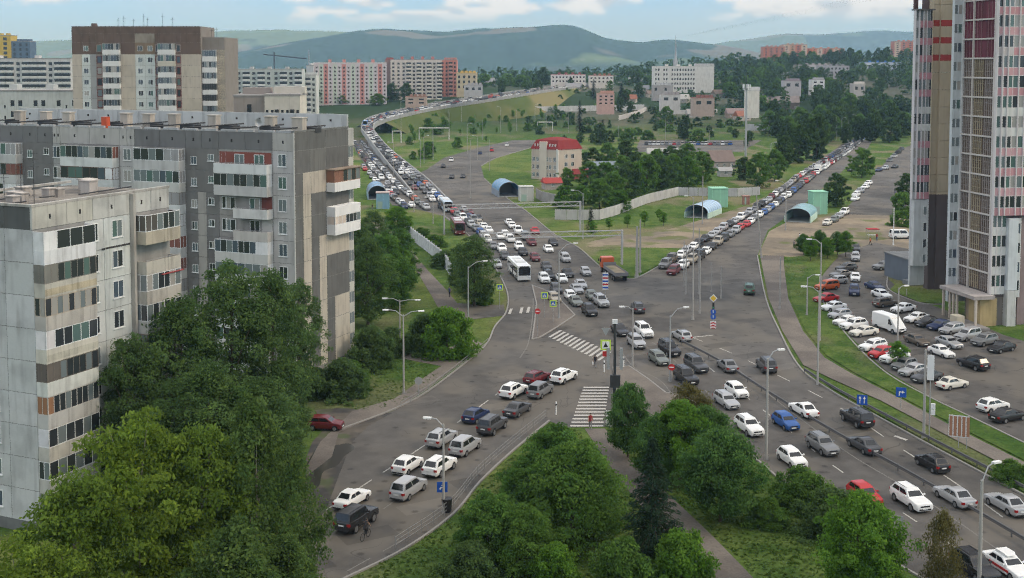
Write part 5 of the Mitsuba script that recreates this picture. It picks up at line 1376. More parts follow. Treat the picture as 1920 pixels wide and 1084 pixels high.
# --- the avenue, lanes coming towards us
hA = head((22.45,168.04), (37.71,106.74))
hA2 = head((12.47,208.87), (21.61,161.68))
hB = hA + math.pi
G2, G3 = 'cars coming down the avenue', 'cars driving up the avenue'
for kind, paint, x, y, yaw, lab in (
        ('suv', 'black', 12.42,186.18, hA2, 'black suv with lit headlights ahead of the pale green sedan'),
        ('sedan', 'green grey', 10.60,193.86, hA2, 'grey-green sedan behind the black suv with lit headlights'),
        ('offroader', 'silver', 14.81,192.98, hA2, 'silver off-road car beside the black suv, above the zebra crossing'),
        ('sedan', 'silver', 11.37,204.65, hA2, 'silver sedan behind the silver off-road car'),
        ('suv', 'dark grey', 20.43,188.25, hA2 + math.pi - .15, 'dark grey suv driving away in the middle of the junction'),
        ('sedan', 'black', 16.04,172.47, hA2, 'black sedan half hidden by the dark traffic pole'),
        ('suv', 'silver', 17.68,164.71, hA2, 'silver suv just in front of the white pick-up'),
        ('wagon', 'silver', 24.75,169.01, hA + math.pi, 'silver estate car driving away beside the stop line'),
        ('offroader', 'black', 21.80,160.32, hA, 'black off-road car between the grey-green estate and the lamp post'),
        ('wagon', 'green grey', 19.73,155.57, hA, 'grey-green estate car behind the small black off-road car'),
        ('offroader', 'dark grey', 24.14,151.64, hA, 'large dark grey off-road car in the middle lane below the junction'),
        ('offroader', 'black', 21.95,145.84, hA, 'black off-road car in the kerb lane beside the corner trees'),
        ('wagon', 'silver', 25.21,135.67, hA, 'silver estate car behind the white suv in the kerb lane'),
        ('hatchback', 'white', 27.23,139.99, hA, 'white hatchback beside the silver estate car'),
        ('suv', 'white', 25.83,125.66, hA, 'white suv beside the bright blue hatchback'),
        ('hatchback', 'blue', 30.29,127.59, hA, 'bright blue hatchback in the inner lane'),
        ('hatchback', 'white', 28.13,115.54, hA, 'white hatchback in the kerb lane beside the shrubs'),
        ('suv', 'grey', 32.20,119.36, hA, 'grey-green suv in the inner lane ahead of the bright blue hatchback'),
        ('hatchback', 'red', 32.42,105.54, hA, 'bright red hatchback in the kerb lane of the avenue'),
        ('suv', 'white', 36.28,104.34, hA, 'white suv with a black grille beside the red hatchback'),
        ('suv', 'black', 36.37,89.77, hA, 'black suv half behind the nearest lamp post'),
        ('sedan', 'white', 39.13,90.17, hA, 'white taxi sedan with a roof box at the lower corner')):
    kc = car(kind, paint, x, y, yaw, lab, G2)
    if 'taxi' in lab:
        put_parts(kc, [('roof_box', mikit.ply(hullmesh([(a, b, c) for a in (-.9, .15) for b in (-.5, .5) for c in (1.47, 1.66)] + [(.4, b, 1.5) for b in (-.35, .35)]), smooth=30), 'PAINT'), ('side_band', mikit.ply(MB().box((.05, .885, .62), (2.3, .03, .2)).box((.05, -.885, .62), (2.3, .03, .2)).mesh()), 'sign_red')], x, y, 0.03, yaw, paint)
for kind, paint, x, y, yaw, lab in (
        ('sedan', 'grey', 28.31,151.91, hB - .1, 'grey-blue sedan just past the median rail, driving up'),
        ('offroader', 'dark grey', 33.37,151.64, hB - .2, 'dark grey off-road car by the far kerb, behind a lamp post'),
        ('sedan', 'white', 33.45,132.24, hB, 'white sedan driving up beside the median rail'),
        ('offroader', 'black', 38.49,128.57, hB, 'black off-road car in the outer lane near the blue signs'),
        ('sedan', 'dark grey', 36.61,119.70, hB, 'dark grey sedan driving up beside the median rail'),
        ('hatchback', 'black', 41.72,114.11, hB, 'black hatchback with red tail lights in the outer lane'),
        ('sedan', 'silver', 40.56,105.13, hB, 'silver sedan behind the dark grey sedan'),
        ('sedan', 'silver', 44.53,103.29, hB, 'silver sedan at the right edge of the photo'),
        ('offroader', 'green', 41.63,203.66, head((42.39,207.39), (50.41,244.32)), 'small dark green off-road car alone on the empty arm')):
    car(kind, paint, x, y, yaw, lab, G3)
# a pale double-cab pick-up
k = thing('pickup_truck', 'white double-cab pick-up in the middle of the queue below the zebra crossing', 'pickup truck')
if ('offroader', 1) not in PROTO: PROTO['offroader', 1] = car_parts('offroader', 1)
put_parts(k, PROTO['offroader', 1], 19.49,171.33, 0.03, hA2, 'white')
# the upper fan of the junction
for kind, paint, x, y, lab in (
        ('suv', 'white', 5.91,214.49, 'white suv right beside the white bus'),
        ('wagon', 'dark grey', 7.80,204.65, 'dark grey estate behind the lamp post on the island'),
        ('sedan', 'white', 9.18,215.04, 'white sedan ahead of the dark red estate'),
        ('sedan', 'dark grey', 6.70,228.35, 'dark grey sedan between the bus and the silver van'),
        ('wagon', 'dark red', 4.70,238.62, 'dark red estate level with the bus roof'),
        ('hatchback', 'silver', 14.04,221.79, 'silver hatchback beside the truck trailer'),
        ('minivan', 'silver', 10.88,237.28, 'silver minivan alone in the right lane'),
        ('sedan', 'white', 7.79,249.84, 'white sedan below the nearer gantry beam'),
        ('sedan', 'black', 9.13,258.96, 'black sedan under the nearer gantry beam'),
        ('suv', 'white', 1.51,252.81, 'white suv under the nearer gantry, ahead of the dark red estate'),
        ('suv', 'white', -2.18,249.84, 'white suv in the outer lane under the nearer gantry'),
        ('sedan', 'white', -2.71,268.77, 'white sedan just beyond the nearer gantry'),
        ('sedan', 'white', 0.00,286.86, 'white sedan between the two gantries'),
        ('sedan', 'red', 5.46,277.52, 'red sedan passing the nearer gantry leg'),
        ('sedan', 'grey', -4.08,254.32, 'grey sedan behind the roadside tree'),
        ('wagon', 'silver', -2.96,230.21, 'silver estate beside the dark bush in front of the bus')):
    away = 'red sedan' in lab or 'right lane' in lab or 'trailer' in lab or 'black sedan under' in lab or 'below the nearer' in lab
    car(kind, paint, x, y, head((-8.66,315.40), (4.91,214.00)) + (math.pi if False else 0), lab, 'cars in the upper fan of the junction')
# --- parked on the right
hP = head((58.27,186.27), (50.34,182.35))
hQ = head((69.68,168.04), (64.54,164.75))
GP = 'cars parked beside the tower'
for kind, paint, x, y, yaw, lab in (
        ('minivan', 'orange', 56.23,207.15, hP, 'orange minivan at the top of the parked row'),
        ('sedan', 'red', 53.21,196.57, hP, 'bright red sedan below the orange minivan'),
        ('sedan', 'white', 52.56,189.57, hP, 'white sedan next below the red sedan'),
        ('hatchback', 'silver', 51.89,183.41, hP, 'silver hatchback second below the red sedan'),
        ('sedan', 'white', 51.66,178.76, hP, 'white sedan third below the red sedan'),
        ('suv', 'white', 51.84,175.71, hP, 'white suv above the cream sedan in the parked row'),
        ('sedan', 'cream', 52.12,171.51, hP, 'cream sedan parked broadside in front of the white van'),
        ('wagon', 'white', 50.79,162.80, hP + .1, 'white estate car above the faded red hatchback'),
        ('hatchback', 'red', 50.67,158.61, hP + .1, 'faded red hatchback squeezed between two white cars'),
        ('suv', 'white', 51.61,155.86, hP + .1, 'white suv behind the sapling on the long lawn'),
        ('hatchback', 'grey', 51.71,152.30, hP + .15, 'grey hatchback beside the white suv and the sapling'),
        ('sedan', 'silver', 52.05,149.59, hP + .1, 'silver sedan behind the banner post'),
        ('sedan', 'dark grey', 52.60,146.46, hP + .1, 'dark grey sedan right of the banner post'),
        ('old_sedan', 'cream', 54.57,143.22, hP + math.pi, 'cream old sedan at the lower end of the parked row'),
        ('hatchback', 'white', 55.77,133.72, hP + math.pi, 'white coupe-like hatchback beside the black sedan at the right edge'),
        ('sedan', 'black', 55.92,129.97, hP + math.pi, 'black sedan at the right edge below the white hatchback'),
        ('old_sedan', 'brown', 58.08,166.11, hA + .05, 'brown-grey sedan standing in the aisle beside the white van'),
        ('sedan', 'silver', 62.19,164.81, hA + .05, 'silver sedan in the aisle in front of the silver row'),
        ('old_sedan', 'white', 59.19,159.51, hA + .05, 'small white old sedan in the aisle'),
        ('suv', 'black', 60.95,152.74, hA + math.pi + .15, 'black suv in the aisle, showing its back'),
        ('sedan', 'white', 63.56,188.31, hP + .1, 'white sedan nearest the entrance canopy'),
        ('sedan', 'white', 63.23,181.06, hQ, 'white sedan at the far end of the row below the tower'),
        ('sedan', 'black', 63.90,178.01, hQ, 'black sedan second in the row below the tower'),
        ('sedan', 'dark blue', 64.98,175.79, hQ, 'dark blue-grey sedan third in the row below the tower'),
        ('wagon', 'silver', 65.81,173.27, hQ, 'silver estate fourth in the row below the tower'),
        ('minivan', 'silver', 66.55,169.01, hQ, 'silver minivan fifth in the row below the tower'),
        ('suv', 'grey', 67.63,165.69, hQ, 'grey suv sixth in the row below the tower'),
        ('sedan', 'black', 68.48,161.86, hQ, 'black sedan with a pale windscreen at the near end of the row'),
        ('wagon', 'brown', 61.97,192.59, hP + math.pi, 'brown estate car at the start of the aisle'),
        ('sedan', 'white', 63.64,199.85, hA, 'white sedan behind the brown estate car'),
        ('sedan', 'dark blue', 64.70,207.17, hA, 'dark blue sedan by the small tower lawn'),
        ('suv', 'dark blue', 59.78,202.69, head((64.68,219.49), (58.76,199.16)), 'dark blue suv driving down the car park aisle'),
        ('sedan', 'white', 63.89,216.13, head((68.10,231.23), (63.09,214.00)), 'white sedan behind the dark blue suv'),
        ('hatchback', 'silver', 59.62,212.88, hP, 'silver hatchback above the orange minivan'),
        ('sedan', 'grey', 62.15,219.48, hP, 'grey sedan second above the orange minivan'),
        ('wagon', 'dark grey', 65.15,226.49, hP, 'dark grey estate third above the orange minivan'),
        ('suv', 'grey', 72.71,227.74, hP, 'grey suv leaving past the slate shop annex'),
        ('suv', 'silver', 70.46,238.62, head((73.96,251.33), (68.10,231.23)), 'silver suv beside the red stall on the square'),
        ('sedan', 'dark grey', 74.25,251.21, head((78.49,266.90), (71.91,244.32)), 'dark grey sedan behind the silver suv on the square')):
    car(kind, paint, x, y, yaw, lab, GP)
car('minibus', 'white', 89.78,268.93, 0.05, 'white minibus broadside on the sandy square by the tower', None)
# side street rows
GS = 'cars parked along the side street'
hS = head((115.07,381.75), (109.21,373.57))
LS = {(1551, 417): ('pale pink hatchback', 'hatchback', 'cream'), (1565, 411): ('silver-green estate', 'wagon', 'green grey'), (1574, 404): ('silver sedan', 'sedan', 'silver'), (1583, 398): ('white off-road car', 'offroader', 'white')}
for (px, py), ((lab, kind, paint), (x, y)) in zip(LS, zip(LS.values(), ((78.91,291.77), (82.32,297.88), (85.62,305.34), (88.91,312.03)))):
    car(kind, paint, x, y, hS + .1, lab + ' parked beside the right-hand mint kiosk', GS)
for i, (x, y) in enumerate(((101.30,344.76), (104.98,356.24), (108.81,365.36), (114.36,378.27), (119.05,390.34))):
    car(['sedan', 'hatchback', 'suv', 'sedan', 'wagon'][i], ['white', 'white', 'silver', 'white', 'white'][i], x, y, hS, ('white', 'white', 'silver', 'white', 'white')[i] + ' car, ' + ORD[i] + ' from the near end of the middle side street row', GS, detail=0)
for i, (x, y) in enumerate(((138.25,440.46), (142.85,447.35), (148.84,454.45), (156.66,485.26), (165.89,508.22), (174.94,530.16), (183.14,550.52), (127.81,440.46))):
    c = ['dark blue', 'silver', 'black', 'grey', 'silver', 'black', 'dark grey', 'dark grey'][i]
    car(['sedan', 'suv', 'sedan', 'wagon', 'sedan', 'suv', 'hatchback', 'suv'][i], c, x, y, hS, c + ' car, ' + ORD[i] + ' from the near end of the shady side street row', GS, detail=0)

# --- dense queues: two lanes down the ramp, three on the frontage, two on the right arm
COL = ['white'] * 9 + ['silver'] * 7 + ['grey'] * 4 + ['dark grey'] * 4 + ['black'] * 5 + ['dark blue', 'blue', 'red', 'dark red', 'brown', 'beige', 'green grey', 'orange']
KND = ['sedan'] * 6 + ['hatchback'] * 4 + ['suv'] * 5 + ['wagon'] * 2 + ['minivan'] * 2 + ['offroader'] * 2
rq = random.Random(5)
NQ = [0]
SAYN2 = {**SAYN, 'old_sedan': 'old sedan', 'wagon': 'estate', 'offroader': 'off-roader'}


def queue(pts, where, group, gap=6.6, start=0.0, end=None, jitter=0.5, maxn=99, skip=()):
    l = LineString(smooth_line(pts))
    s, i = start, 0
    while s < min(end or 1e9, l.length) and i < maxn:
        a, b = l.interpolate(s), l.interpolate(s + 0.5)
        kd, c = rq.choice(KND), rq.choice(COL)
        x, y = a.x + rq.uniform(-.3, .3), a.y
        if all((x - q[0]) ** 2 + (y - q[1]) ** 2 > 2.6 ** 2 * 1.3 for q in KEEP_OUT) and i not in skip:
            car(kd, c, x, y, math.atan2(a.y - b.y, a.x - b.x), f'{c} {SAYN2[kd]}, {ORD[i]} from the front {where}', group, detail=1 if y < 260 else 0)
            NQ[0] += 1
        i += 1
        s += gap + rq.uniform(-jitter, jitter) + (1.2 if y > 420 else 0)


GQ = 'cars queuing on the right-hand arm'
queue([(30.11,229.51), (37.99,249.64), (48.69,276.24), (62.21,309.10), (78.85,352.19), (102.77,417.01), (128.66,482.28), (160.66,564.15), (189.20,639.17)], 'of the kerb right-arm lane', GQ, 6.4)
queue([(31.10,222.91), (40.03,243.94), (51.61,273.59), (65.14,306.89), (81.73,349.33), (104.20,409.09), (129.79,474.33), (164.52,564.15), (192.70,639.17)], 'of the middle right-arm lane', GQ, 6.4)
GR = 'cars queuing down the overpass ramp'


def ramp_queue(lane, s0, s1, n, where):
    for i in range(n):
        s = s0 + (s1 - s0) * i / (n - 1) + rq.uniform(-.003, .003)
        p_, d = ramp_at(s, lane)
        kd, c = rq.choice(KND), rq.choice(COL)
        car(kd, c, p_[0], p_[1], math.atan2(-d[1], -d[0]), f'{c} {SAYN2[kd]}, {ORD[i]} from the foot {where}', GR, z=p_[2] + 0.03, detail=0, pitch=math.atan2(-d[2], np.hypot(d[0], d[1])))
        NQ[0] += 1


ramp_queue(0.80, 0.02, 0.98, 78, 'in the outer lane of the overpass ramp')
ramp_queue(0.50, 0.02, 0.98, 74, 'in the middle lane of the overpass ramp')
ramp_queue(0.20, 0.06, 0.98, 44, 'in the inner lane of the overpass ramp')
GF = 'cars queuing in front of the overpass ramp'
queue([(-5.43,263.48), (-10.63,290.27), (-15.78,313.62), (-21.07,329.25)], 'of the far left lane before the ramp', GF, 6.2)
queue([(-5.75,278.94), (-10.31,300.44), (-15.39,320.65)], 'of the lane before the inner ramp lane', GF, 6.2)
queue([(-7.43,295.27), (-11.47,313.62), (-14.88,325.51)], 'of the lane before the outer ramp lane', GF, 6.2)
GN = 'cars filling the lanes below the gantries'
for pts, wh in (([(6.87,196.65), (2.98,216.68), (-1.10,239.83), (-5.46,265.12)], 'of the lane along the bare island'), ([(10.03,198.49), (6.15,223.50), (1.73,251.11), (-3.92,285.44)], 'of the second lane below the gantries'), ([(13.68,198.49), (10.20,222.33), (5.75,251.11), (-1.35,295.27)], 'of the third lane below the gantries')):
    queue(pts, wh, GN, 9.5, jitter=2.0)
GL = 'cars queuing on the frontage road'
queue([(-23.93,323.06), (-32.66,361.06), (-41.05,401.47), (-51.67,456.76), (-62.68,516.92), (-79.17,612.05)], 'of the inner frontage lane', GL, 6.6)
queue([(-26.88,323.06), (-36.26,364.11), (-45.56,409.09), (-56.01,461.65), (-68.55,529.59), (-81.37,603.51)], 'of the outer frontage lane', GL, 6.6)
queue([(-30.06,325.51), (-39.59,367.22), (-49.39,413.01), (-60.02,466.64)], 'of the kerb frontage lane', GL, 6.6)
for i, (kind, c, x, y, lab) in enumerate((('sedan', 'white', -25.35,487.73, 'white sedan leading on the upper road'), ('hatchback', 'black', -26.88,456.76, 'black hatchback behind the white one on the upper road'), ('sedan', 'black', -21.30,413.01, 'black sedan on the upper road, nearest the overpass'),
        ('sedan', 'black', -17.43,415.00, 'black sedan beside another on the upper road'), ('sedan', 'dark blue', -14.40,526.37, 'dark blue sedan at the upper road bend'), ('sedan', 'white', -2.64,579.27, 'white sedan far along the upper road'), ('suv', 'red', -9.41,543.56, 'red car at the upper road bend'))):
    car(kind, c, x, y, head((-23.86,523.51), (-25.06,422.38)), lab, 'cars on the upper road', detail=0)

# parked rows in the far yard
for i in range(22):
    x = np.array([67.40,587.13])[0] + (np.array([109.52,579.27])[0] - np.array([67.40,587.13])[0]) * i / 21
    y = np.array([67.40,587.13])[1]
    c = rq.choice(COL)
    car(rq.choice(['sedan', 'suv', 'minivan']), c, x, y + rq.uniform(-1, 1), 1.4 + rq.uniform(-.15, .15), f'{c} car, {ORD[i]} from the left in the far yard row', 'cars parked in the far yard', detail=0)


# ------------------------------------------------------------------ van, bus, trucks
def box_vehicle_parts(items):
    return [(n, mikit.ply(g, smooth=sm), m) for n, g, m, sm in items]


def rounded_box(L, W, z0, z1, r=.12, nose=0.0, tuck=0.0):
    pts = []
    for x in (-L / 2, L / 2):
        for y in (-W / 2, W / 2):
            for z in (z0, z1):
                sx, sy, sz = np.sign(x), np.sign(y), 1 if z == z1 else -1
                top = nose if (z == z1 and x > 0) else 0
                ty = tuck if z == z1 else 0
                for a, b, c in ((r, r, 0), (r, 0, r), (0, r, r), (r * .3, r * .3, r * .3)):
                    pts.append((x - sx * a - (top if sx > 0 else 0), y - sy * b - sy * ty, z - sz * c))
    return hullmesh(pts)


def wheels(L_list, W, r, tyre='tyre', rim='rim'):
    o = []
    for ax in L_list:
        for sg in (1, -1):
            y0, y1 = sorted((sg * (W / 2 - .28), sg * (W / 2 - .01)))
            o.append(('wheel', cyl_y(ax, r, r, y0, y1, 18), tyre, 40))
            yy = sorted((sg * (W / 2 - .012), sg * (W / 2 + .006)))
            o.append(('wheel>rim', cyl_y(ax, r, r * .58, *yy, 14), rim, 40))
    return o


def cut_wheels(body, axles, W, r):
    for ax in axles:
        for sg in (1, -1):
            body -= mani(*cyl_y(ax, r, r + .07, sg * (W / 2 - .32) if sg > 0 else -W / 2 - .3, W / 2 + .3 if sg > 0 else -(W / 2 - .32), 22))
    return body


# white cargo van
vb = rounded_box(3.9, 2.0, .45, 2.55, .16, tuck=.06).translate((-.95, 0, 0)) + hullmesh([(x, y * s, z) for s in (1, -1) for x, y, z in ((.9, 1.0, .4), (.9, .9, 2.42), (1.25, .88, 2.36), (2.05, .94, 1.28), (2.75, .86, 1.05), (2.92, .7, .92), (2.95, .78, .42), (2.2, 1.0, .4))])
vb = cut_wheels(vb, (2.0, -1.75), 2.0, .36)
items = [('', vb, 'PAINT', 35)]
A, B_ = np.array([1.27, .80, 2.26]), np.array([2.03, .86, 1.34])
nrm = np.array([1.0, 0, .85]); nrm /= np.linalg.norm(nrm)
items.append(('windscreen', MB().hexa(np.array([[1.36, -.78, 2.24], [2.02, -.85, 1.38], [2.02, .85, 1.38], [1.36, .78, 2.24]] + [[1.36, -.78, 2.24], [2.02, -.85, 1.38], [2.02, .85, 1.38], [1.36, .78, 2.24]]) + np.vstack([np.tile(nrm * -.06, (4, 1)), np.tile(nrm * .03, (4, 1))])).mesh(), 'car_glass', False))
for s in (1, -1):
    q = np.array([[1.0, .985, 1.34], [1.85, .965, 1.34], [1.35, .93, 2.05], [1.0, .93, 2.1]]) * [1, s, 1]
    items.append(('side_window', MB().hexa(np.vstack([q - [0, .08 * s, 0], q + [0, .015 * s, 0]])).mesh(), 'car_glass', False))
    items.append(('headlight', MB().box((2.84, s * .70, .90), (.2, .28, .2)).mesh(), 'lamp_clear', False))
    items.append(('mirror', MB().box((1.75, s * 1.14, 1.5), (.12, .2, .34)).mesh(), 'trim', False))
    items.append(('tail_light', MB().box((-2.9, s * .9, 1.0), (.06, .14, .5)).mesh(), 'lamp_red', False))
items += [('grille', MB().box((2.93, 0, .78), (.06, .9, .2)).mesh(), 'trim', False), ('bumper', MB().box((2.93, 0, .5), (.12, 1.6, .16)).mesh(), 'trim', False), ('number_plate', MB().box((3.0, 0, .52), (.03, .5, .11)).mesh(), 'plate', False)] + wheels((2.0, -1.75), 2.0, .36)
VAN = box_vehicle_parts(items)
k = thing('delivery_van', 'white high-roofed delivery van standing among the parked cars', 'van')
put_parts(k, VAN, 56.80,174.56, 0.03, hA + .12, 'white')

# city bus
BL, BW = 11.8, 2.5
bb = cut_wheels(rounded_box(BL, BW, .32, 3.0, .14), (3.4, -2.9), BW, .48)
items = [('', bb, 'PAINT', 35), ('roof_unit', MB().box((1.2, 0, 3.1), (2.2, 1.7, .28)).box((-2.6, 0, 3.06), (1.4, 1.5, .2)).mesh(), 'plate', False),
         ('windscreen', MB().box((BL / 2 - .0, 0, 1.95), (.05, 2.2, 1.5)).mesh(), 'car_glass', False), ('rear_window', MB().box((-BL / 2, 0, 2.2), (.05, 1.9, .8)).mesh(), 'car_glass', False),
         ('destination_sign', MB().box((BL / 2 + .012, 0, 2.82), (.05, 1.7, .22)).mesh(), 'trim', False), ('number_plate', MB().box((BL / 2 + .02, 0, .6), (.04, .52, .12)).mesh(), 'plate', False)]
for s in (1, -1):
    for i in range(7):
        x = -5.2 + i * 1.52
        items.append(('side_window', MB().box((x + .7, s * (BW / 2), 1.95), (1.36, .05, 1.05)).mesh(), 'car_glass', False))
    items.append(('headlight', MB().box((BL / 2 - .02, s * .95, .85), (.1, .34, .2)).mesh(), 'lamp_clear', False))
    items.append(('skirt', MB().box((0.2, s * (BW / 2 + .004), .55), (4.6, .03, .34)).mesh(), 'trim', False))
for x in (4.9, .2, -4.9): items.append(('door', MB().box((x, -BW / 2 - .012, 1.5), (1.05, .03, 2.1)).mesh(), 'car_glass', False))
items += wheels((3.4, -2.9), BW, .48)
BUS = box_vehicle_parts(items)
k = thing('bus', 'white city bus in the outer lane below the nearer gantry', 'bus')
put_parts(k, BUS, 1.31,220.15, 0.03, head((-1.66,240.89), (3.84,208.87)), 'white')
k = thing('bus', 'dark red bus in the outer lane behind the roadside tree', 'bus')
put_parts(k, BUS, -13.03,279.14, 0.03, head((-17.14,317.64), (-11.10,275.39)), 'dark red')
k = thing('bus', 'pale blue and white bus in the queue under the farther gantry', 'bus')
PAINT['pale blue'] = mat('paint_pale_blue', (0.42, 0.52, 0.60), 0.3)
put_parts(k, BUS, -18.26,322.15, 0.03, head((-21.65,350.96), (-15.98,317.64)), 'pale blue')
PAINT['bright blue'] = mat('paint_bright_blue', (0.05, 0.16, 0.42), 0.3)
k = thing('bus', 'blue bus high on the overpass bend', 'bus')
p_, d = ramp_at(0.43, 0.3)
put_parts(k, BUS, p_[0], p_[1], p_[2] + .03, math.atan2(-d[1], -d[0]), 'bright blue')
# orange truck with a long flat trailer
items = [('cab', rounded_box(2.1, 2.45, .9, 2.95, .14, nose=.1).translate((4.6, 0, 0)), 'PAINT', 30), ('windscreen', MB().box((5.66, 0, 2.25), (.06, 2.0, .85)).mesh(), 'car_glass', False),
         ('bed', MB().box((-2.2, 0, 1.25), (9.4, 2.5, .22)).box((-2.2, 1.2, 1.55), (9.4, .08, .45)).box((-2.2, -1.2, 1.55), (9.4, .08, .45)).box((2.45, 0, 1.75), (.1, 2.5, .9)).box((-6.85, 0, 1.55), (.1, 2.5, .45)).mesh(), 'cloth_grey', False), ('load', MB().box((-2.2, 0, 1.45), (9.0, 2.2, .22)).mesh(), 'sand', False),
         ('frame', MB().box((0, 0, .95), (10.2, .9, .3)).box((2.4, 0, .8), (1.0, 2.3, .5)).mesh(), 'trim', False), ('bumper', MB().box((5.68, 0, .75), (.16, 2.4, .3)).mesh(), 'plate', False)]
for s in (1, -1): items += [('side_window', MB().box((4.75, s * 1.225, 2.25), (.9, .05, .7)).mesh(), 'car_glass', False), ('mirror', MB().box((5.5, s * 1.42, 2.2), (.12, .2, .5)).mesh(), 'trim', False)]
items += wheels((4.3, 1.0, -4.2, -5.4), 2.45, .5)
TRK = box_vehicle_parts(items)
k = thing('flatbed_truck', 'orange-cabbed truck with a long flat trailer turning at the triangular lawn', 'truck')
xt0, xt1 = np.array([17.49,231.08]), np.array([20.80,210.71])
put_parts(k, TRK, *((xt0 + xt1) / 2), 0.03, head(xt1, xt0), 'orange')
k = thing('box_truck', 'small white box truck in the queue on the right-hand arm', 'truck')
items = [('box', rounded_box(3.8, 2.2, .9, 3.1, .08).translate((-.8, 0, 0)), 'PAINT', 30), ('cab', rounded_box(1.7, 2.0, .6, 2.2, .16, nose=.3).translate((2.1, 0, 0)), 'PAINT', 30), ('windscreen', MB().box((2.78, 0, 1.7), (.2, 1.7, .6)).mesh(), 'car_glass', False), ('frame', MB().box((-.2, 0, .7), (5, .9, .3)).mesh(), 'trim', False)] + wheels((2.0, -1.6), 2.0, .4)
put_parts(k, box_vehicle_parts(items), 112.80,431.49, 0.03, head((135.19,494.11), (100.27,406.74)), 'white')
# roof box of the taxi and the like: parts of their cars

# what is left of the traffic, far off: one mass of small cars
mb = MB()
for kind, paint, x, y, yaw, z, pitch in FAR:
    c = scene[PAINT[paint]]['bsdf']['base_color']['value']
    s = CARS[kind]
    co, si, sp = math.cos(yaw), math.sin(yaw), math.tan(pitch)
    put = lambda pts: np.array([(x + a * co - b * si, y + a * si + b * co, z + h + a * sp) for a, b, h in pts])
    L, W, H = s['L'] / 2, s['W'] / 2, s['H']
    mb.hexa(put([(-L, -W, .25), (L, -W, .25), (L, W, .25), (-L, W, .25), (-L + .1, -W * .93, s['belt']), (L - .15, -W * .9, s['belt'] - .12), (L - .15, W * .9, s['belt'] - .12), (-L + .1, W * .93, s['belt'])]), c)
    q = [(s['rw'], -W * .88, s['belt']), (s['ws'], -W * .86, s['belt']), (s['ws'], W * .86, s['belt']), (s['rw'], W * .88, s['belt']), (s['rr'], -W * .74, H - .06), (s['rf'], -W * .72, H - .06), (s['rf'], W * .72, H - .06), (s['rr'], W * .74, H - .06)]
    mb.hexa(put(q), (0.02, 0.022, 0.026))
    mb.hexa(put([q[4], q[5], q[6], q[7]] + [(a, b, h + .07) for a, b, h in q[4:]]), c)
    for ax in (s['fa'], s['ra']): mb.hexa(put([(ax - .3, -W * .98, 0), (ax + .3, -W * .98, 0), (ax + .3, W * .98, 0), (ax - .3, W * .98, 0), (ax - .3, -W * .98, .5), (ax + .3, -W * .98, .5), (ax + .3, W * .98, .5), (ax - .3, W * .98, .5)]), (0.02, 0.02, 0.02))
scene['vertex_paint'] = {'type': 'twosided', 'bsdf': {'type': 'principled', 'base_color': {'type': 'mesh_attribute', 'name': 'vertex_color'}, 'roughness': 0.3, 'specular': 0.5}}
if mb.v: mb.put('far_traffic', 'vertex_paint'); say('far_traffic', 'far-off cars packed on the overpass and the distant arms', kind='stuff')

# ------------------------------------------------------------------ fences, rails, gantries, pavilions
def fence(label, pts, h, tone, bay=3.0, post=None, thick=0.12, z=None, name='fence', gap=0.03, wear=0.5, ptone=None):
    k = thing(name, label, 'fence')
    l = LineString(pts)
    n = max(1, int(round(l.length / bay)))
    q = [np.array(l.interpolate(l.length * i / n).coords[0]) for i in range(n + 1)]
    for a, b in zip(q[:-1], q[1:]):
        t = (b - a) / np.linalg.norm(b - a)
        za = float(hz(*a))
        F = Frame((*a, za), t, (t[1], -t[0]))
        w = np.linalg.norm(b - a)
        MB().ob(F, 0.06, w - 0.06, -thick / 2, thick / 2, 0.05, h).put(key_for(k + '__panel'), tone=jit(tone, 0.06), wear=wear)
        if post: MB().ob(F, -0.11, 0.11, -0.14, 0.14, -0.2, h + post).put(key_for(k + '__post'), tone=ptone or tone, wear=wear)
    return k


fence('white precast fence with pillars curving along the footpath', smooth_line([(-25.84,278.04), (-22.29,264.49), (-17.89,248.56), (-13.90,233.10), (-11.49,219.49)]), 2.6, (0.50, 0.52, 0.54), 2.6, 0.25)
fence('long pale concrete panel fence behind the triangular lawn', [(11.06,302.17), (16.53,301.11), (22.32,301.11), (27.20,309.73), (39.47,338.63), (51.08,358.28)], 2.7, (0.47, 0.47, 0.45), 3.0)
fence('pale concrete fence running to the left-hand mint kiosk', [(51.08,358.28), (58.67,356.66), (68.17,355.23), (76.43,359.73)], 2.6, (0.44, 0.45, 0.45), 3.0)
fence('grey sheet fence round the shed with the red roof', [(7.22,350.96), (8.77,342.75), (12.55,334.73)], 3.0, (0.34, 0.33, 0.33), 3.0)
fence('white fence stretching behind the sapling field', [(0.00,825.36), (45.47,833.29), (95.35,845.53)], 4.0, (0.55, 0.55, 0.53), 8.0)
fence('pale fence running at an angle to the white field fence', [(69.82,767.31), (86.48,805.67), (95.97,837.49)], 3.4, (0.52, 0.50, 0.48), 8.0)
fence('long white fence at the edge of the rising road', [(0.00,931.24), (31.75,998.61), (68.52,1077.76)], 4.0, (0.50, 0.50, 0.49), 12.0)
fence('grey wall of the yard behind the mown field', [(138.77,695.99), (151.32,692.50), (161.47,688.68)], 4.0, (0.45, 0.46, 0.47), 6.0)
fence('low pale wall before the orchard houses', [(103.12,809.74), (122.08,813.41), (143.86,821.63)], 3.0, (0.50, 0.50, 0.48), 8.0)


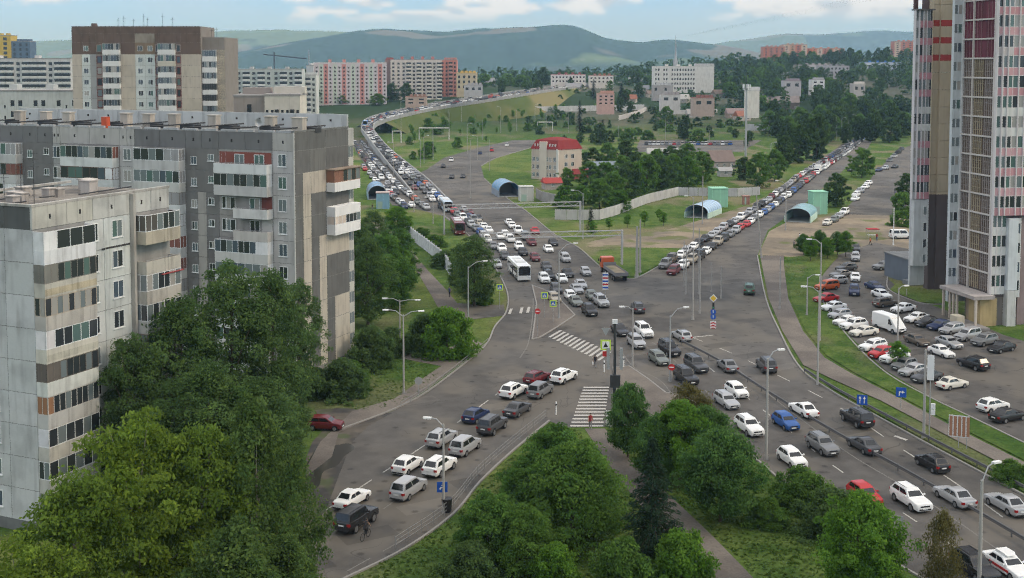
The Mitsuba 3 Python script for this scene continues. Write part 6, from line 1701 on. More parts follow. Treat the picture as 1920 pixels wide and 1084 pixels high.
def guard_rail(label, pts, h=0.75, step=4.0, tone='galvanised', rails=(0.45, 0.62), name='guard_rail', r=0.05, cat='guard rail'):
    k = thing(name, label, cat)
    p = smooth_line(pts)
    l = LineString(p)
    for zr in rails:
        MB().tube(np.column_stack([p, np.full(len(p), zr)]), r, 6).put(key_for(k + '__rail'), tone, smooth=True)
    n = int(l.length / step)
    for i in range(n + 1):
        a = l.interpolate(l.length * i / n)
        MB().box((a.x, a.y, h / 2), (0.05, 0.06, h) if name == 'railing' else (0.09, 0.12, h)).put(key_for(k + '__post'), tone)
    return k


mat('rail_steel', (0.13, 0.13, 0.135), 0.5, 0.4)
mat('rail_pale', (0.26, 0.26, 0.255), 0.6, 0.2)
guard_rail('dark steel median rail down the middle of the avenue', [(24.34,166.09), (27.83,154.68), (31.04,139.93), (34.71,124.89), (38.48,112.01), (41.23,101.83), (43.44,93.12)], tone='rail_steel', r=0.09)
guard_rail('steel guard rail along the far kerb of the avenue', [(38.01,150.26), (39.71,140.86), (42.27,130.49), (44.97,119.77), (48.25,107.02), (50.08,98.64)], tone='rail_steel', r=0.08)
guard_rail('grey pedestrian railing along the park edge of the side road', [(-9.63,94.71), (-5.73,102.61), (-3.37,111.55), (-0.28,120.13), (3.86,130.49)], h=1.1, rails=(0.35, 0.7, 1.05), name='railing', r=0.022, step=2.0, cat='railing', tone='rail_pale')
guard_rail('low kerb railing round the outer side of the bend', [(-12.95,134.61), (-10.12,142.30), (-6.18,155.79), (-3.45,166.43)], h=0.8, rails=(0.4, 0.75), name='railing', r=0.03, step=2.5, cat='railing', tone='rail_pale')


def gantry(label, a, b, h, depth=1.0):
    k = thing('sign_gantry', label, 'gantry')
    a, b = np.array(a), np.array(b)
    t = (b - a) / np.linalg.norm(b - a)
    w = np.linalg.norm(b - a)
    n = np.array([t[1], -t[0]])
    F = Frame((*a, 0), t, n)
    for x in (0, w):
        mb = MB()
        for d in (-0.35, 0.35): mb.ob(F, x - 0.13, x + 0.13, d - 0.13, d + 0.13, 0, h + 1.1)
        for i in range(6): mb.ob(F, x - .05, x + .05, -0.22, 0.22, 0.6 + i * h / 6, 0.7 + i * h / 6)
        mb.put(key_for(k + '__leg'), tone=(0.42, 0.43, 0.43), wear=0.4)
    for z in (h, h + 1.0):
        mb = MB()
        for d in (-0.35, 0.35): mb.ob(F, 0.13, w - 0.13, d - 0.06, d + 0.06, z - 0.06, z + 0.06)
        mb.put(key_for(k + '__beam'), tone=(0.42, 0.43, 0.43), wear=0.4)
    m = int(w / 1.6)
    mb = MB()
    for i in range(m):
        x0, x1 = w * i / m, w * (i + 1) / m
        z0, z1 = (h, h + 1.0) if i % 2 else (h + 1.0, h)
        for d in (-.35, .35): mb.tube([F.at(x0, d, z0), F.at(x1, d, z1)], 0.03, 4)
    mb.put(k + '__lattice', 'galvanised'); say(k + '__lattice', '', kind='stuff')
    return k, F, w


gantry('farther pale steel lattice gantry across the queue', (-16.02,275.39), (16.56,282.56), 6.0)
gantry('nearer pale steel lattice gantry ending beside the orange truck', (-5.77,228.78), (22.03,233.10), 6.0)


def vault(label, c, ang, L, w, rise, wall, roof, walltone, open_end=1):
    k = thing('passage_canopy', label, 'underpass entrance')
    co, si = math.cos(ang), math.sin(ang)
    o = np.array(c) - np.array([co, si]) * L / 2
    F = Frame((*o, 0), (co, si), (si, -co))
    th = np.linspace(0, np.pi, 13)
    arc = [(w / 2 * math.cos(t), wall + rise * math.sin(t)) for t in th]
    n = 7
    for i in range(n):
        a0, a1 = L * i / n + 0.03, L * (i + 1) / n - 0.03
        mb = MB()
        v = [F.at(a, d, z) for a in (a0, a1) for d, z in arc] + [F.at(a, d * 0.985, z - 0.05) for a in (a0, a1) for d, z in arc]
        m = len(arc)
        f = []
        for j in range(m - 1):
            f += [[j, j + 1, j + 1 + m, j + m], [2 * m + j, 3 * m + j, 3 * m + j + 1, 2 * m + j + 1]]
        mb.add(v, f)
        mb.put(key_for(k + '__roof_panel'), roof, smooth=True)
    for i in range(n + 1):
        a = L * i / n
        MB().tube([F.at(a, d * 1.01, z + 0.02) for d, z in arc], 0.06, 5).put(key_for(k + '__rib'), 'galvanised')
    for d in (-w / 2, w / 2):
        MB().ob(F, 0, L, d - 0.12, d + 0.12, -0.1, wall).put(key_for(k + '__side_wall'), tone=walltone, wear=0.4)
    e = L if open_end < 0 else 0.0
    back = 0.0 if open_end < 0 else L
    mb = MB()
    v = [F.at(back, d, z) for d, z in arc] + [F.at(back, -w / 2, 0), F.at(back, w / 2, 0)]
    c0 = F.at(back, 0, wall)
    v.append(c0)
    m = len(arc)
    mb.add(v, [[m + 2, j, j + 1] for j in range(m - 1)] + [[m + 2, m - 1, m], [m + 2, m, m + 1], [m + 2, m + 1, 0]])
    mb.put(k + '__end_wall', 'glass_curtain')
    MB().ob(F, 0.4, L - 0.3, -w / 2 + 0.15, w / 2 - 0.15, 0.01, 0.05).put(k + '__stair_well', tone=(0.40, 0.40, 0.39), wear=0.4)
    return k


a3 = head((48.49,295.99), (58.21,324.76))
vault('sky-blue arched underpass canopy with pale walls beside the left-hand mint kiosk', (51.04,310.83), head((47.01,302.17), (56.74,322.31)), 13, 6.2, 2.0, 1.5, 'polycarb_sky', (0.44, 0.58, 0.50), 1)
vault('teal arched underpass canopy beside the right-hand mint kiosk', (74.93,302.17), head((69.86,289.05), (81.64,317.64)), 12, 6.4, 2.0, 1.6, 'polycarb_teal', (0.44, 0.58, 0.50), 1)
vault('blue arched underpass canopy in front of the mansion', (-1.97,359.73), head((1.60,350.96), (-5.27,385.03)), 12, 6.4, 2.6, 2.0, 'polycarb_blue', (0.24, 0.28, 0.33), 1)
vault('blue arched underpass canopy behind the end of the grey block', (-41.06,353.80), head((-37.82,333.55), (-45.33,381.75)), 14, 5.4, 2.4, 1.8, 'polycarb_blue', (0.24, 0.34, 0.42), 1)


def kiosk(label, c, ang, w, d, h, tone, roof=None, name='lift_kiosk', door=(0.30, 0.42, 0.36)):
    k = thing(name, label, 'kiosk')
    co, si = math.cos(ang), math.sin(ang)
    F = Frame((*c, 0), (co, si), (si, -co))
    MB().ob(F, -w / 2, w / 2, -d, 0, -0.1, h).put(k + '__wall', tone=tone, wear=0.3)
    for x in (-w / 2, 0, w / 2 - 0.12): MB().ob(F, x, x + 0.12, 0.0, 0.05, 0, h).put(key_for(k + '__trim'), tone=tuple(min(1, q * 1.25) for q in tone), wear=0.2)
    MB().ob(F, -w / 2 - 0.15, w / 2 + 0.15, -d - 0.15, 0.15, h, h + 0.22).put(k + '__roof', tone=roof or tone, wear=0.3)
    MB().ob(F, -w / 2 + 0.3, -0.15, 0.0, 0.03, 0.05, 2.1).put(k + '__door', tone=door, wear=0.3)
    return k


MINT = (0.25, 0.50, 0.36)
kiosk('left-hand mint green lift kiosk by the pale fence', (58.58,328.55), 0.1, 4.6, 4.4, 5.2, MINT)
kiosk('right-hand mint green lift kiosk between the queue and the parked cars', (82.76,313.03), 0.1, 3.9, 4.2, 5.9, MINT)
kiosk('pale grey lift kiosk beside the blue canopy at the mansion', (4.39,342.75), 0.15, 4.0, 3.6, 4.2, (0.44, 0.45, 0.43))
kiosk('blue and dusty pink lift kiosk beside the blue canopy behind the grey block', (-35.94,324.76), 0.1, 3.6, 3.4, 4.4, (0.20, 0.36, 0.48), (0.42, 0.34, 0.33))
kiosk('small reddish news kiosk on the trodden ground near the left-hand mint kiosk', (67.33,334.73), 0.1, 1.8, 1.6, 2.3, (0.30, 0.16, 0.13), name='news_kiosk')

# ------------------------------------------------------------------ lamp posts and poles
def pole(name, label, x, y, h, arms=(), r=0.13, m='concrete_post', cat='lamp post', group=None, lean=(0, 0), head_m='sign_white', cap=False):
    """arms: (dx, dy, rise) of each bracket, with a lamp head at its end"""
    k = thing(name, label, cat, group)
    z = float(hz(x, y))
    top = np.array([x + lean[0], y + lean[1], z + h])
    MB().tube([(x, y, z - 0.3), (x + lean[0] * .5, y + lean[1] * .5, z + h * .5), tuple(top)], [r, r * .85, r * .62], 8).put(k + '__post', m, smooth=40)
    MB().tube([(x, y, z), (x, y, z + 0.5)], [r * 1.5, r * 1.25], 8).put(k + '__base', m, smooth=40)
    for dx, dy, rise in arms:
        e = top + [dx, dy, rise]
        mid_ = top + [dx * .5, dy * .5, rise * .8]
        MB().tube([top - [0, 0, .25], mid_, e], 0.055, 6).put(key_for(k + '__arm'), 'galvanised', smooth=True)
        yaw = math.atan2(dy, dx)
        MB().box(e + np.array([math.cos(yaw) * .25, math.sin(yaw) * .25, -.02]), (0.75, 0.3, 0.16), yaw).put(key_for(k + '__lamp_head'), head_m)
    if cap: MB().box(top + [0, 0, .1], (.5, .5, .25)).put(k + '__cap', 'trim')
    return k


GLP = 'street lamps'
pole('street_lamp', 'tall street lamp with two arms on the corner lawn below the grey block', -13.21,140.86,9.74, ((-1.9, 0, .6), (1.9, .3, .4)))
pole('street_lamp', 'shorter pole with a pale box just behind the two-armed lamp', -15.54,160.45,7.62, ((-1.8, 0, .2), (2.2, .4, -.1)))
pole('street_lamp', 'street lamp with one arm reaching right beside the driveway', -6.82,180.78,8.72, ((2.4, .6, .8),), m='galvanised')
pole('street_lamp', 'street lamp on the bare island, its arm curving right', 7.41,183.09,10.86, ((2.4, .6, 1.1),), m='galvanised', r=0.15)
pole('street_lamp', 'street lamp in the kerb lane corner with a curved arm and round no-entry sign', 19.98,146.19,8.46, ((1.8, .4, 1.0),), m='galvanised')
pole('street_lamp', 'street lamp in the park edge beside the white suv and blue hatchback', 25.84,116.80,10.44, ((1.2, .4, .8),), r=0.15)
pole('street_lamp', 'nearest street lamp, cut by the lower frame, in front of the black suv', 35.91,87.73,8.37, ((1.1, .5, 1.2),), r=0.17)
pole('street_lamp', 'street lamp on the far kerb where the sidewalk verge begins', 38.30,144.71,11.94, ((-1.6, .2, .5),))
pole('street_lamp', 'street lamp post with banner and cameras by the long lawn', 44.21,123.62,9.70, (), r=0.16)
pole('street_lamp', 'bare post between the black sedan and the silver suv', 16.07,154.13,7.75, ((-1.2, .1, .2),))
pole('street_lamp', 'post with a blue cyclist sign and litter bin at the side road kerb', -6.11,102.61,8.10, ((-1.2, .2, .5),), r=0.14)
pole('street_lamp', 'short lamp on the long lawn near the parked red sedan', 47.17,185.42,6.20, ((1.4, .1, .4),))
pole('street_lamp', 'short pole at the top of the far sidewalk', 43.95,190.38,8.64, ())
pole('street_lamp', 'lamp post standing among the parked cars beside the white van', 55.11,165.42,8.31, ((.9, .2, .3),))
pole('street_lamp', 'lamp post on the long lawn, taller, with an arm toward the avenue', 44.67,168.04,14.42, ((-1.5, .1, .5),))
pole('street_lamp', 'white-headed park lamp on the small tower lawn', 68.52,201.49,1.31, (), r=0.08, cap=False)
pole('street_lamp', 'lamp among the trees in front of the grey block with a small camera', -27.09,130.69,3.49, ((1.2, .2, .4),))
pole('street_lamp', 'street lamp with curved arm by the foot of the pale fence', 16.36,268.52,10.62, ((-2.2, -.2, .7),), m='galvanised')
pole('street_lamp', 'white lamp on the square between the minibus and the trees', 84.83,258.94,8.34, (), r=0.12, m='sign_white', cap=False)
pole('street_lamp', 'lamp post behind the teal canopy with an arm to the left', 66.36,282.56,11.29, ((-2.0, 0, .8),))
pole('street_lamp', 'lamp post on the verge beside the right-hand arm queue', 41.82,268.52,9.64, ((-1.6, -.3, .4),))
pole('street_lamp', 'slim lamp at the near end of the triangular lawn', 30.40,202.93,8.64, ())
pole('utility_pole', 'thick pair pole at the tip of the triangular lawn', 23.58,219.49,9.63, (), r=0.3, cat='utility pole')
pole('utility_pole', 'leaning pole by the sunlit square', 51.85,241.62,13.23, (), r=0.17, cat='utility pole', lean=(-1.2, .2))
pole('utility_pole', 'pole behind the sky-blue canopy', 48.04,294.05,12.15, (), r=0.15, cat='utility pole')
pole('utility_pole', 'pole standing in the junction behind the priority sign', 30.28,187.03,9.37, (), r=0.14, cat='utility pole')
pole('utility_pole', 'pole with a small cabinet in the junction, right of the priority sign', 35.88,199.16,5.54, (), r=0.11, cat='utility pole')
for lab, q, r in (('slim grey pole at the kerb nose of the triangular lawn', (31.03,209.82,8.35), .11), ('thick grey pole on the concrete strip left of the priority sign', (28.44,182.35,11.15), .16), ('tall slim pole just behind the thick one left of the priority sign', (32.63,202.93,11.64), .11), ('short slim pole between the priority sign and the far arm', (35.21,204.89,5.31), .09), ('thick pole beside the pair pole at the lawn tip', (24.68,224.09,10.33), .22)):
    pole('utility_pole', lab, *q, (), r=r, cat='utility pole')
MASTS = ['slim mast lamp beside the ramp barrier, nearest its foot', 'slim mast left of the upper road mouth', 'slim mast just right of the one at the upper road mouth', 'tall slim mast where the saplings meet the upper road', 'slim mast lamp at the middle of the upper road', 'tallest slim mast, standing in front of the blue canopy',
         'slim mast lamp behind the pair of black sedans', 'slim mast at the left corner of the mansion lawn', 'slim mast lamp at the inside of the overpass bend', 'slim mast at the back of the sapling field, behind the pipe portal', 'slim mast lamp under the far overpass', 'slim mast among the last saplings by the upper road', 'slim mast lamp in the right half of the sapling field', 'slim mast before the white field fence', 'slim mast lamp beside the small pipe portal', 'slim mast right of the small pipe portal', 'slim mast lamp near the tall narrow spruce', 'slim mast at the left edge of the mown field', 'slim mast lamp behind the farther gantry leg', 'slim mast beside the frontage queue',
         'slim mast left of the far arm trees', 'leftmost of the mast cluster at the far arm', 'second of the mast cluster at the far arm', 'third of the mast cluster at the far arm', 'fourth of the mast cluster at the far arm', 'rightmost of the mast cluster at the far arm', 'slim mast at the right end of the yard row', 'slim mast in the middle of the yard row']
for i, q in enumerate(((-42.80,422.38,11.97), (-36.30,462.63,10.57), (-35.95,477.75,10.91), (-33.35,494.11,13.52), (-20.05,523.51,13.85), (-12.51,350.96,17.67), (-14.65,494.11,10.14), (-8.51,443.94,11.75), (-64.11,677.02,18.48), (-33.78,628.51,16.32), (-32.52,752.40,17.10), (-15.74,628.51,10.60), (-6.78,677.02,15.40), (2.53,695.99,12.68), (14.58,744.88,12.19), (20.83,715.15,9.09), (32.67,677.02,13.55), (57.25,628.51,7.73),
                       (-19.92,294.05,6.48), (-26.73,317.64,8.46), (98.24,443.94,10.54), (174.05,628.51,12.03), (176.91,628.51,11.46), (180.35,628.51,10.31), (189.60,645.46,12.33), (196.94,653.29,10.12), (101.61,602.86,6.32), (79.09,602.86,12.64))):
    side = 1 if i % 3 else -1
    pole('street_lamp', MASTS[i], *q, ((side * 1.5, 0, .3),) if i % 2 == 0 else (), r=0.12, group='slim masts')
k = pole('radio_mast', 'tall steel mast with antenna panels rising behind the pale fence', 97.56,488.44,32.03, (), r=0.5, m='galvanised', cat='mast')
x, y, h = 97.56,488.44,32.03
for i in range(5):
    a = i * 2 * math.pi / 5
    MB().box((x + 1.5 * math.cos(a), y + 1.5 * math.sin(a), h - 1.2), (.4, .4, 2.4)).put(key_for(k + '__antenna_panel'), 'sign_white')
MB().tube([(x, y, h), (x, y, h + 4.5)], .12, 5).put(k + '__spike', 'dark_steel')
MB().box((x, y, h - 1.6), (3.2, 3.2, .2)).put(k + '__platform', 'galvanised')

# frames of pale pipework among the saplings
for i, (a, b) in enumerate((((-49.81,628.51,6.30), (-33.78,628.51,6.30)), ((-61.52,602.86,6.04), (-57.12,602.86,6.04)), ((15.13,692.50,6.28), (23.96,692.50,6.28)))):
    k = thing('pipe_frame', ('wide pale pipe portal', 'narrow pale pipe portal', 'small pale pipe portal')[i] + ' standing ' + ('among the saplings', 'beside the overpass', 'at the far end of the sapling field')[i], 'pipe frame')
    MB().tube([(a[0], a[1], 0), tuple(a), tuple(b), (b[0], b[1], 0)], 0.35, 6).put(k, tone=(0.55, 0.55, 0.5))

# ------------------------------------------------------------------ signs and signals
def plate_sign(key, F, w, h, z, m, d=0.0, name='plate', off=0.0):
    kk = key_for(key + '__' + name)
    MB().ob(F, off - w / 2, off + w / 2, d, d + 0.03, z - h / 2, z + h / 2).put(kk, m)
    return kk


def disc_mesh(F, r, z, d=0.03, t=0.03, n=20, off=0.0, pts=None):
    th = np.arange(n) * 2 * np.pi / n
    p = pts if pts is not None else [(r * math.cos(t_), r * math.sin(t_)) for t_ in th]
    ring = lambda dd: np.array([F.at(off + a, dd, z + b) for a, b in p])
    return loft([ring(d), ring(d + t)])


def facing(x, y):
    v = np.array([-x, -y]) / np.hypot(x, y)
    return (-v[1], v[0]), tuple(v)


def sign(name, label, x, y, h, build, r=0.045, cat='road sign', m='galvanised', turn=0.0):
    k = thing(name, label, cat)
    MB().tube([(x, y, -0.1), (x, y, h)], r, 6).put(k + '__post', m)
    u, n = facing(x, y)
    c, s_ = math.cos(turn), math.sin(turn)
    n = (n[0] * c - n[1] * s_, n[0] * s_ + n[1] * c)
    F = Frame((x, y, 0), (-n[1], n[0]), n)
    # u must run to the viewer's right
    if F.hand < 0: F = Frame((x, y, 0), (n[1], -n[0]), n)
    build(k, F, h)
    return k


def ped_sign(k, F, h):                                  # pedestrian crossing on a lime shield
    plate_sign(k, F, 1.05, 1.05, h - 0.5, 'sign_lime', 0.05, 'shield')
    plate_sign(k, F, 0.72, 0.72, h - 0.5, 'sign_blue', 0.082, 'face')
    m = MB().add(*disc_mesh(F, 0, h - 0.52, 0.115, 0.02, pts=[(-.30, -.24), (.30, -.24), (0, .32)]))
    m.put(k + '__triangle', 'sign_white')
    MB().ob(F, -.04, .04, .137, .15, h - .62, h - .46).ob(F, -.10, -.03, .137, .15, h - .74, h - .62).ob(F, .03, .10, .137, .15, h - .74, h - .62).add(*disc_mesh(F, .05, h - .40, .137, .015, 10)).put(k + '__figure', 'ink')


def no_entry(k, F, h):
    MB().add(*disc_mesh(F, .42, h - .45, .05)).put(k + '__disc', 'sign_red')
    plate_sign(k, F, .58, .13, h - .45, 'sign_white', .082, 'bar')


def blue_arrow(k, F, h):                                # lanes up: white arrows on blue
    plate_sign(k, F, 1.15, 1.15, h - .6, 'sign_blue', .05, 'face')
    m = MB()
    for o in (-.24, .24):
        m.ob(F, o - .05, o + .05, .082, .10, h - 1.0, h - .45).add(*disc_mesh(F, 0, h - .36, .082, .018, off=o, pts=[(-.16, -.1), (.16, -.1), (0, .2)]))
    m.put(k + '__arrow', 'sign_white')


def blue_turn(k, F, h):
    plate_sign(k, F, 1.15, 1.15, h - .6, 'sign_blue', .05, 'face')
    MB().ob(F, -.25, -.13, .082, .10, h - 1.0, h - .5).ob(F, -.129, .12, .082, .10, h - .62, h - .5).add(*disc_mesh(F, 0, h - .56, .082, .018, off=.2, pts=[(-.1, -.18), (.2, 0), (-.1, .18)])).put(k + '__arrow', 'sign_white')


sign('crossing_sign', 'lime pedestrian crossing sign left of the bare island', 5.14,183.09,4.25, ped_sign)
sign('crossing_sign', 'lime pedestrian crossing sign in front of the island lamp', 6.38,180.05,3.58, ped_sign)
sign('crossing_sign', 'lime pedestrian crossing sign by the driveway bush', -2.01,190.38,4.15, ped_sign)
sign('no_entry_sign', 'round red no-entry sign on the left edge of the bare island', 3.77,170.71,4.28, no_entry)
sign('lane_sign', 'blue lane sign with two white arrows on the grass verge', 39.85,131.29,2.59, blue_arrow)
sign('turn_sign', 'blue turn sign with a white arrow on the long lawn', 45.25,134.20,2.64, blue_turn)


def info(k, F, h):
    plate_sign(k, F, 2.0, 2.3, h - 1.2, 'cloth_white', .05, 'board')
    for i in range(5): plate_sign(k, F, .30, 2.1, h - 1.2, mat_brown, .083, 'strip', -.78 + .42 * i)
    MB().ob(F, .75, .83, -.04, .04, 0, h - 2.3).put(k + '__post_001', 'galvanised')


mat_brown = mat('rust_print', (0.34, 0.17, 0.10), 0.7)
sign('notice_board', 'rust and white striped notice board on two legs on the long lawn', 46.61,120.13,3.62, info)


def back_board(k, F, h):
    for o in (-.42, .42): plate_sign(k, F, .62, 1.0, h - .55, 'galvanised', .04, 'panel', o)
    MB().ob(F, .3, .36, -.03, .03, 0, h - 1.0).put(k + '__post_001', 'galvanised')


sign('board_back', 'grey back of a two-panel sign beside the red hatchback', 32.32,96.88,2.08, back_board)


def disc_back(k, F, h):
    MB().add(*disc_mesh(F, .5, h - .4, .05, n=8)).put(k + '__disc', 'galvanised')


sign('road_sign', 'grey back of an octagonal sign on the corner lawn', -11.32,139.93,2.23, disc_back)


def cyc(k, F, h):
    plate_sign(k, F, .95, .95, h - .5, 'sign_blue', .16, 'face')
    m = MB().ob(F, .06, .14, .193, .21, h - .75, h - .3).ob(F, -.1, .06, .193, .21, h - .38, h - .3).ob(F, -.2, .06, .193, .21, h - .58, h - .5).add(*disc_mesh(F, .08, h - .66, .193, .017, 12, off=-.18))
    m.put(k + '__symbol', 'sign_white')


sign('parking_sign', 'blue square sign with a white symbol on the side road lamp post', -6.26,103.09,2.74, cyc)
k = thing('litter_bin', 'dark litter bin at the foot of the post with the blue sign', 'litter bin')
x, y = -5.84,102.82
MB().tube([(x, y, 0.0), (x, y, 0.15), (x, y, 1.25)], [.3, .42, .48], 12).put(k, 'trim', smooth=40)


def priority(k, F, h):
    d = lambda r: [(r, 0), (0, r), (-r, 0), (0, -r)]
    MB().add(*disc_mesh(F, 0, h - .5, .05, pts=d(.62))).put(k + '__white_diamond', 'sign_white')
    MB().add(*disc_mesh(F, 0, h - .5, .083, pts=d(.46))).put(k + '__yellow_diamond', 'sign_yellow')
    MB().ob(F, -.16, .16, .05, .3, h - 2.1, h - 1.15).put(k + '__signal_head', 'trim')
    MB().add(*disc_mesh(F, .12, h - 1.9, .302)).put(k + '__green_light', 'light_green')
    for i, z in enumerate((h - 2.6, h - 3.35)):
        MB().add(*disc_mesh(F, .42, z, .05)).put(key_for(k + '__blue_disc'), 'sign_blue')
        MB().ob(F, -.05, .05, .083, .1, z - .2, z + .1).add(*disc_mesh(F, 0, z + .14, .083, .018, pts=[(-.15, -.06), (.15, -.06), (0, .16)])).put(key_for(k + '__white_arrow'), 'sign_white')
    plate_sign(k, F, .9, 1.3, h - 4.7, 'sign_white', .05, 'warning_board')
    for i in range(3): MB().add(*disc_mesh(F, 0, h - 5.15 + .42 * i, .083, pts=[(-.4, -.18), (0, 0), (.4, -.18), (.4, -.02), (0, .17), (-.4, -.02)])).put(key_for(k + '__red_chevron'), 'sign_red')


sign('priority_sign', 'yellow priority diamond over a traffic light and blue arrow discs', 30.61,176.34,5.15, priority, r=.07)


def big_chevron(k, F, h):
    plate_sign(k, F, 1.0, 3.0, h - 1.6, 'sign_white', .06, 'board')
    for i in range(5): plate_sign(k, F, .96, .28, h - .5 - i * .56, 'sign_red' if i % 2 else 'sign_blue', .093, 'band')


sign('marker_post', 'red, white and blue marker board at the nose of the island by the truck', 16.32,202.93,3.95, big_chevron, r=.08)

# the dark traffic pole of the corner island
x, y, h = 11.35,127.72,12.09
k = thing('traffic_pole', 'dark traffic pole carrying signals, white panels and a lime crossing sign', 'traffic light')
MB().tube([(x, y, 0), (x, y, h)], [.20, .13], 10).put(k + '__post', 'dark_steel', smooth=40)
u, n = facing(x, y)
F = Frame((x, y, 0), u, n)
if F.hand < 0: F = Frame((x, y, 0), (-u[0], -u[1]), n)
mb = MB().ob(F, -.5, .62, .15, .45, h - 7.6, h - 6.2); mb.put(k + '__cabinet', 'dark_steel')
for o in (-.72, .72):
    MB().ob(F, o - .17, o + .17, .1, .3, h - 5.6, h - 3.2).put(key_for(k + '__signal_back'), 'galvanised')
    for i in range(2):
        MB().ob(F, o * .9 - .3, o * .9 + .3, .2, .26, h - 11.0 - i * 1.0, h - 10.2 - i * 1.0).put(key_for(k + '__white_panel'), 'sign_white')
MB().ob(F, -.55, .55, .2, .4, h - 13.2, h - 12.4).put(k + '__signal_head', 'trim')
F2_ = Frame(F.at(-1.0, .1, 0), F.u[:2], F.n[:2])
MB().ob(F, -1.0, 0, -.05, .05, h - 3.0, h - 2.9).put(k + '__bracket', 'dark_steel')
plate_sign(k, F2_, 1.15, 1.15, h - 2.9, 'sign_lime', .05, 'crossing_shield')
plate_sign(k, F2_, .8, .8, h - 2.9, 'sign_white', .083, 'crossing_face')
MB().add(*disc_mesh(F2_, 0, h - 2.9, .115, .02, pts=[(-.28, -.24), (.28, -.24), (0, .3)])).put(k + '__crossing_triangle', 'ink')
MB().ob(F2_, -.35, .35, .06, .1, h - 4.2, h - 3.6).put(k + '__red_plate', 'sign_red')
MB().add(*disc_mesh(F2_, 0, h - 1.35, .05, pts=[(-.5, .35), (.5, .35), (0, -.5)])).put(k + '__give_way_back', 'galvanised')
MB().ob(F, -.3, .3, .1, .3, h - .5, h).put(k + '__camera', 'sign_white')
# no-entry disc on the curved lamp
sign('no_entry_sign', 'round red sign at the foot of the curved kerb-lane lamp', 20.16,145.97,2.37, no_entry)
# banner and cameras
x, y, h = 44.68,123.30,9.26
k = thing('banner_post', 'slim post carrying a tall white banner next to the camera lamp', 'banner')
MB().tube([(x, y, 0), (x, y, h)], .06, 6).put(k + '__post', 'galvanised')
u, n = facing(x, y)
F = Frame((x, y, 0), (n[1] * -1, n[0]), n)
MB().ob(F, -.35, .35, .06, .12, h - 2.8, h - .1).put(k + '__banner', 'sign_white')
for i, z in enumerate((h * .40, h * .33)): MB().ob(F, .1, .55, .05, .3, z - .3, z + .25).put(key_for(k + '__camera'), 'sign_white')
for x, y, lab in ((12.04,150.80, 'white bollard post beside the walking pedestrian'), (14.75,152.96, 'white bollard post at the head of the corner island'), (5.07,132.10, 'white marker post left of the zebra crossing'), (25.99,117.46, 'white marker post at the park kerb lamp')):
    k = thing('bollard', lab, 'bollard')
    MB().tube([(x, y, 0), (x, y, 1.5)], .09, 8).put(k + '__post', 'sign_white'); MB().tube([(x, y, 1.1), (x, y, 1.3)], .095, 8).put(k + '__band', 'trim')
# thin wires over the far arm
k = thing('overhead_wire', 'thin overhead wires crossing the sky above the right-hand arm', 'wire')
for i in range(4):
    a, b = np.array([60 + 4 * i, 420, 50 + i * .9]), np.array([190, 420, 78 + i * 1.6])
    t = np.linspace(0, 1, 15)[:, None]
    p = a + (b - a) * t; p[:, 2] -= 6 * (t * (1 - t))[:, 0]
    MB().tube(p, 0.012, 4).put(key_for(k + '__strand'), 'dark_steel')
# red market stall on the square
k = thing('market_stall', 'red awning stall on the sandy square', 'stall')
x, y = 83.14,268.52
MB().box((x, y, 2.3), (2.6, 2.0, .15)).put(k + '__awning', 'cloth_red')
for dx in (-1.2, 1.2):
    for dy in (-.9, .9): MB().tube([(x + dx, y + dy, 0), (x + dx, y + dy, 2.25)], .04, 5).put(key_for(k + '__leg'), 'galvanised')
MB().box((x, y, .9), (2.2, .8, .1)).put(k + '__counter', 'plate')


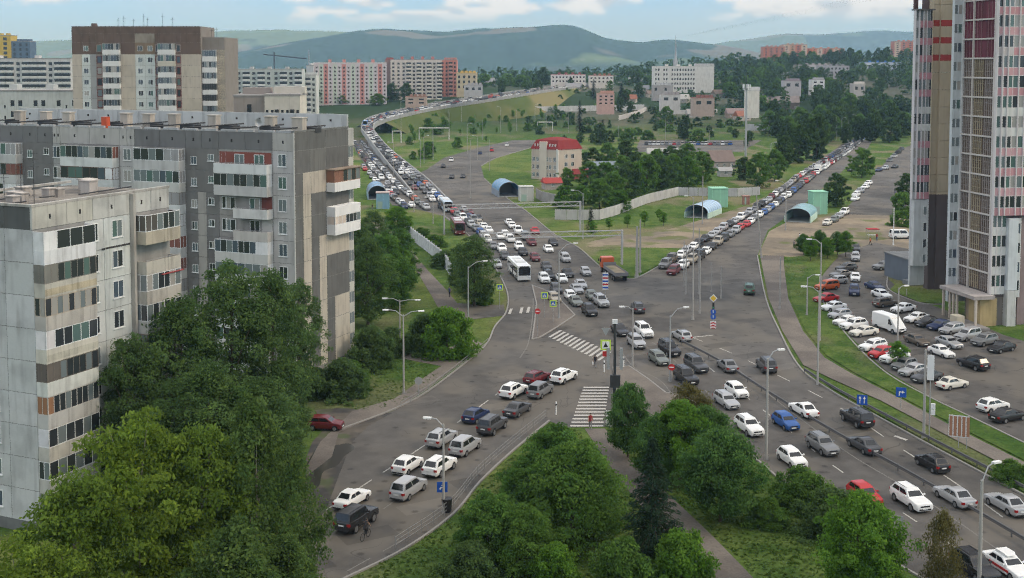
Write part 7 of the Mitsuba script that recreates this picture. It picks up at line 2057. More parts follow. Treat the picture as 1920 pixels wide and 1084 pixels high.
# ------------------------------------------------------------------ people
def person(label, x, y, yaw, top='cloth_black', legs='cloth_blue', hair='hair', stride=0.28, h=1.75, bag=None, group=None, arms=(0.25, -0.2), sit=None):
    """one continuous body, clothes over it"""
    k = thing('person', label, 'person', group)
    s = h / 1.75
    J = dict(hip=(0, 0, .95), chest=(.02, 0, 1.30), neck=(.03, 0, 1.50), head=(.06, 0, 1.63))
    co, si = math.cos(yaw), math.sin(yaw)

    def place(p): return (x + s * (p[0] * co - p[1] * si), y + s * (p[0] * si + p[1] * co), s * p[2] + 0.04)

    def limb(chain, radii):
        out = m3.Manifold()
        for (a, b), (r0, r1) in zip(zip(chain[:-1], chain[1:]), zip(radii[:-1], radii[1:])):
            sa = m3.Manifold.sphere(r0 * s, 10).translate(place(a)); sb = m3.Manifold.sphere(r1 * s, 10).translate(place(b))
            out = out + m3.Manifold.batch_hull([sa, sb])
        return out
    if sit:
        lg = [limb([(0.0, .09 * g, .98), (.34, .10 * g, .80 + dz), (.16 + dx, .10 * g, .38 + dz), (.30 + dx, .10 * g, .34 + dz)], [.085, .07, .05, .04]) for g, dx, dz in ((1, .08, .0), (-1, -.02, .14))]
        tor = limb([(0, 0, .98), (.16, 0, 1.25), (.26, 0, 1.42)], [.15, .155, .12])
        ar = [limb([(.26, .18 * g, 1.42), (.42, .22 * g, 1.18), (.58, .2 * g, 1.04)], [.06, .048, .04]) for g in (1, -1)]
        hd = (.36, 0, 1.62)
    else:
        lg = [limb([(0, .09 * g, .93), (stride * .5 * g + .03, .09 * g, .50), (stride * g - (.06 if g < 0 else 0), .09 * g, .08), (stride * g + .13, .09 * g, .05)], [.09, .068, .048, .042]) for g in (1, -1)]
        tor = limb([(0, 0, .95), (.02, 0, 1.28), (.02, 0, 1.42)], [.15, .165, .12]) + limb([(.02, .15, 1.42), (.02, -.15, 1.42)], [.075, .075])
        ar = [limb([(.02, .19 * g, 1.42), (.02 - a * .3, .25 * g, 1.15), (.10 - a * .7 if a < 0 else .10 - a * .2, .24 * g, .90)], [.06, .048, .042]) for g, a in ((1, arms[0]), (-1, arms[1]))]
        hd = J['head']
    skin = m3.Manifold.sphere(.105 * s, 14).scale((1, .86, 1.2)).translate(place((hd[0], 0, hd[2]))) if False else m3.Manifold.sphere(.105 * s, 14).translate(place(hd)) + limb([(hd[0] - .04, 0, hd[2] - .18), hd], [.06, .07])
    nose = m3.Manifold.sphere(.03 * s, 8).translate(place((hd[0] + .11, 0, hd[2] - .01)))
    body = skin + nose
    for a in ar:
        body = body + a
    hands = [((.14 - (arms[i]) * .5) if not sit else .6, .24 * g if not sit else .2 * g, .85 if not sit else 1.03) for i, g in ((0, 1), (1, -1))]
    for q in hands: body = body + m3.Manifold.sphere(.05 * s, 8).translate(place(q))
    scene[k + '__body'] = mikit.ply(body + limb([(0, 0, 1.0), (.02, 0, 1.4)], [.1, .1]) if not sit else body + limb([(0, 0, .98), (.2, 0, 1.35)], [.1, .1]), 'skin', 50)
    sl = m3.Manifold()
    for a in ar: sl = sl + a
    scene[k + '__top'] = mikit.ply((tor + sl.trim_by_plane((0, 0, 1), 0.98 * s)).refine(1), top, 50)
    scene[k + '__trousers'] = mikit.ply(lg[0] + lg[1], legs, 50)
    hn = np.array([-co * .5, -si * .5, .866])
    hm = m3.Manifold.sphere(.118 * s, 12).translate(place((hd[0] - .02, 0, hd[2] + .03))).trim_by_plane(tuple(hn), float(np.array(place(hd)) @ hn))
    scene[k + '__hair'] = mikit.ply(hm, hair, 50)
    if bag:
        c = place((-.05, .34, .62))
        MB().box(c, (.28 * s, .12, .34 * s), yaw).put(k + '__bag', bag)
    return k


hc = head((10.94,152.96), (7.74,168.04))
person('pedestrian in a black top and pale trousers carrying white bags toward the slanting zebra', 11.01,152.96, hc, 'cloth_black', 'cloth_grey', bag='cloth_white', stride=.2)
person('person in a dark red jacket walking off the zebra below the dark pole', 8.63,126.81, -math.pi / 2, 'cloth_red', 'cloth_grey', stride=.25)
person('person in blue walking down the footpath behind the white fence', -10.78,200.58, -1.9, 'cloth_blue', 'cloth_black')
person('person in a white shirt crossing the sandy square by the leaning pole', 65.50,265.29, .2, 'cloth_white', 'cloth_blue')
person('person in dark clothes standing near the saplings on the square', 61.67,254.40, 1.3, 'cloth_grey', 'cloth_black')
person('person in orange beside the red stall', 79.73,258.94, 2.5, 'cloth_orange', 'cloth_black')
person('person in a red top at the counter of the stall', 83.12,265.29, -2.0, 'cloth_red', 'cloth_blue')
person('leftmost of the pair walking up the side street', 119.43,364.10, 1.2, 'cloth_black', 'cloth_blue')
person('right-hand one of the pair walking up the side street', 120.60,364.10, 1.3, 'cloth_grey', 'cloth_black')
person('person alone by the shrubs of the side street', 128.02,383.48, 1.2, 'cloth_blue', 'cloth_black')
person('person waiting by the blue canopy behind the grey block', -38.62,322.31, 0.3, 'cloth_black', 'cloth_grey')
# cyclist behind the black off-road car
x, y = -12.42,96.58
hcy = h1 + .05
person('cyclist in black seen from behind, riding after the black off-road car', x, y, hcy, 'cloth_black', 'cloth_black', sit=True)
k = thing('bicycle', 'dark bicycle ridden along the side road', 'bicycle')
co, si = math.cos(hcy), math.sin(hcy)
Bp = lambda a, z: (x + .12 * co + a * co, y + .12 * si + a * si, z + .04)
for a in (-.52, .52):
    th = np.linspace(0, 2 * np.pi, 21)
    MB().tube([Bp(a + .33 * math.cos(t), .34 + .33 * math.sin(t)) for t in th], .025, 5, cap=False).put(key_for(k + '__wheel'), 'tyre')
MB().tube([Bp(-.52, .34), Bp(-.12, .34), Bp(.34, .82), Bp(-.2, .80), Bp(-.52, .34)], .025, 5).tube([Bp(-.12, .34), Bp(-.24, .95)], .022, 5).tube([Bp(.52, .34), Bp(.32, 1.0)], .022, 5).put(k + '__frame', 'dark_steel')
MB().tube([np.array(Bp(.34, 1.02)) + [-.25 * si, .25 * co, 0], np.array(Bp(.34, 1.02)) - [-.25 * si, .25 * co, 0]], .02, 5).put(k + '__handlebar', 'dark_steel')
MB().box(Bp(-.24, .98), (.26, .14, .06), hcy).put(k + '__saddle', 'trim')

# ------------------------------------------------------------------ trees and shrubs
scene['leaf_far'] = scene['leaf']


def crown_mesh(seed, h, w, base, n_clump, per, leaf, c0, c1, shape='round', droop=0.2, flat=0.7, loose=1.0, new=0.25):
    """leaf-sized faces gathered in sprays through an uneven crown. base: height of the lowest leaves. returns v, f, colours, spray centres"""
    r = np.random.default_rng(seed)
    H = h - base
    # envelope radius over height
    def prof(t):
        if shape == 'round': return np.sqrt(np.clip(1 - (2 * t - .9) ** 2 / 1.22, 0.02, 1))
        if shape == 'tall': return np.clip(np.sin(np.pi * np.clip(t * .86 + .14, 0, 1)) ** .75, .06, 1)
        if shape == 'dome': return np.sqrt(np.clip(1 - t ** 2.2, 0.02, 1))
        return np.clip(1 - t, .03, 1) ** .85
    t = r.random(n_clump) ** (1.0 if shape != 'dome' else 1.15)
    ang = r.random(n_clump) * 2 * np.pi
    rad = np.clip(r.random(n_clump) ** .38, .15, 1)
    lob = 1 + .26 * np.sin(ang * 3 + seed) * np.cos(t * 5 + seed * 1.7) + .16 * np.sin(ang * 5 + t * 9 + seed * 2.3)
    R = w / 2 * prof(t) * lob
    C = np.column_stack([R * rad * np.cos(ang), R * rad * np.sin(ang), base + t * H * (1 + .06 * np.sin(ang * 4 + seed))])
    rc = (w * .075 + .22) * r.uniform(.65, 1.35, n_clump)
    tone = r.random(n_clump)
    n = n_clump * per
    ci = np.repeat(np.arange(n_clump), per)
    d = r.normal(size=(n, 3)); d /= np.linalg.norm(d, axis=1, keepdims=True)
    rr = r.random(n) ** .45
    off = d * (rr * rc[ci])[:, None] * [1.15 * loose, 1.15 * loose, flat]
    outw = np.column_stack([np.cos(ang), np.sin(ang), np.zeros(n_clump)])[ci]
    P = C[ci] + off - np.array([0, 0, droop]) * (rr ** 2)[:, None] * (rc[ci])[:, None]
    up = np.array([0, 0, 1.0])
    nrm = r.normal(size=(n, 3)) * .75 + outw * .45 + up * .75 + d * .4
    nrm /= np.linalg.norm(nrm, axis=1, keepdims=True)
    a = np.cross(nrm, r.normal(size=(n, 3))); a /= np.linalg.norm(a, axis=1, keepdims=True)
    b = np.cross(nrm, a)
    ls = leaf * r.uniform(.65, 1.35, n)[:, None]
    V = np.stack([P - a * ls, P + b * ls * .5, P + a * ls, P - b * ls * .5], 1).reshape(-1, 3)
    i = np.arange(n) * 4
    Fc = np.vstack([np.column_stack([i, i + 1, i + 2]), np.column_stack([i, i + 2, i + 3])])
    k = np.clip(tone[ci] * .65 + r.random(n) * .35, 0, 1)[:, None]
    col = np.array(c0) * (1 - k) + np.array(c1) * k
    young = (r.random(n) < new * (rr > .8))[:, None]
    col = np.where(young, col * [1.34, 1.24, .95], col) * r.uniform(.80, 1.2, (n, 1)) * r.uniform(.78, 1.24, n_clump)[ci][:, None]
    return V, Fc, np.repeat(col, 4, 0), C


def trunk_mesh(seed, h, base, C, r0, limbs=9, sides=7):
    r = np.random.default_rng(seed + 77)
    mb = MB()
    lean = r.normal(size=2) * .25
    top = h * .80
    zs = np.linspace(0, top, 7)
    path = np.column_stack([lean[0] * zs / h + .12 * np.sin(zs + seed), lean[1] * zs / h + .12 * np.cos(zs * .9 + seed), zs])
    path[:, :2] -= path[0, :2]
    path[0, 2] = -.3
    mb.tube(path, r0 * (1 - .88 * zs / top) + .02, sides)
    if limbs:
        order = r.permutation(len(C))[:limbs]
        for q in C[order]:
            zb = max(base * .75, q[2] * .55)
            zb = min(zb, top * .9)
            p0 = np.array([np.interp(zb, zs, path[:, 0]), np.interp(zb, zs, path[:, 1]), zb])
            pm = (p0 + q) / 2 + [0, 0, .12 * (q[2] - p0[2])]
            mb.tube([p0, pm, q], [r0 * .34 * (1 - zb / top * .5), r0 * .2, .015], 5)
    return mb


TREES = {}


def tree_kind(kind, seed, h, w, base, ncl, per, leaf, c0, c1, shape='round', r0=.16, limbs=9, bark='bark', stems=1, **kw):
    v, f, c, C = crown_mesh(seed, h, w, base, ncl, per, leaf, np.array(c0) * [1.62, 1.52, 1.3], np.array(c1) * [1.55, 1.45, 1.25], shape, **kw)
    q = (w / 2) / np.percentile(np.hypot(v[:, 0], v[:, 1]), 97.5)      # true to the asked width and height
    zt = (h - base) / (np.percentile(v[:, 2], 99.7) - base)
    for a in (v, C):
        a[:, :2] *= q
        a[:, 2] = base + (a[:, 2] - base) * zt
    tb = trunk_mesh(seed, h, base, C, r0, limbs)
    g = {'type': 'shapegroup', 'trunk': mikit.ply(tb.mesh(), bark, 40), 'crown': mikit.ply((v, f), 'leaf', False, color=c)}
    scene['kind_' + kind] = g
    TREES[kind] = (h, w)


G_ASH, G_ASH2 = (0.050, 0.098, 0.042), (0.100, 0.166, 0.066)      # deep ash green
G_LIME, G_LIME2 = (0.084, 0.142, 0.024), (0.152, 0.228, 0.050)    # yellow-green maple
G_MID, G_MID2 = (0.052, 0.118, 0.030), (0.112, 0.202, 0.054)
G_FRESH, G_FRESH2 = (0.054, 0.134, 0.022), (0.120, 0.230, 0.046)
G_DARK, G_DARK2 = (0.012, 0.030, 0.016), (0.030, 0.056, 0.028)
G_DRY, G_DRY2 = (0.070, 0.072, 0.030), (0.13, 0.125, 0.055)
tree_kind('poplar', 1, 20, 10, 2.5, 300, 80, .19, G_ASH, G_ASH2, 'round', .32, 16, flat=.75, droop=.35)
tree_kind('poplar_b', 2, 20, 9.5, 2.2, 290, 80, .19, (0.052, 0.104, 0.044), (0.104, 0.172, 0.066), 'round', .30, 16, flat=.8, droop=.25)
tree_kind('maple', 3, 16, 9.5, 2.0, 280, 80, .18, G_LIME, G_LIME2, 'round', .26, 18, 'pale_bark', flat=.65, droop=.4, loose=1.05)
tree_kind('maple_b', 4, 15, 9, 1.5, 270, 80, .175, (0.072, 0.128, 0.024), (0.132, 0.206, 0.048), 'round', .24, 18, 'pale_bark', flat=.7, droop=.3)
tree_kind('willow_tree', 5, 16, 8.5, 1.0, 290, 76, .17, (0.048, 0.096, 0.034), (0.100, 0.160, 0.056), 'tall', .24, 18, 'pale_bark', flat=1.05, droop=.8)
tree_kind('ash', 6, 8.5, 9.5, 1.4, 290, 80, .165, G_MID, G_MID2, 'dome', .20, 12, flat=.5, droop=.6)
tree_kind('ash_b', 7, 7.5, 7, 1.0, 220, 88, .155, (0.050, 0.122, 0.034), (0.108, 0.202, 0.056), 'round', .16, 10, flat=.65, droop=.45)
tree_kind('linden', 8, 8.5, 6.5, 2.0, 200, 88, .15, G_FRESH, G_FRESH2, 'round', .15, 9, flat=.7)
tree_kind('linden_b', 9, 8, 7.5, 1.4, 220, 88, .155, (0.038, 0.098, 0.034), (0.086, 0.164, 0.056), 'round', .15, 9, flat=.7)
tree_kind('dry_tree', 10, 7, 5.5, 1.2, 150, 50, .13, G_DRY, G_DRY2, 'tall', .10, 22, flat=1.1, loose=1.1, new=.0)
tree_kind('bush', 11, 3.2, 4.6, .1, 130, 85, .14, G_MID, G_MID2, 'dome', .07, 6, flat=.8)
tree_kind('bush_b', 12, 3.6, 5, .1, 140, 85, .14, G_FRESH, G_FRESH2, 'dome', .07, 6, flat=.8)
tree_kind('bush_dark', 13, 4.2, 5.2, .1, 140, 85, .15, G_ASH, G_ASH2, 'dome', .07, 6, flat=.8)
tree_kind('sapling', 14, 4.0, 2.0, 1.2, 40, 40, .15, G_FRESH, G_FRESH2, 'round', .05, 6)
tree_kind('far_round', 15, 11, 10, 1.2, 110, 42, .42, G_MID, G_MID2, 'round', .22, 5)
tree_kind('far_dark', 16, 12, 10, 1.0, 110, 42, .44, G_ASH, (0.052, 0.090, 0.036), 'round', .22, 5)
tree_kind('far_tall', 17, 15, 10, 1.2, 130, 42, .48, (0.026, 0.058, 0.022), (0.064, 0.110, 0.036), 'tall', .26, 5)
tree_kind('far_bush', 18, 5, 7.5, .1, 80, 40, .36, G_MID, G_MID2, 'dome', .1, 4)
tree_kind('far_fresh', 19, 9, 9, 1.0, 100, 42, .38, G_FRESH, (0.066, 0.13, 0.026), 'dome', .18, 4)


# spruce: whorls of drooping needle-covered branches
def spruce_kind(kind, seed, h, w, n_br, per, leaf, c0, c1):
    r = np.random.default_rng(seed)
    tt = np.linspace(.04, .985, n_br)
    ang = np.arange(n_br) * 2.399963 + r.normal(size=n_br) * .25
    V, Fc, col = [], [], []
    br = MB()
    k = 0
    for t, a in zip(tt, ang):
        L = w / 2 * (1 - t) ** .8 * r.uniform(.72, 1.2) + .12
        d = np.array([math.cos(a), math.sin(a), 0])
        z = .4 + t * (h - .45)
        n = max(6, int(per * (L / (w / 2) + .15)))
        s = r.random(n) ** .8
        side = np.cross(d, [0, 0, 1.0])
        P = np.array([0, 0, z]) + d * (s * L)[:, None] + np.array([0, 0, -1.0]) * (.30 * L * s ** 1.6 - .10 * L * (s > .8) * (s - .8))[:, None] + side * (r.normal(size=n) * .20 * L * (1 - s * .6))[:, None] + np.array([0, 0, 1]) * (r.normal(size=n) * .06)[:, None]
        aa = d[None] * .6 + side[None] * r.normal(size=(n, 1)) * .9 + np.array([0, 0, -.35])
        aa /= np.linalg.norm(aa, axis=1, keepdims=True)
        bb = np.cross(aa, np.array([0, 0, 1.0]) + r.normal(size=(n, 3)) * .4); bb /= np.linalg.norm(bb, axis=1, keepdims=True)
        ls = leaf * r.uniform(.7, 1.3, (n, 1))
        q = np.stack([P - aa * ls * .4, P + bb * ls * .22, P + aa * ls, P - bb * ls * .22], 1).reshape(-1, 3)
        i = k + np.arange(n) * 4
        V.append(q); Fc += [np.column_stack([i, i + 1, i + 2]), np.column_stack([i, i + 2, i + 3])]
        kk = r.random((n, 1)) * .6 + r.random() * .4
        col.append(np.repeat((np.array(c0) * (1 - kk) + np.array(c1) * kk), 4, 0))
        k += 4 * n
        br.tube([(0, 0, z), tuple(np.array([0, 0, z]) + d * L * .5 - [0, 0, .06 * L]), tuple(np.array([0, 0, z]) + d * L - [0, 0, .28 * L])], [.03, .02, .008], 4)
    br.tube([(0, 0, -.3), (0, 0, h * .5), (0, 0, h)], [.02 * h, .012 * h, .01], 7)
    scene['kind_' + kind] = {'type': 'shapegroup', 'trunk': mikit.ply(br.mesh(), 'bark', 40), 'crown': mikit.ply((np.vstack(V), np.vstack(Fc)), 'leaf', False, color=np.vstack(col))}
    TREES[kind] = (h, w)


spruce_kind('spruce', 31, 11, 6, 190, 90, .24, (0.028, 0.062, 0.036), (0.064, 0.112, 0.058))
spruce_kind('far_spruce', 32, 12, 5, 60, 40, .5, (0.010, 0.026, 0.016), (0.026, 0.048, 0.028))


def plant(name, kind, label, x, y, h, w=None, cat='tree', group=None, rot=None, z=None):
    kh, kw = TREES[kind]
    k = thing(name, label, cat, group)
    sx = (w or kw * h / kh) / kw
    zz = float(hz(x, y)) if z is None else z
    # the shapegroup's two parts, as entries of their own under the plant's key
    scene[k] = {'type': 'instance', 'to_world': T().translate([float(x), float(y), zz]).rotate([0, 0, 1], float(RNG.uniform(0, 360) if rot is None else rot)).scale([sx, sx, h / kh]), 'group': {'type': 'ref', 'id': 'kind_' + kind}}
    return k


def PX_(px, Y): return (px - 960) / 2200 * Y, Y


for kind, px, Y, h, w, lab in (
        ('maple', 240, 75, 17.3, 9.5, 'large yellow-green maple at the lower left, tallest of the pale group'),
        ('maple_b', 118, 71, 14.8, 8.5, 'yellow-green maple against the corner of the pale block'),
        ('maple', 20, 66, 12.6, 8, 'yellow-green maple cut by the lower left corner'),
        ('maple_b', 372, 77, 15.6, 8, 'yellow-green maple right of the tallest pale one'),
        ('maple_b', 270, 62, 10.0, 9, 'low yellow-green maple at the bottom edge below the tallest pale one'),
        ('maple', 120, 60, 9.0, 8, 'low yellow-green maple in the bottom left foreground'),
        ('willow_tree', 460, 79, 17.2, 7.6, 'drooping dark green tree right of the yellow-green group'),
        ('willow_tree', 536, 84, 12.3, 5.6, 'drooping dark green tree overhanging the side road'),
        ('willow_tree', 430, 69, 12.5, 8, 'drooping dark tree at the bottom edge beside the yellow-green group'),
        ('willow_tree', 520, 74, 9.5, 6.0, 'low dark tree in the bottom foreground beside the side road'),
        ('poplar', 425, 112, 20.8, 10, 'tallest dark green poplar in front of the grey block'),
        ('poplar_b', 330, 108, 18.2, 9, 'dark green poplar left of the tallest one'),
        ('poplar', 235, 104, 15.6, 7.5, 'dark green poplar covering the balconies of the pale block'),
        ('poplar_b', 505, 116, 19.3, 8.5, 'dark green poplar right of the tallest one'),
        ('poplar', 556, 137, 14.5, 6.5, 'dark green poplar at the foot of the beige stepped pattern'),
        ('poplar_b', 380, 99, 14.5, 9, 'dark green poplar low in front of the tallest one'),
        ('poplar_b', 480, 101, 12.5, 8.5, 'dark green poplar behind the drooping tree and the short lamp'),
        ('poplar', 285, 97, 11.5, 8, 'dark green poplar behind the yellow-green maples'),
        ('poplar_b', 512, 112, 8.0, 5.2, 'low dark poplar behind the dark red parked car')):
    x, y = PX_(px, Y)
    plant('maple_tree' if 'maple' in kind else 'willow_tree' if 'willow' in kind else 'poplar_tree', kind, lab, x, y, h, w)
for kind, x, y, h, w, lab in (
        ('ash', 5.19,96.88, 8.2, 10.5, 'broad feathery ash in the middle of the park'),
        ('ash_b', 4.07,106.74, 6.6, 6.5, 'small ash beside the zebra crossing'),
        ('ash_b', 1.16,99.81, 5.6, 6, 'feathery ash at the park edge, above the two round ones'),
        ('ash_b', -1.70,91.18, 6.0, 6, 'round fresh green tree nearest the side road kerb'),
        ('ash', 1.05,90.11, 5.4, 6, 'round green tree right of the one by the side road kerb'),
        ('linden_b', 11.88,117.46, 7.6, 4.8, 'dark green young linden beside the dark traffic pole'),
        ('linden', 16.04,109.23, 8.2, 6.2, 'bright green linden with a visible trunk in the park'),
        ('linden_b', 18.27,100.63, 8.2, 7.6, 'round linden with a pale trunk nearest the avenue'),
        ('linden_b', 18.54,110.24, 7.4, 6.5, 'linden between the bright one and the avenue'),
        ('linden_b', 14.08,110.24, 6.6, 5.5, 'dark linden between the traffic pole tree and the bright one'),
        ('linden', 25.60,84.18, 8.6, 7.2, 'bright round tree at the bottom beside the avenue kerb'),
        ('dry_tree', 18.56,121.37, 6.6, 5.4, 'sparse brownish tree in front of the corner island'),
        ('dry_tree', 19.94,120.13, 5.6, 3.8, 'second sparse brownish tree nearer the avenue lamp'),
        ('dry_tree', 31.71,84.18, 7.4, 3.2, 'thin half-bare sapling beside the nearest street lamp')):
    plant('park_tree', kind, lab, x, y, h, w)
x, y = 11.13,90.99
plant('spruce_tree', 'spruce', 'dark spruce standing in front of the reddish footpath', x, y, 10.8, 6.2)
for kind, x, y, h, w, lab in (
        ('bush', 26.15,104.10, 3.6, 5.5, 'round shrub on the avenue bank, uppermost of the group'),
        ('bush_dark', 27.40,98.03, 3.8, 6.5, 'wide dark shrub on the avenue bank below the red hatchback'),
        ('bush', 22.31,99.81, 2.4, 4, 'low shrub on the bank between the linden and the wide dark shrub'),
        ('bush_dark', 28.71,94.71, 2.6, 4, 'shrub at the kerb beside the two-panel sign'),
        ('bush_b', 12.85,87.28, 4.4, 5.6, 'bright green shrub at the bottom edge beside the reddish footpath'),
        ('bush_b', 3.45,86.83, 3.6, 4.4, 'bright shrub at the bottom edge left of the spruce'),
        ('bush', 8.52,86.83, 4.2, 5, 'mid green shrub at the bottom edge below the spruce'),
        ('bush_dark', -3.28,87.73, 3.4, 5, 'dark shrub at the bottom edge by the side road'),
        ('bush', 3.73,114.73, 3.0, 5, 'shrub beside the small ash at the zebra crossing'),
        ('bush_b', -8.81,159.23, 6.6, 8.2, 'big bright bush on the corner beside the driveway'),
        ('bush_dark', -12.26,161.10, 5.4, 6.5, 'dark bush left of the big bright bush'),
        ('bush_dark', -20.60,139.29, 4.6, 7, 'dark shrubs at the foot of the grey block end wall'),
        ('bush', -19.78,142.74, 3.6, 5, 'shrub on the corner lawn beside the end wall'),
        ('bush_dark', -18.70,152.96, 5.5, 7, 'brown-green bush behind the two-armed lamp'),
        ('bush_dark', -23.69,139.29, 3.6, 5, 'shrub between the poplars and the corner lawn'),
        ('bush_dark', -16.52,159.23, 4.0, 4.6, 'small dark bush right behind the two-armed lamp'),
        ('bush_dark', -13.26,231.23, 3.2, 7, 'dark hedge bush inside the white pillared fence'),
        ('bush', -17.10,257.37, 2.6, 6, 'low bush along the inside of the white pillared fence'),
        ('bush', -21.03,270.15, 2.4, 5, 'low bush at the upper end of the white pillared fence'),
        ('bush', -4.92,194.67, 2.6, 4, 'low bush at the foot of the roadside tree'),
        ('bush', 47.88,110.24, 2.2, 3.6, 'small bush by the guard rail at the right edge')):
    plant('shrub', kind, lab, x, y, h, w, cat='shrub')
for kind, x, y, h, w, lab in (
        ('poplar_b', -22.10,177.78, 13.5, 8.5, 'dark green tree right behind the grey block corner'),
        ('poplar', -26.73,199.16, 13.5, 8, 'dark green tree half hidden by the end wall balconies'),
        ('ash_b', -19.70,190.38, 9.5, 8, 'leafy tree above the corner lawn, left of the footpath'),
        ('ash_b', -22.83,208.87, 10, 8, 'mid green tree beside the top of the footpath'),
        ('poplar_b', -27.58,231.23, 11, 8, 'dark tree by the path to the blue canopy'),
        ('ash_b', -19.67,208.87, 7, 6.5, 'small tree beside the white pillared fence'),
        ('linden', -26.60,270.15, 7.2, 7, 'small round tree beside the blue canopy behind the grey block'),
        ('ash_b', -22.19,232.51, 7.5, 6, 'tree overhanging the upper footpath'),
        ('poplar', -6.21,192.90, 11.8, 8, 'dark roadside tree in front of the queue'),
        ('poplar_b', -8.66,204.89, 8.5, 6, 'smaller dark tree beside the roadside tree')):
    plant('street_tree', kind, lab, x, y, h, w)
# around the triangular lawn, the square and the far arm
x, y = 18.90,278.88; plant('spruce_tree', 'far_spruce', 'small dark spruce at the end of the pale fence', x, y, 6.2, 3.2)
for i, (kind, x, y, h, w, lab) in enumerate((
        ('far_round', 124.45,416.26, 10.5, 10.5, 'round full tree on the side street in front of the parked rows'),
        ('far_dark', 91.50,329.71, 9.5, 8, 'dark tree beside the right-hand mint kiosk'),
        ('far_round', 81.07,381.75, 11.5, 10, 'big tree behind the end of the pale fence'),
        ('far_round', 90.49,402.87, 11, 9, 'tree behind the teal canopy lamp'),
        ('far_round', 17.78,381.75, 6.5, 6, 'round tree in front of the mansion'),
        ('far_fresh', 14.55,324.76, 6.5, 7, 'fresh green tree behind the pale fence near the shed'),
        ('far_fresh', 19.89,334.73, 5.5, 7, 'fresh green tree behind the pale fence and curved lamp'),
        ('far_round', 24.50,324.76, 8.5, 9, 'tree behind the pale fence, first of the thicket'),
        ('far_round', 29.07,334.73, 9.5, 9, 'tree in the thicket below the blue-grey roof'),
        ('far_dark', 34.68,348.14, 11, 9, 'tallest tree of the thicket left of the pale sheet roof'),
        ('far_fresh', 37.80,359.73, 10, 9, 'fresh green tree in the thicket below the pale sheet roof'),
        ('far_round', 42.11,365.76, 12, 10, 'full tree in the middle of the thicket'),
        ('far_dark', 47.56,371.88, 10.5, 9, 'dark tree in the thicket, right of the middle'),
        ('far_round', 52.65,381.75, 11, 9, 'tree of the thicket before the fence corner'),
        ('far_fresh', 58.02,385.03, 10, 8.5, 'tree above the fence corner'),
        ('far_round', 63.73,392.07, 11, 9, 'tree above the fence, left of the brown barn'),
        ('far_round', 25.45,381.75, 8.5, 9, 'tree between the mansion and the blue-grey metal roof'),
        ('far_fresh', 30.59,385.03, 8, 9, 'tree just below the blue-grey metal roof'),
        ('far_round', 37.21,395.63, 9.5, 9, 'tree right of the blue-grey metal roof'),
        ('far_dark', 44.22,410.44, 9.5, 9, 'dark tree at the back of the thicket, left of its middle'),
        ('far_round', 51.94,418.36, 10, 9, 'tree at the back of the thicket in its middle'),
        ('far_dark', 59.37,422.38, 9.5, 9, 'dark tree at the back of the thicket, near the brown barn'),
        ('far_fresh', 29.05,317.64, 6, 7, 'low fresh tree behind the rising part of the pale fence'),
        ('far_dark', 80.77,406.74, 8, 8, 'tree between the brown barn and the end of the fence'),
        ('far_dark', 30.08,439.50, 9, 9, 'dark tree at the back corner of the mansion'),
        ('far_round', 37.20,452.96, 10, 9, 'tree behind the blue-grey metal roof'),
        ('far_dark', 46.85,477.75, 9.5, 10, 'tree behind the blue-grey metal roof, further right'),
        ('far_dark', 63.31,462.63, 8, 10, 'tree behind the thicket in the yard'),
        ('far_round', 72.30,480.40, 8, 10, 'second tree behind the thicket in the yard'),
        ('far_tall', 126.96,488.44, 19, 12, 'tall dark tree at the far arm, tallest of its row'),
        ('far_tall', 117.01,477.75, 15.5, 12, 'tall tree left of the tallest one at the far arm'),
        ('far_tall', 107.62,462.63, 12, 10, 'lower tree at the left end of the far arm row'),
        ('far_round', 98.30,744.88, 11, 11, 'lone round tree at the edge of the mown field'),
        ('far_tall', 92.46,628.51, 13, 8, 'lone slim tree in the mown field'),
        ('far_spruce', 39.15,677.02, 19, 6, 'tall narrow spruce beside the sapling field'),
        ('far_dark', 44.11,586.73, 11, 9, 'dark tree in front of the mown field'),
        ('far_spruce', 48.66,628.51, 11, 6, 'spruce beside the dark tree in front of the mown field'),
        ('far_spruce', 65.07,935.94, 16, 7, 'spruce beside the pink brick house'),
        ('far_spruce', 82.40,884.24, 17, 9, 'broad dark spruce right of the pink brick house'),
        ('far_dark', 30.60,1161.86, 18, 16, 'round dark tree at the left end of the maroon terraces'),
        ('far_tall', -151.26,871.00, 18, 22, 'broad dark tree clump in front of the pink row'),
        ('far_dark', -117.45,916.38, 16, 12, 'dark tree against the middle of the pink row'),
        ('far_dark', -93.71,916.38, 14, 14, 'dark tree at the joint of pink row and cream block'),
        ('far_dark', -81.60,906.76, 15, 12, 'dark tree in front of the cream block'),
        ('far_dark', -54.33,1068.08, 17, 13, 'dark tree in front of the ochre roof'),
        ('far_round', -129.27,888.70, 9, 16, 'low trees at the foot of the pink row'),
        ('far_round', -100.79,879.80, 9, 14, 'low tree above the overpass bend'),
        ('far_bush', 105.38,313.03, 6, 7, 'dense bush at the foot of the tower wing'),
        ('far_dark', 118.68,350.96, 7.5, 7, 'dark bush along the side street beside the tower'),
        ('far_bush', 96.92,290.08, 4, 6, 'bush beside the white minibus'),
        ('far_dark', 194.44,602.86, 13, 12, 'dark tree over the shady side street row'),
        ('far_dark', 214.58,645.46, 14, 12, 'dark tree against the tower at the end of the side street'),
        ('far_tall', 199.89,645.46, 14, 12, 'dark tree between the far arm and the side street'))):
    plant('spruce_tree' if 'spruce' in kind else 'shrub' if 'bush' in kind else 'tree', kind, lab, x, y, h, w, cat='shrub' if 'bush' in kind else 'tree')
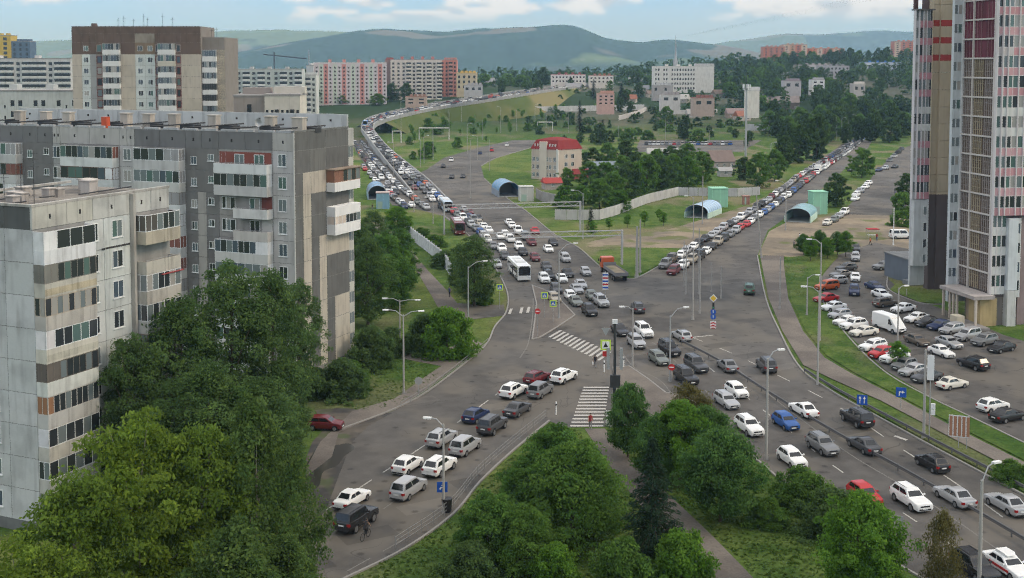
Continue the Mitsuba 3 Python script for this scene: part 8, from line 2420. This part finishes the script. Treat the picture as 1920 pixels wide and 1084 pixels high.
for i, (x, y) in enumerate(((61.50,245.68), (61.03,237.62), (64.52,244.32), (65.23,240.28), (68.71,245.68), (69.74,242.97))):
    plant('young_tree', 'linden' if i % 2 else 'linden_b', 'young tree, ' + ORD[i] + ' from the left in the row at the head of the long lawn', x, y, 4.4 + (i % 3) * .5, 3.6, group='young trees at the head of the long lawn')
x, y = 51.10,152.96; plant('sapling', 'sapling', 'green sapling on the long lawn in front of the parked suv', x, y, 3.6, 2.6)
for i, (x, y) in enumerate(((23.54,282.56), (28.31,286.30), (32.81,289.05), (37.89,300.05), (37.71,290.08), (18.81,270.15))):
    plant('sapling', 'sapling', 'sapling, ' + ORD[i] + ' on the tan earth strip by the pale fence', x, y, 3 + (i % 3) * .5, 2.2, group='saplings on the tan earth strip')
rt = np.random.default_rng(41)
CROWD = []


def later(name, kind, px, x, y, h, words, group, cat='tree', z=None):
    CROWD.append((name, kind, px, x, y, h, words, group, cat, z))


def px_of(x, y): return 960 + x / y * 2200


# the sapling field between the ramp and the upper road
n = 0
SF = Polygon([(-69.85,628.51), (-75.43,771.18), (-23.76,871.00), (38.45,845.53), (33.27,695.99), (0.00,645.46), (-18.71,586.73), (-31.02,523.51), (-34.82,462.63), (-43.26,494.11)])
x0, y0, x1, y1 = SF.bounds
from shapely.geometry import Point
while n < 79:
    x, y = rt.uniform(x0, x1), y0 + (y1 - y0) * rt.random() ** 1.3
    if SF.contains(Point(x, y)):
        kd = 'sapling' if rt.random() < .6 else 'far_fresh'
        later('sapling', kd, px_of(x, y), x, y, rt.uniform(3.5, 6), ('slim planted sapling' if kd == 'sapling' else 'bushy young tree') + ' in the ' + ('near' if y < 560 else 'far') + ' half of the sapling field', 'saplings in the sapling field')
        n += 1
# the wooded slope on the right
n = 0
while n < 150:
    px, py = rt.uniform(1345, 1712), rt.uniform(128, 262)
    if px < 1440 and py > 205 + 20 * rt.random(): continue
    if px > 1540 and py > 250: continue
    Y = 40 * 2200 / max(py - 122 + 26 * min(1, max(0, (px - 1340) / 250)), 40)
    Y = min(max(Y, 560), 1500)
    x = (px - 960) / 2200 * Y
    d = rt.random() < .55
    q = int(rt.integers(3))
    later('tree', ['far_dark', 'far_tall', 'far_round'][q], px, x, Y, rt.uniform(10, 17), ['dark', 'tall', 'round'][q] + ' tree ' + ('at the mast end of' if px < 1440 else 'behind the far arm on' if px < 1560 else 'nearest the tower on') + (' the lower right slope' if Y < 800 else ' the upper right slope'), 'trees on the right slope')
    n += 1
# the rest of the wood on the slope, past what one could count
V, Fc, Cc, nv = [], [], [], 0
for i in range(130):
    px = rt.uniform(1395, 1722)
    Y = rt.uniform(800, 1500)
    h_, w_ = rt.uniform(9, 15), rt.uniform(9, 14)
    v, f, c, _ = crown_mesh(900 + i, h_, w_, .4, 46, 30, .62, np.array(G_ASH) * (.9 + .5 * rt.random()), np.array(G_ASH2) * (.8 + .5 * rt.random()), 'round')
    x = (px - 960) / 2200 * Y
    V.append(v + [x, Y, float(hz(x, Y))]); Fc.append(f + nv); Cc.append(c); nv += len(v)
scene['hillside_wood'] = mikit.ply((np.vstack(V), np.vstack(Fc)), 'leaf', False, color=np.vstack(Cc))
say('hillside_wood', 'dark wood closing over the right-hand slope', kind='stuff')
# scrub between the garden plots, and the wooded valley floor beyond
def mass(key, label, n, spot, clumps, per, leaf, size):
    V, Fc, Cc, nv = [], [], [], 0
    for i in range(n):
        x, Y = spot()
        h_, w_ = rt.uniform(*size), rt.uniform(size[0] * .9, size[1] * 1.3)
        v, f, c, _ = crown_mesh(3000 + i, h_, w_, .1, clumps, per, leaf, np.array(G_ASH) * (.8 + .6 * rt.random()), np.array(G_MID2) * (.7 + .5 * rt.random()), 'dome')
        V.append(v + [x, Y, float(hz(x, Y))]); Fc.append(f + nv); Cc.append(c); nv += len(v)
    scene[key] = mikit.ply((np.vstack(V), np.vstack(Fc)), 'leaf', False, color=np.vstack(Cc))
    say(key, label, kind='stuff')


def spot_scrub():
    px, Y = rt.uniform(980, 1420), rt.uniform(660, 1300)
    if px > 1150 and Y < 720: Y += 150
    return (px - 960) / 2200 * Y, Y


def spot_left():
    px, Y = rt.uniform(590, 980), rt.uniform(860, 1300)
    x = (px - 960) / 2200 * Y
    return (x, Y) if Y > 900 + (px - 590) * .55 or px < 690 else (x, Y + 260)


def spot_valley():
    px, Y = rt.uniform(200, 1480), 1250 + 1500 * rt.random() ** 1.4
    return (px - 960) / 2200 * Y, Y


mass('garden_scrub', 'scrub and fruit bushes between the garden plots', 190, spot_scrub, 26, 22, .5, (2.5, 6))
mass('roadside_scrub', 'scrub behind the overpass below the flats', 90, spot_left, 26, 22, .6, (3, 8))
mass('valley_wood', 'dark woods on the valley floor before the hills', 420, spot_valley, 14, 12, 1.9, (9, 17))
# trees dotted through the gardens and along the skyline, left to right
n = 0
while n < 50:
    px = rt.uniform(720, 1430)
    Y = rt.uniform(780, 1250)
    if px < 1000 and Y < 900: continue
    q = int(rt.integers(4))
    later('tree', ['far_dark', 'far_round', 'far_tall', 'far_bush'][q], px, (px - 960) / 2200 * Y, Y, rt.uniform(7, 13), ['dark', 'round', 'tall', 'low'][q] + ' garden tree below the hills', 'garden trees below the hills')
    n += 1
for i in range(26):
    px = 1060 + i * 14 + rt.uniform(-6, 6)
    Y = rt.uniform(560, 700)
    if 1180 < px < 1400 and Y < 600: Y += 120
    later('shrub', 'far_bush' if rt.random() < .6 else 'far_dark', px, (px - 960) / 2200 * Y, Y, rt.uniform(3, 7), 'bush along the garden fences', 'bushes along the garden fences', 'shrub')
for i in range(14):
    px = 1345 + i * 26 + rt.uniform(-8, 8)
    Y = rt.uniform(1350, 1550)
    later('tree', ['far_dark', 'far_tall'][i % 2], px, (px - 960) / 2200 * Y, Y, rt.uniform(12, 18), 'tree on the crest below the orange blocks', 'trees on the crest')
CROWD.sort(key=lambda c: c[2])
seen = {}
for name, kind, px, x, y, h, words, group, cat, z in CROWD:
    i = seen[words] = seen.get(words, -1) + 1
    plant(name, kind, ORD[i] + ' ' + words + ', counted from the left', x, y, h, None, cat, group, z=z)
# grass tufts near at hand, all over the park lawn
PARK = Polygon([(-13.19,88.22), (-8.78,94.08), (-5.11,101.62), (-2.94,109.23), (0.11,118.12), (4.16,128.51), (7.60,126.23), (11.11,126.23), (17.75,126.94), (20.91,137.04), (23.41,120.81), (25.21,111.26), (27.34,98.49), (30.62,89.83), (32.77,83.36), (-12.48,83.36)])
CORNER = Polygon([(-19.80,133.79), (-18.03,150.26), (-14.82,157.54), (-8.80,151.34), (-10.62,143.68), (-14.05,135.03), (-16.71,133.79)])
pathl = LineString([(9.11,126.94), (11.02,115.85), (12.87,106.47), (15.35,96.88), (17.17,89.23), (18.46,82.12)]).buffer(2.0)
V, C, nb = [], [], 0
for area, n in ((PARK.difference(pathl), 11000), (CORNER, 500), (BIG, 2600), (Polygon(STRIP), 700)):
    bx = area.bounds
    from shapely import contains_xy
    q = np.column_stack([rt.uniform(bx[0], bx[2], n * 4), rt.uniform(bx[1], bx[3], n * 4)])
    q = q[contains_xy(area, q[:, 0], q[:, 1])][:n]
    clump = meshkit.fbm(np.column_stack([q * .35, np.zeros(len(q))]), 3, 5)
    a = rt.uniform(0, np.pi, len(q)); hh = (.06 + .26 * np.clip(clump - .35, 0, 1)) * rt.uniform(.6, 1.4, len(q)); ww = rt.uniform(.10, .26, len(q))
    base = np.column_stack([q, np.full(len(q), .03)])
    dx = np.column_stack([np.cos(a), np.sin(a), np.zeros(len(q))]) * ww[:, None]
    tip = base + np.column_stack([rt.normal(size=(len(q), 2)) * .12, hh])
    V.append(np.stack([base - dx, base + dx, tip], 1).reshape(-1, 3))
    k = rt.random((len(q), 1))
    C.append(np.repeat(np.array([.060, .120, .022]) * (1 - k) + np.array([.130, .185, .045]) * k, 3, 0))
V, C = np.vstack(V), np.vstack(C)
scene['grass_tufts'] = mikit.ply((V, np.arange(len(V)).reshape(-1, 3)), 'leaf', False, color=C)
say('grass_tufts', 'uneven tufts of grass over the park lawn and the verges', kind='stuff')

# ------------------------------------------------------------------ the air
mat('clear_air', (0, 0, 0))
scene['clear_air'] = {'type': 'null'}
scene['haze'] = {'type': 'cube', 'to_world': T().translate([0, 8300, 210]).scale([9300, 8800, 290]), 'bsdf': {'type': 'ref', 'id': 'clear_air'}, 'interior': {'type': 'ref', 'id': 'air'}}
say('haze', 'thin summer haze that turns the far hills blue', kind='stuff')
# shapes last, in the order they were built
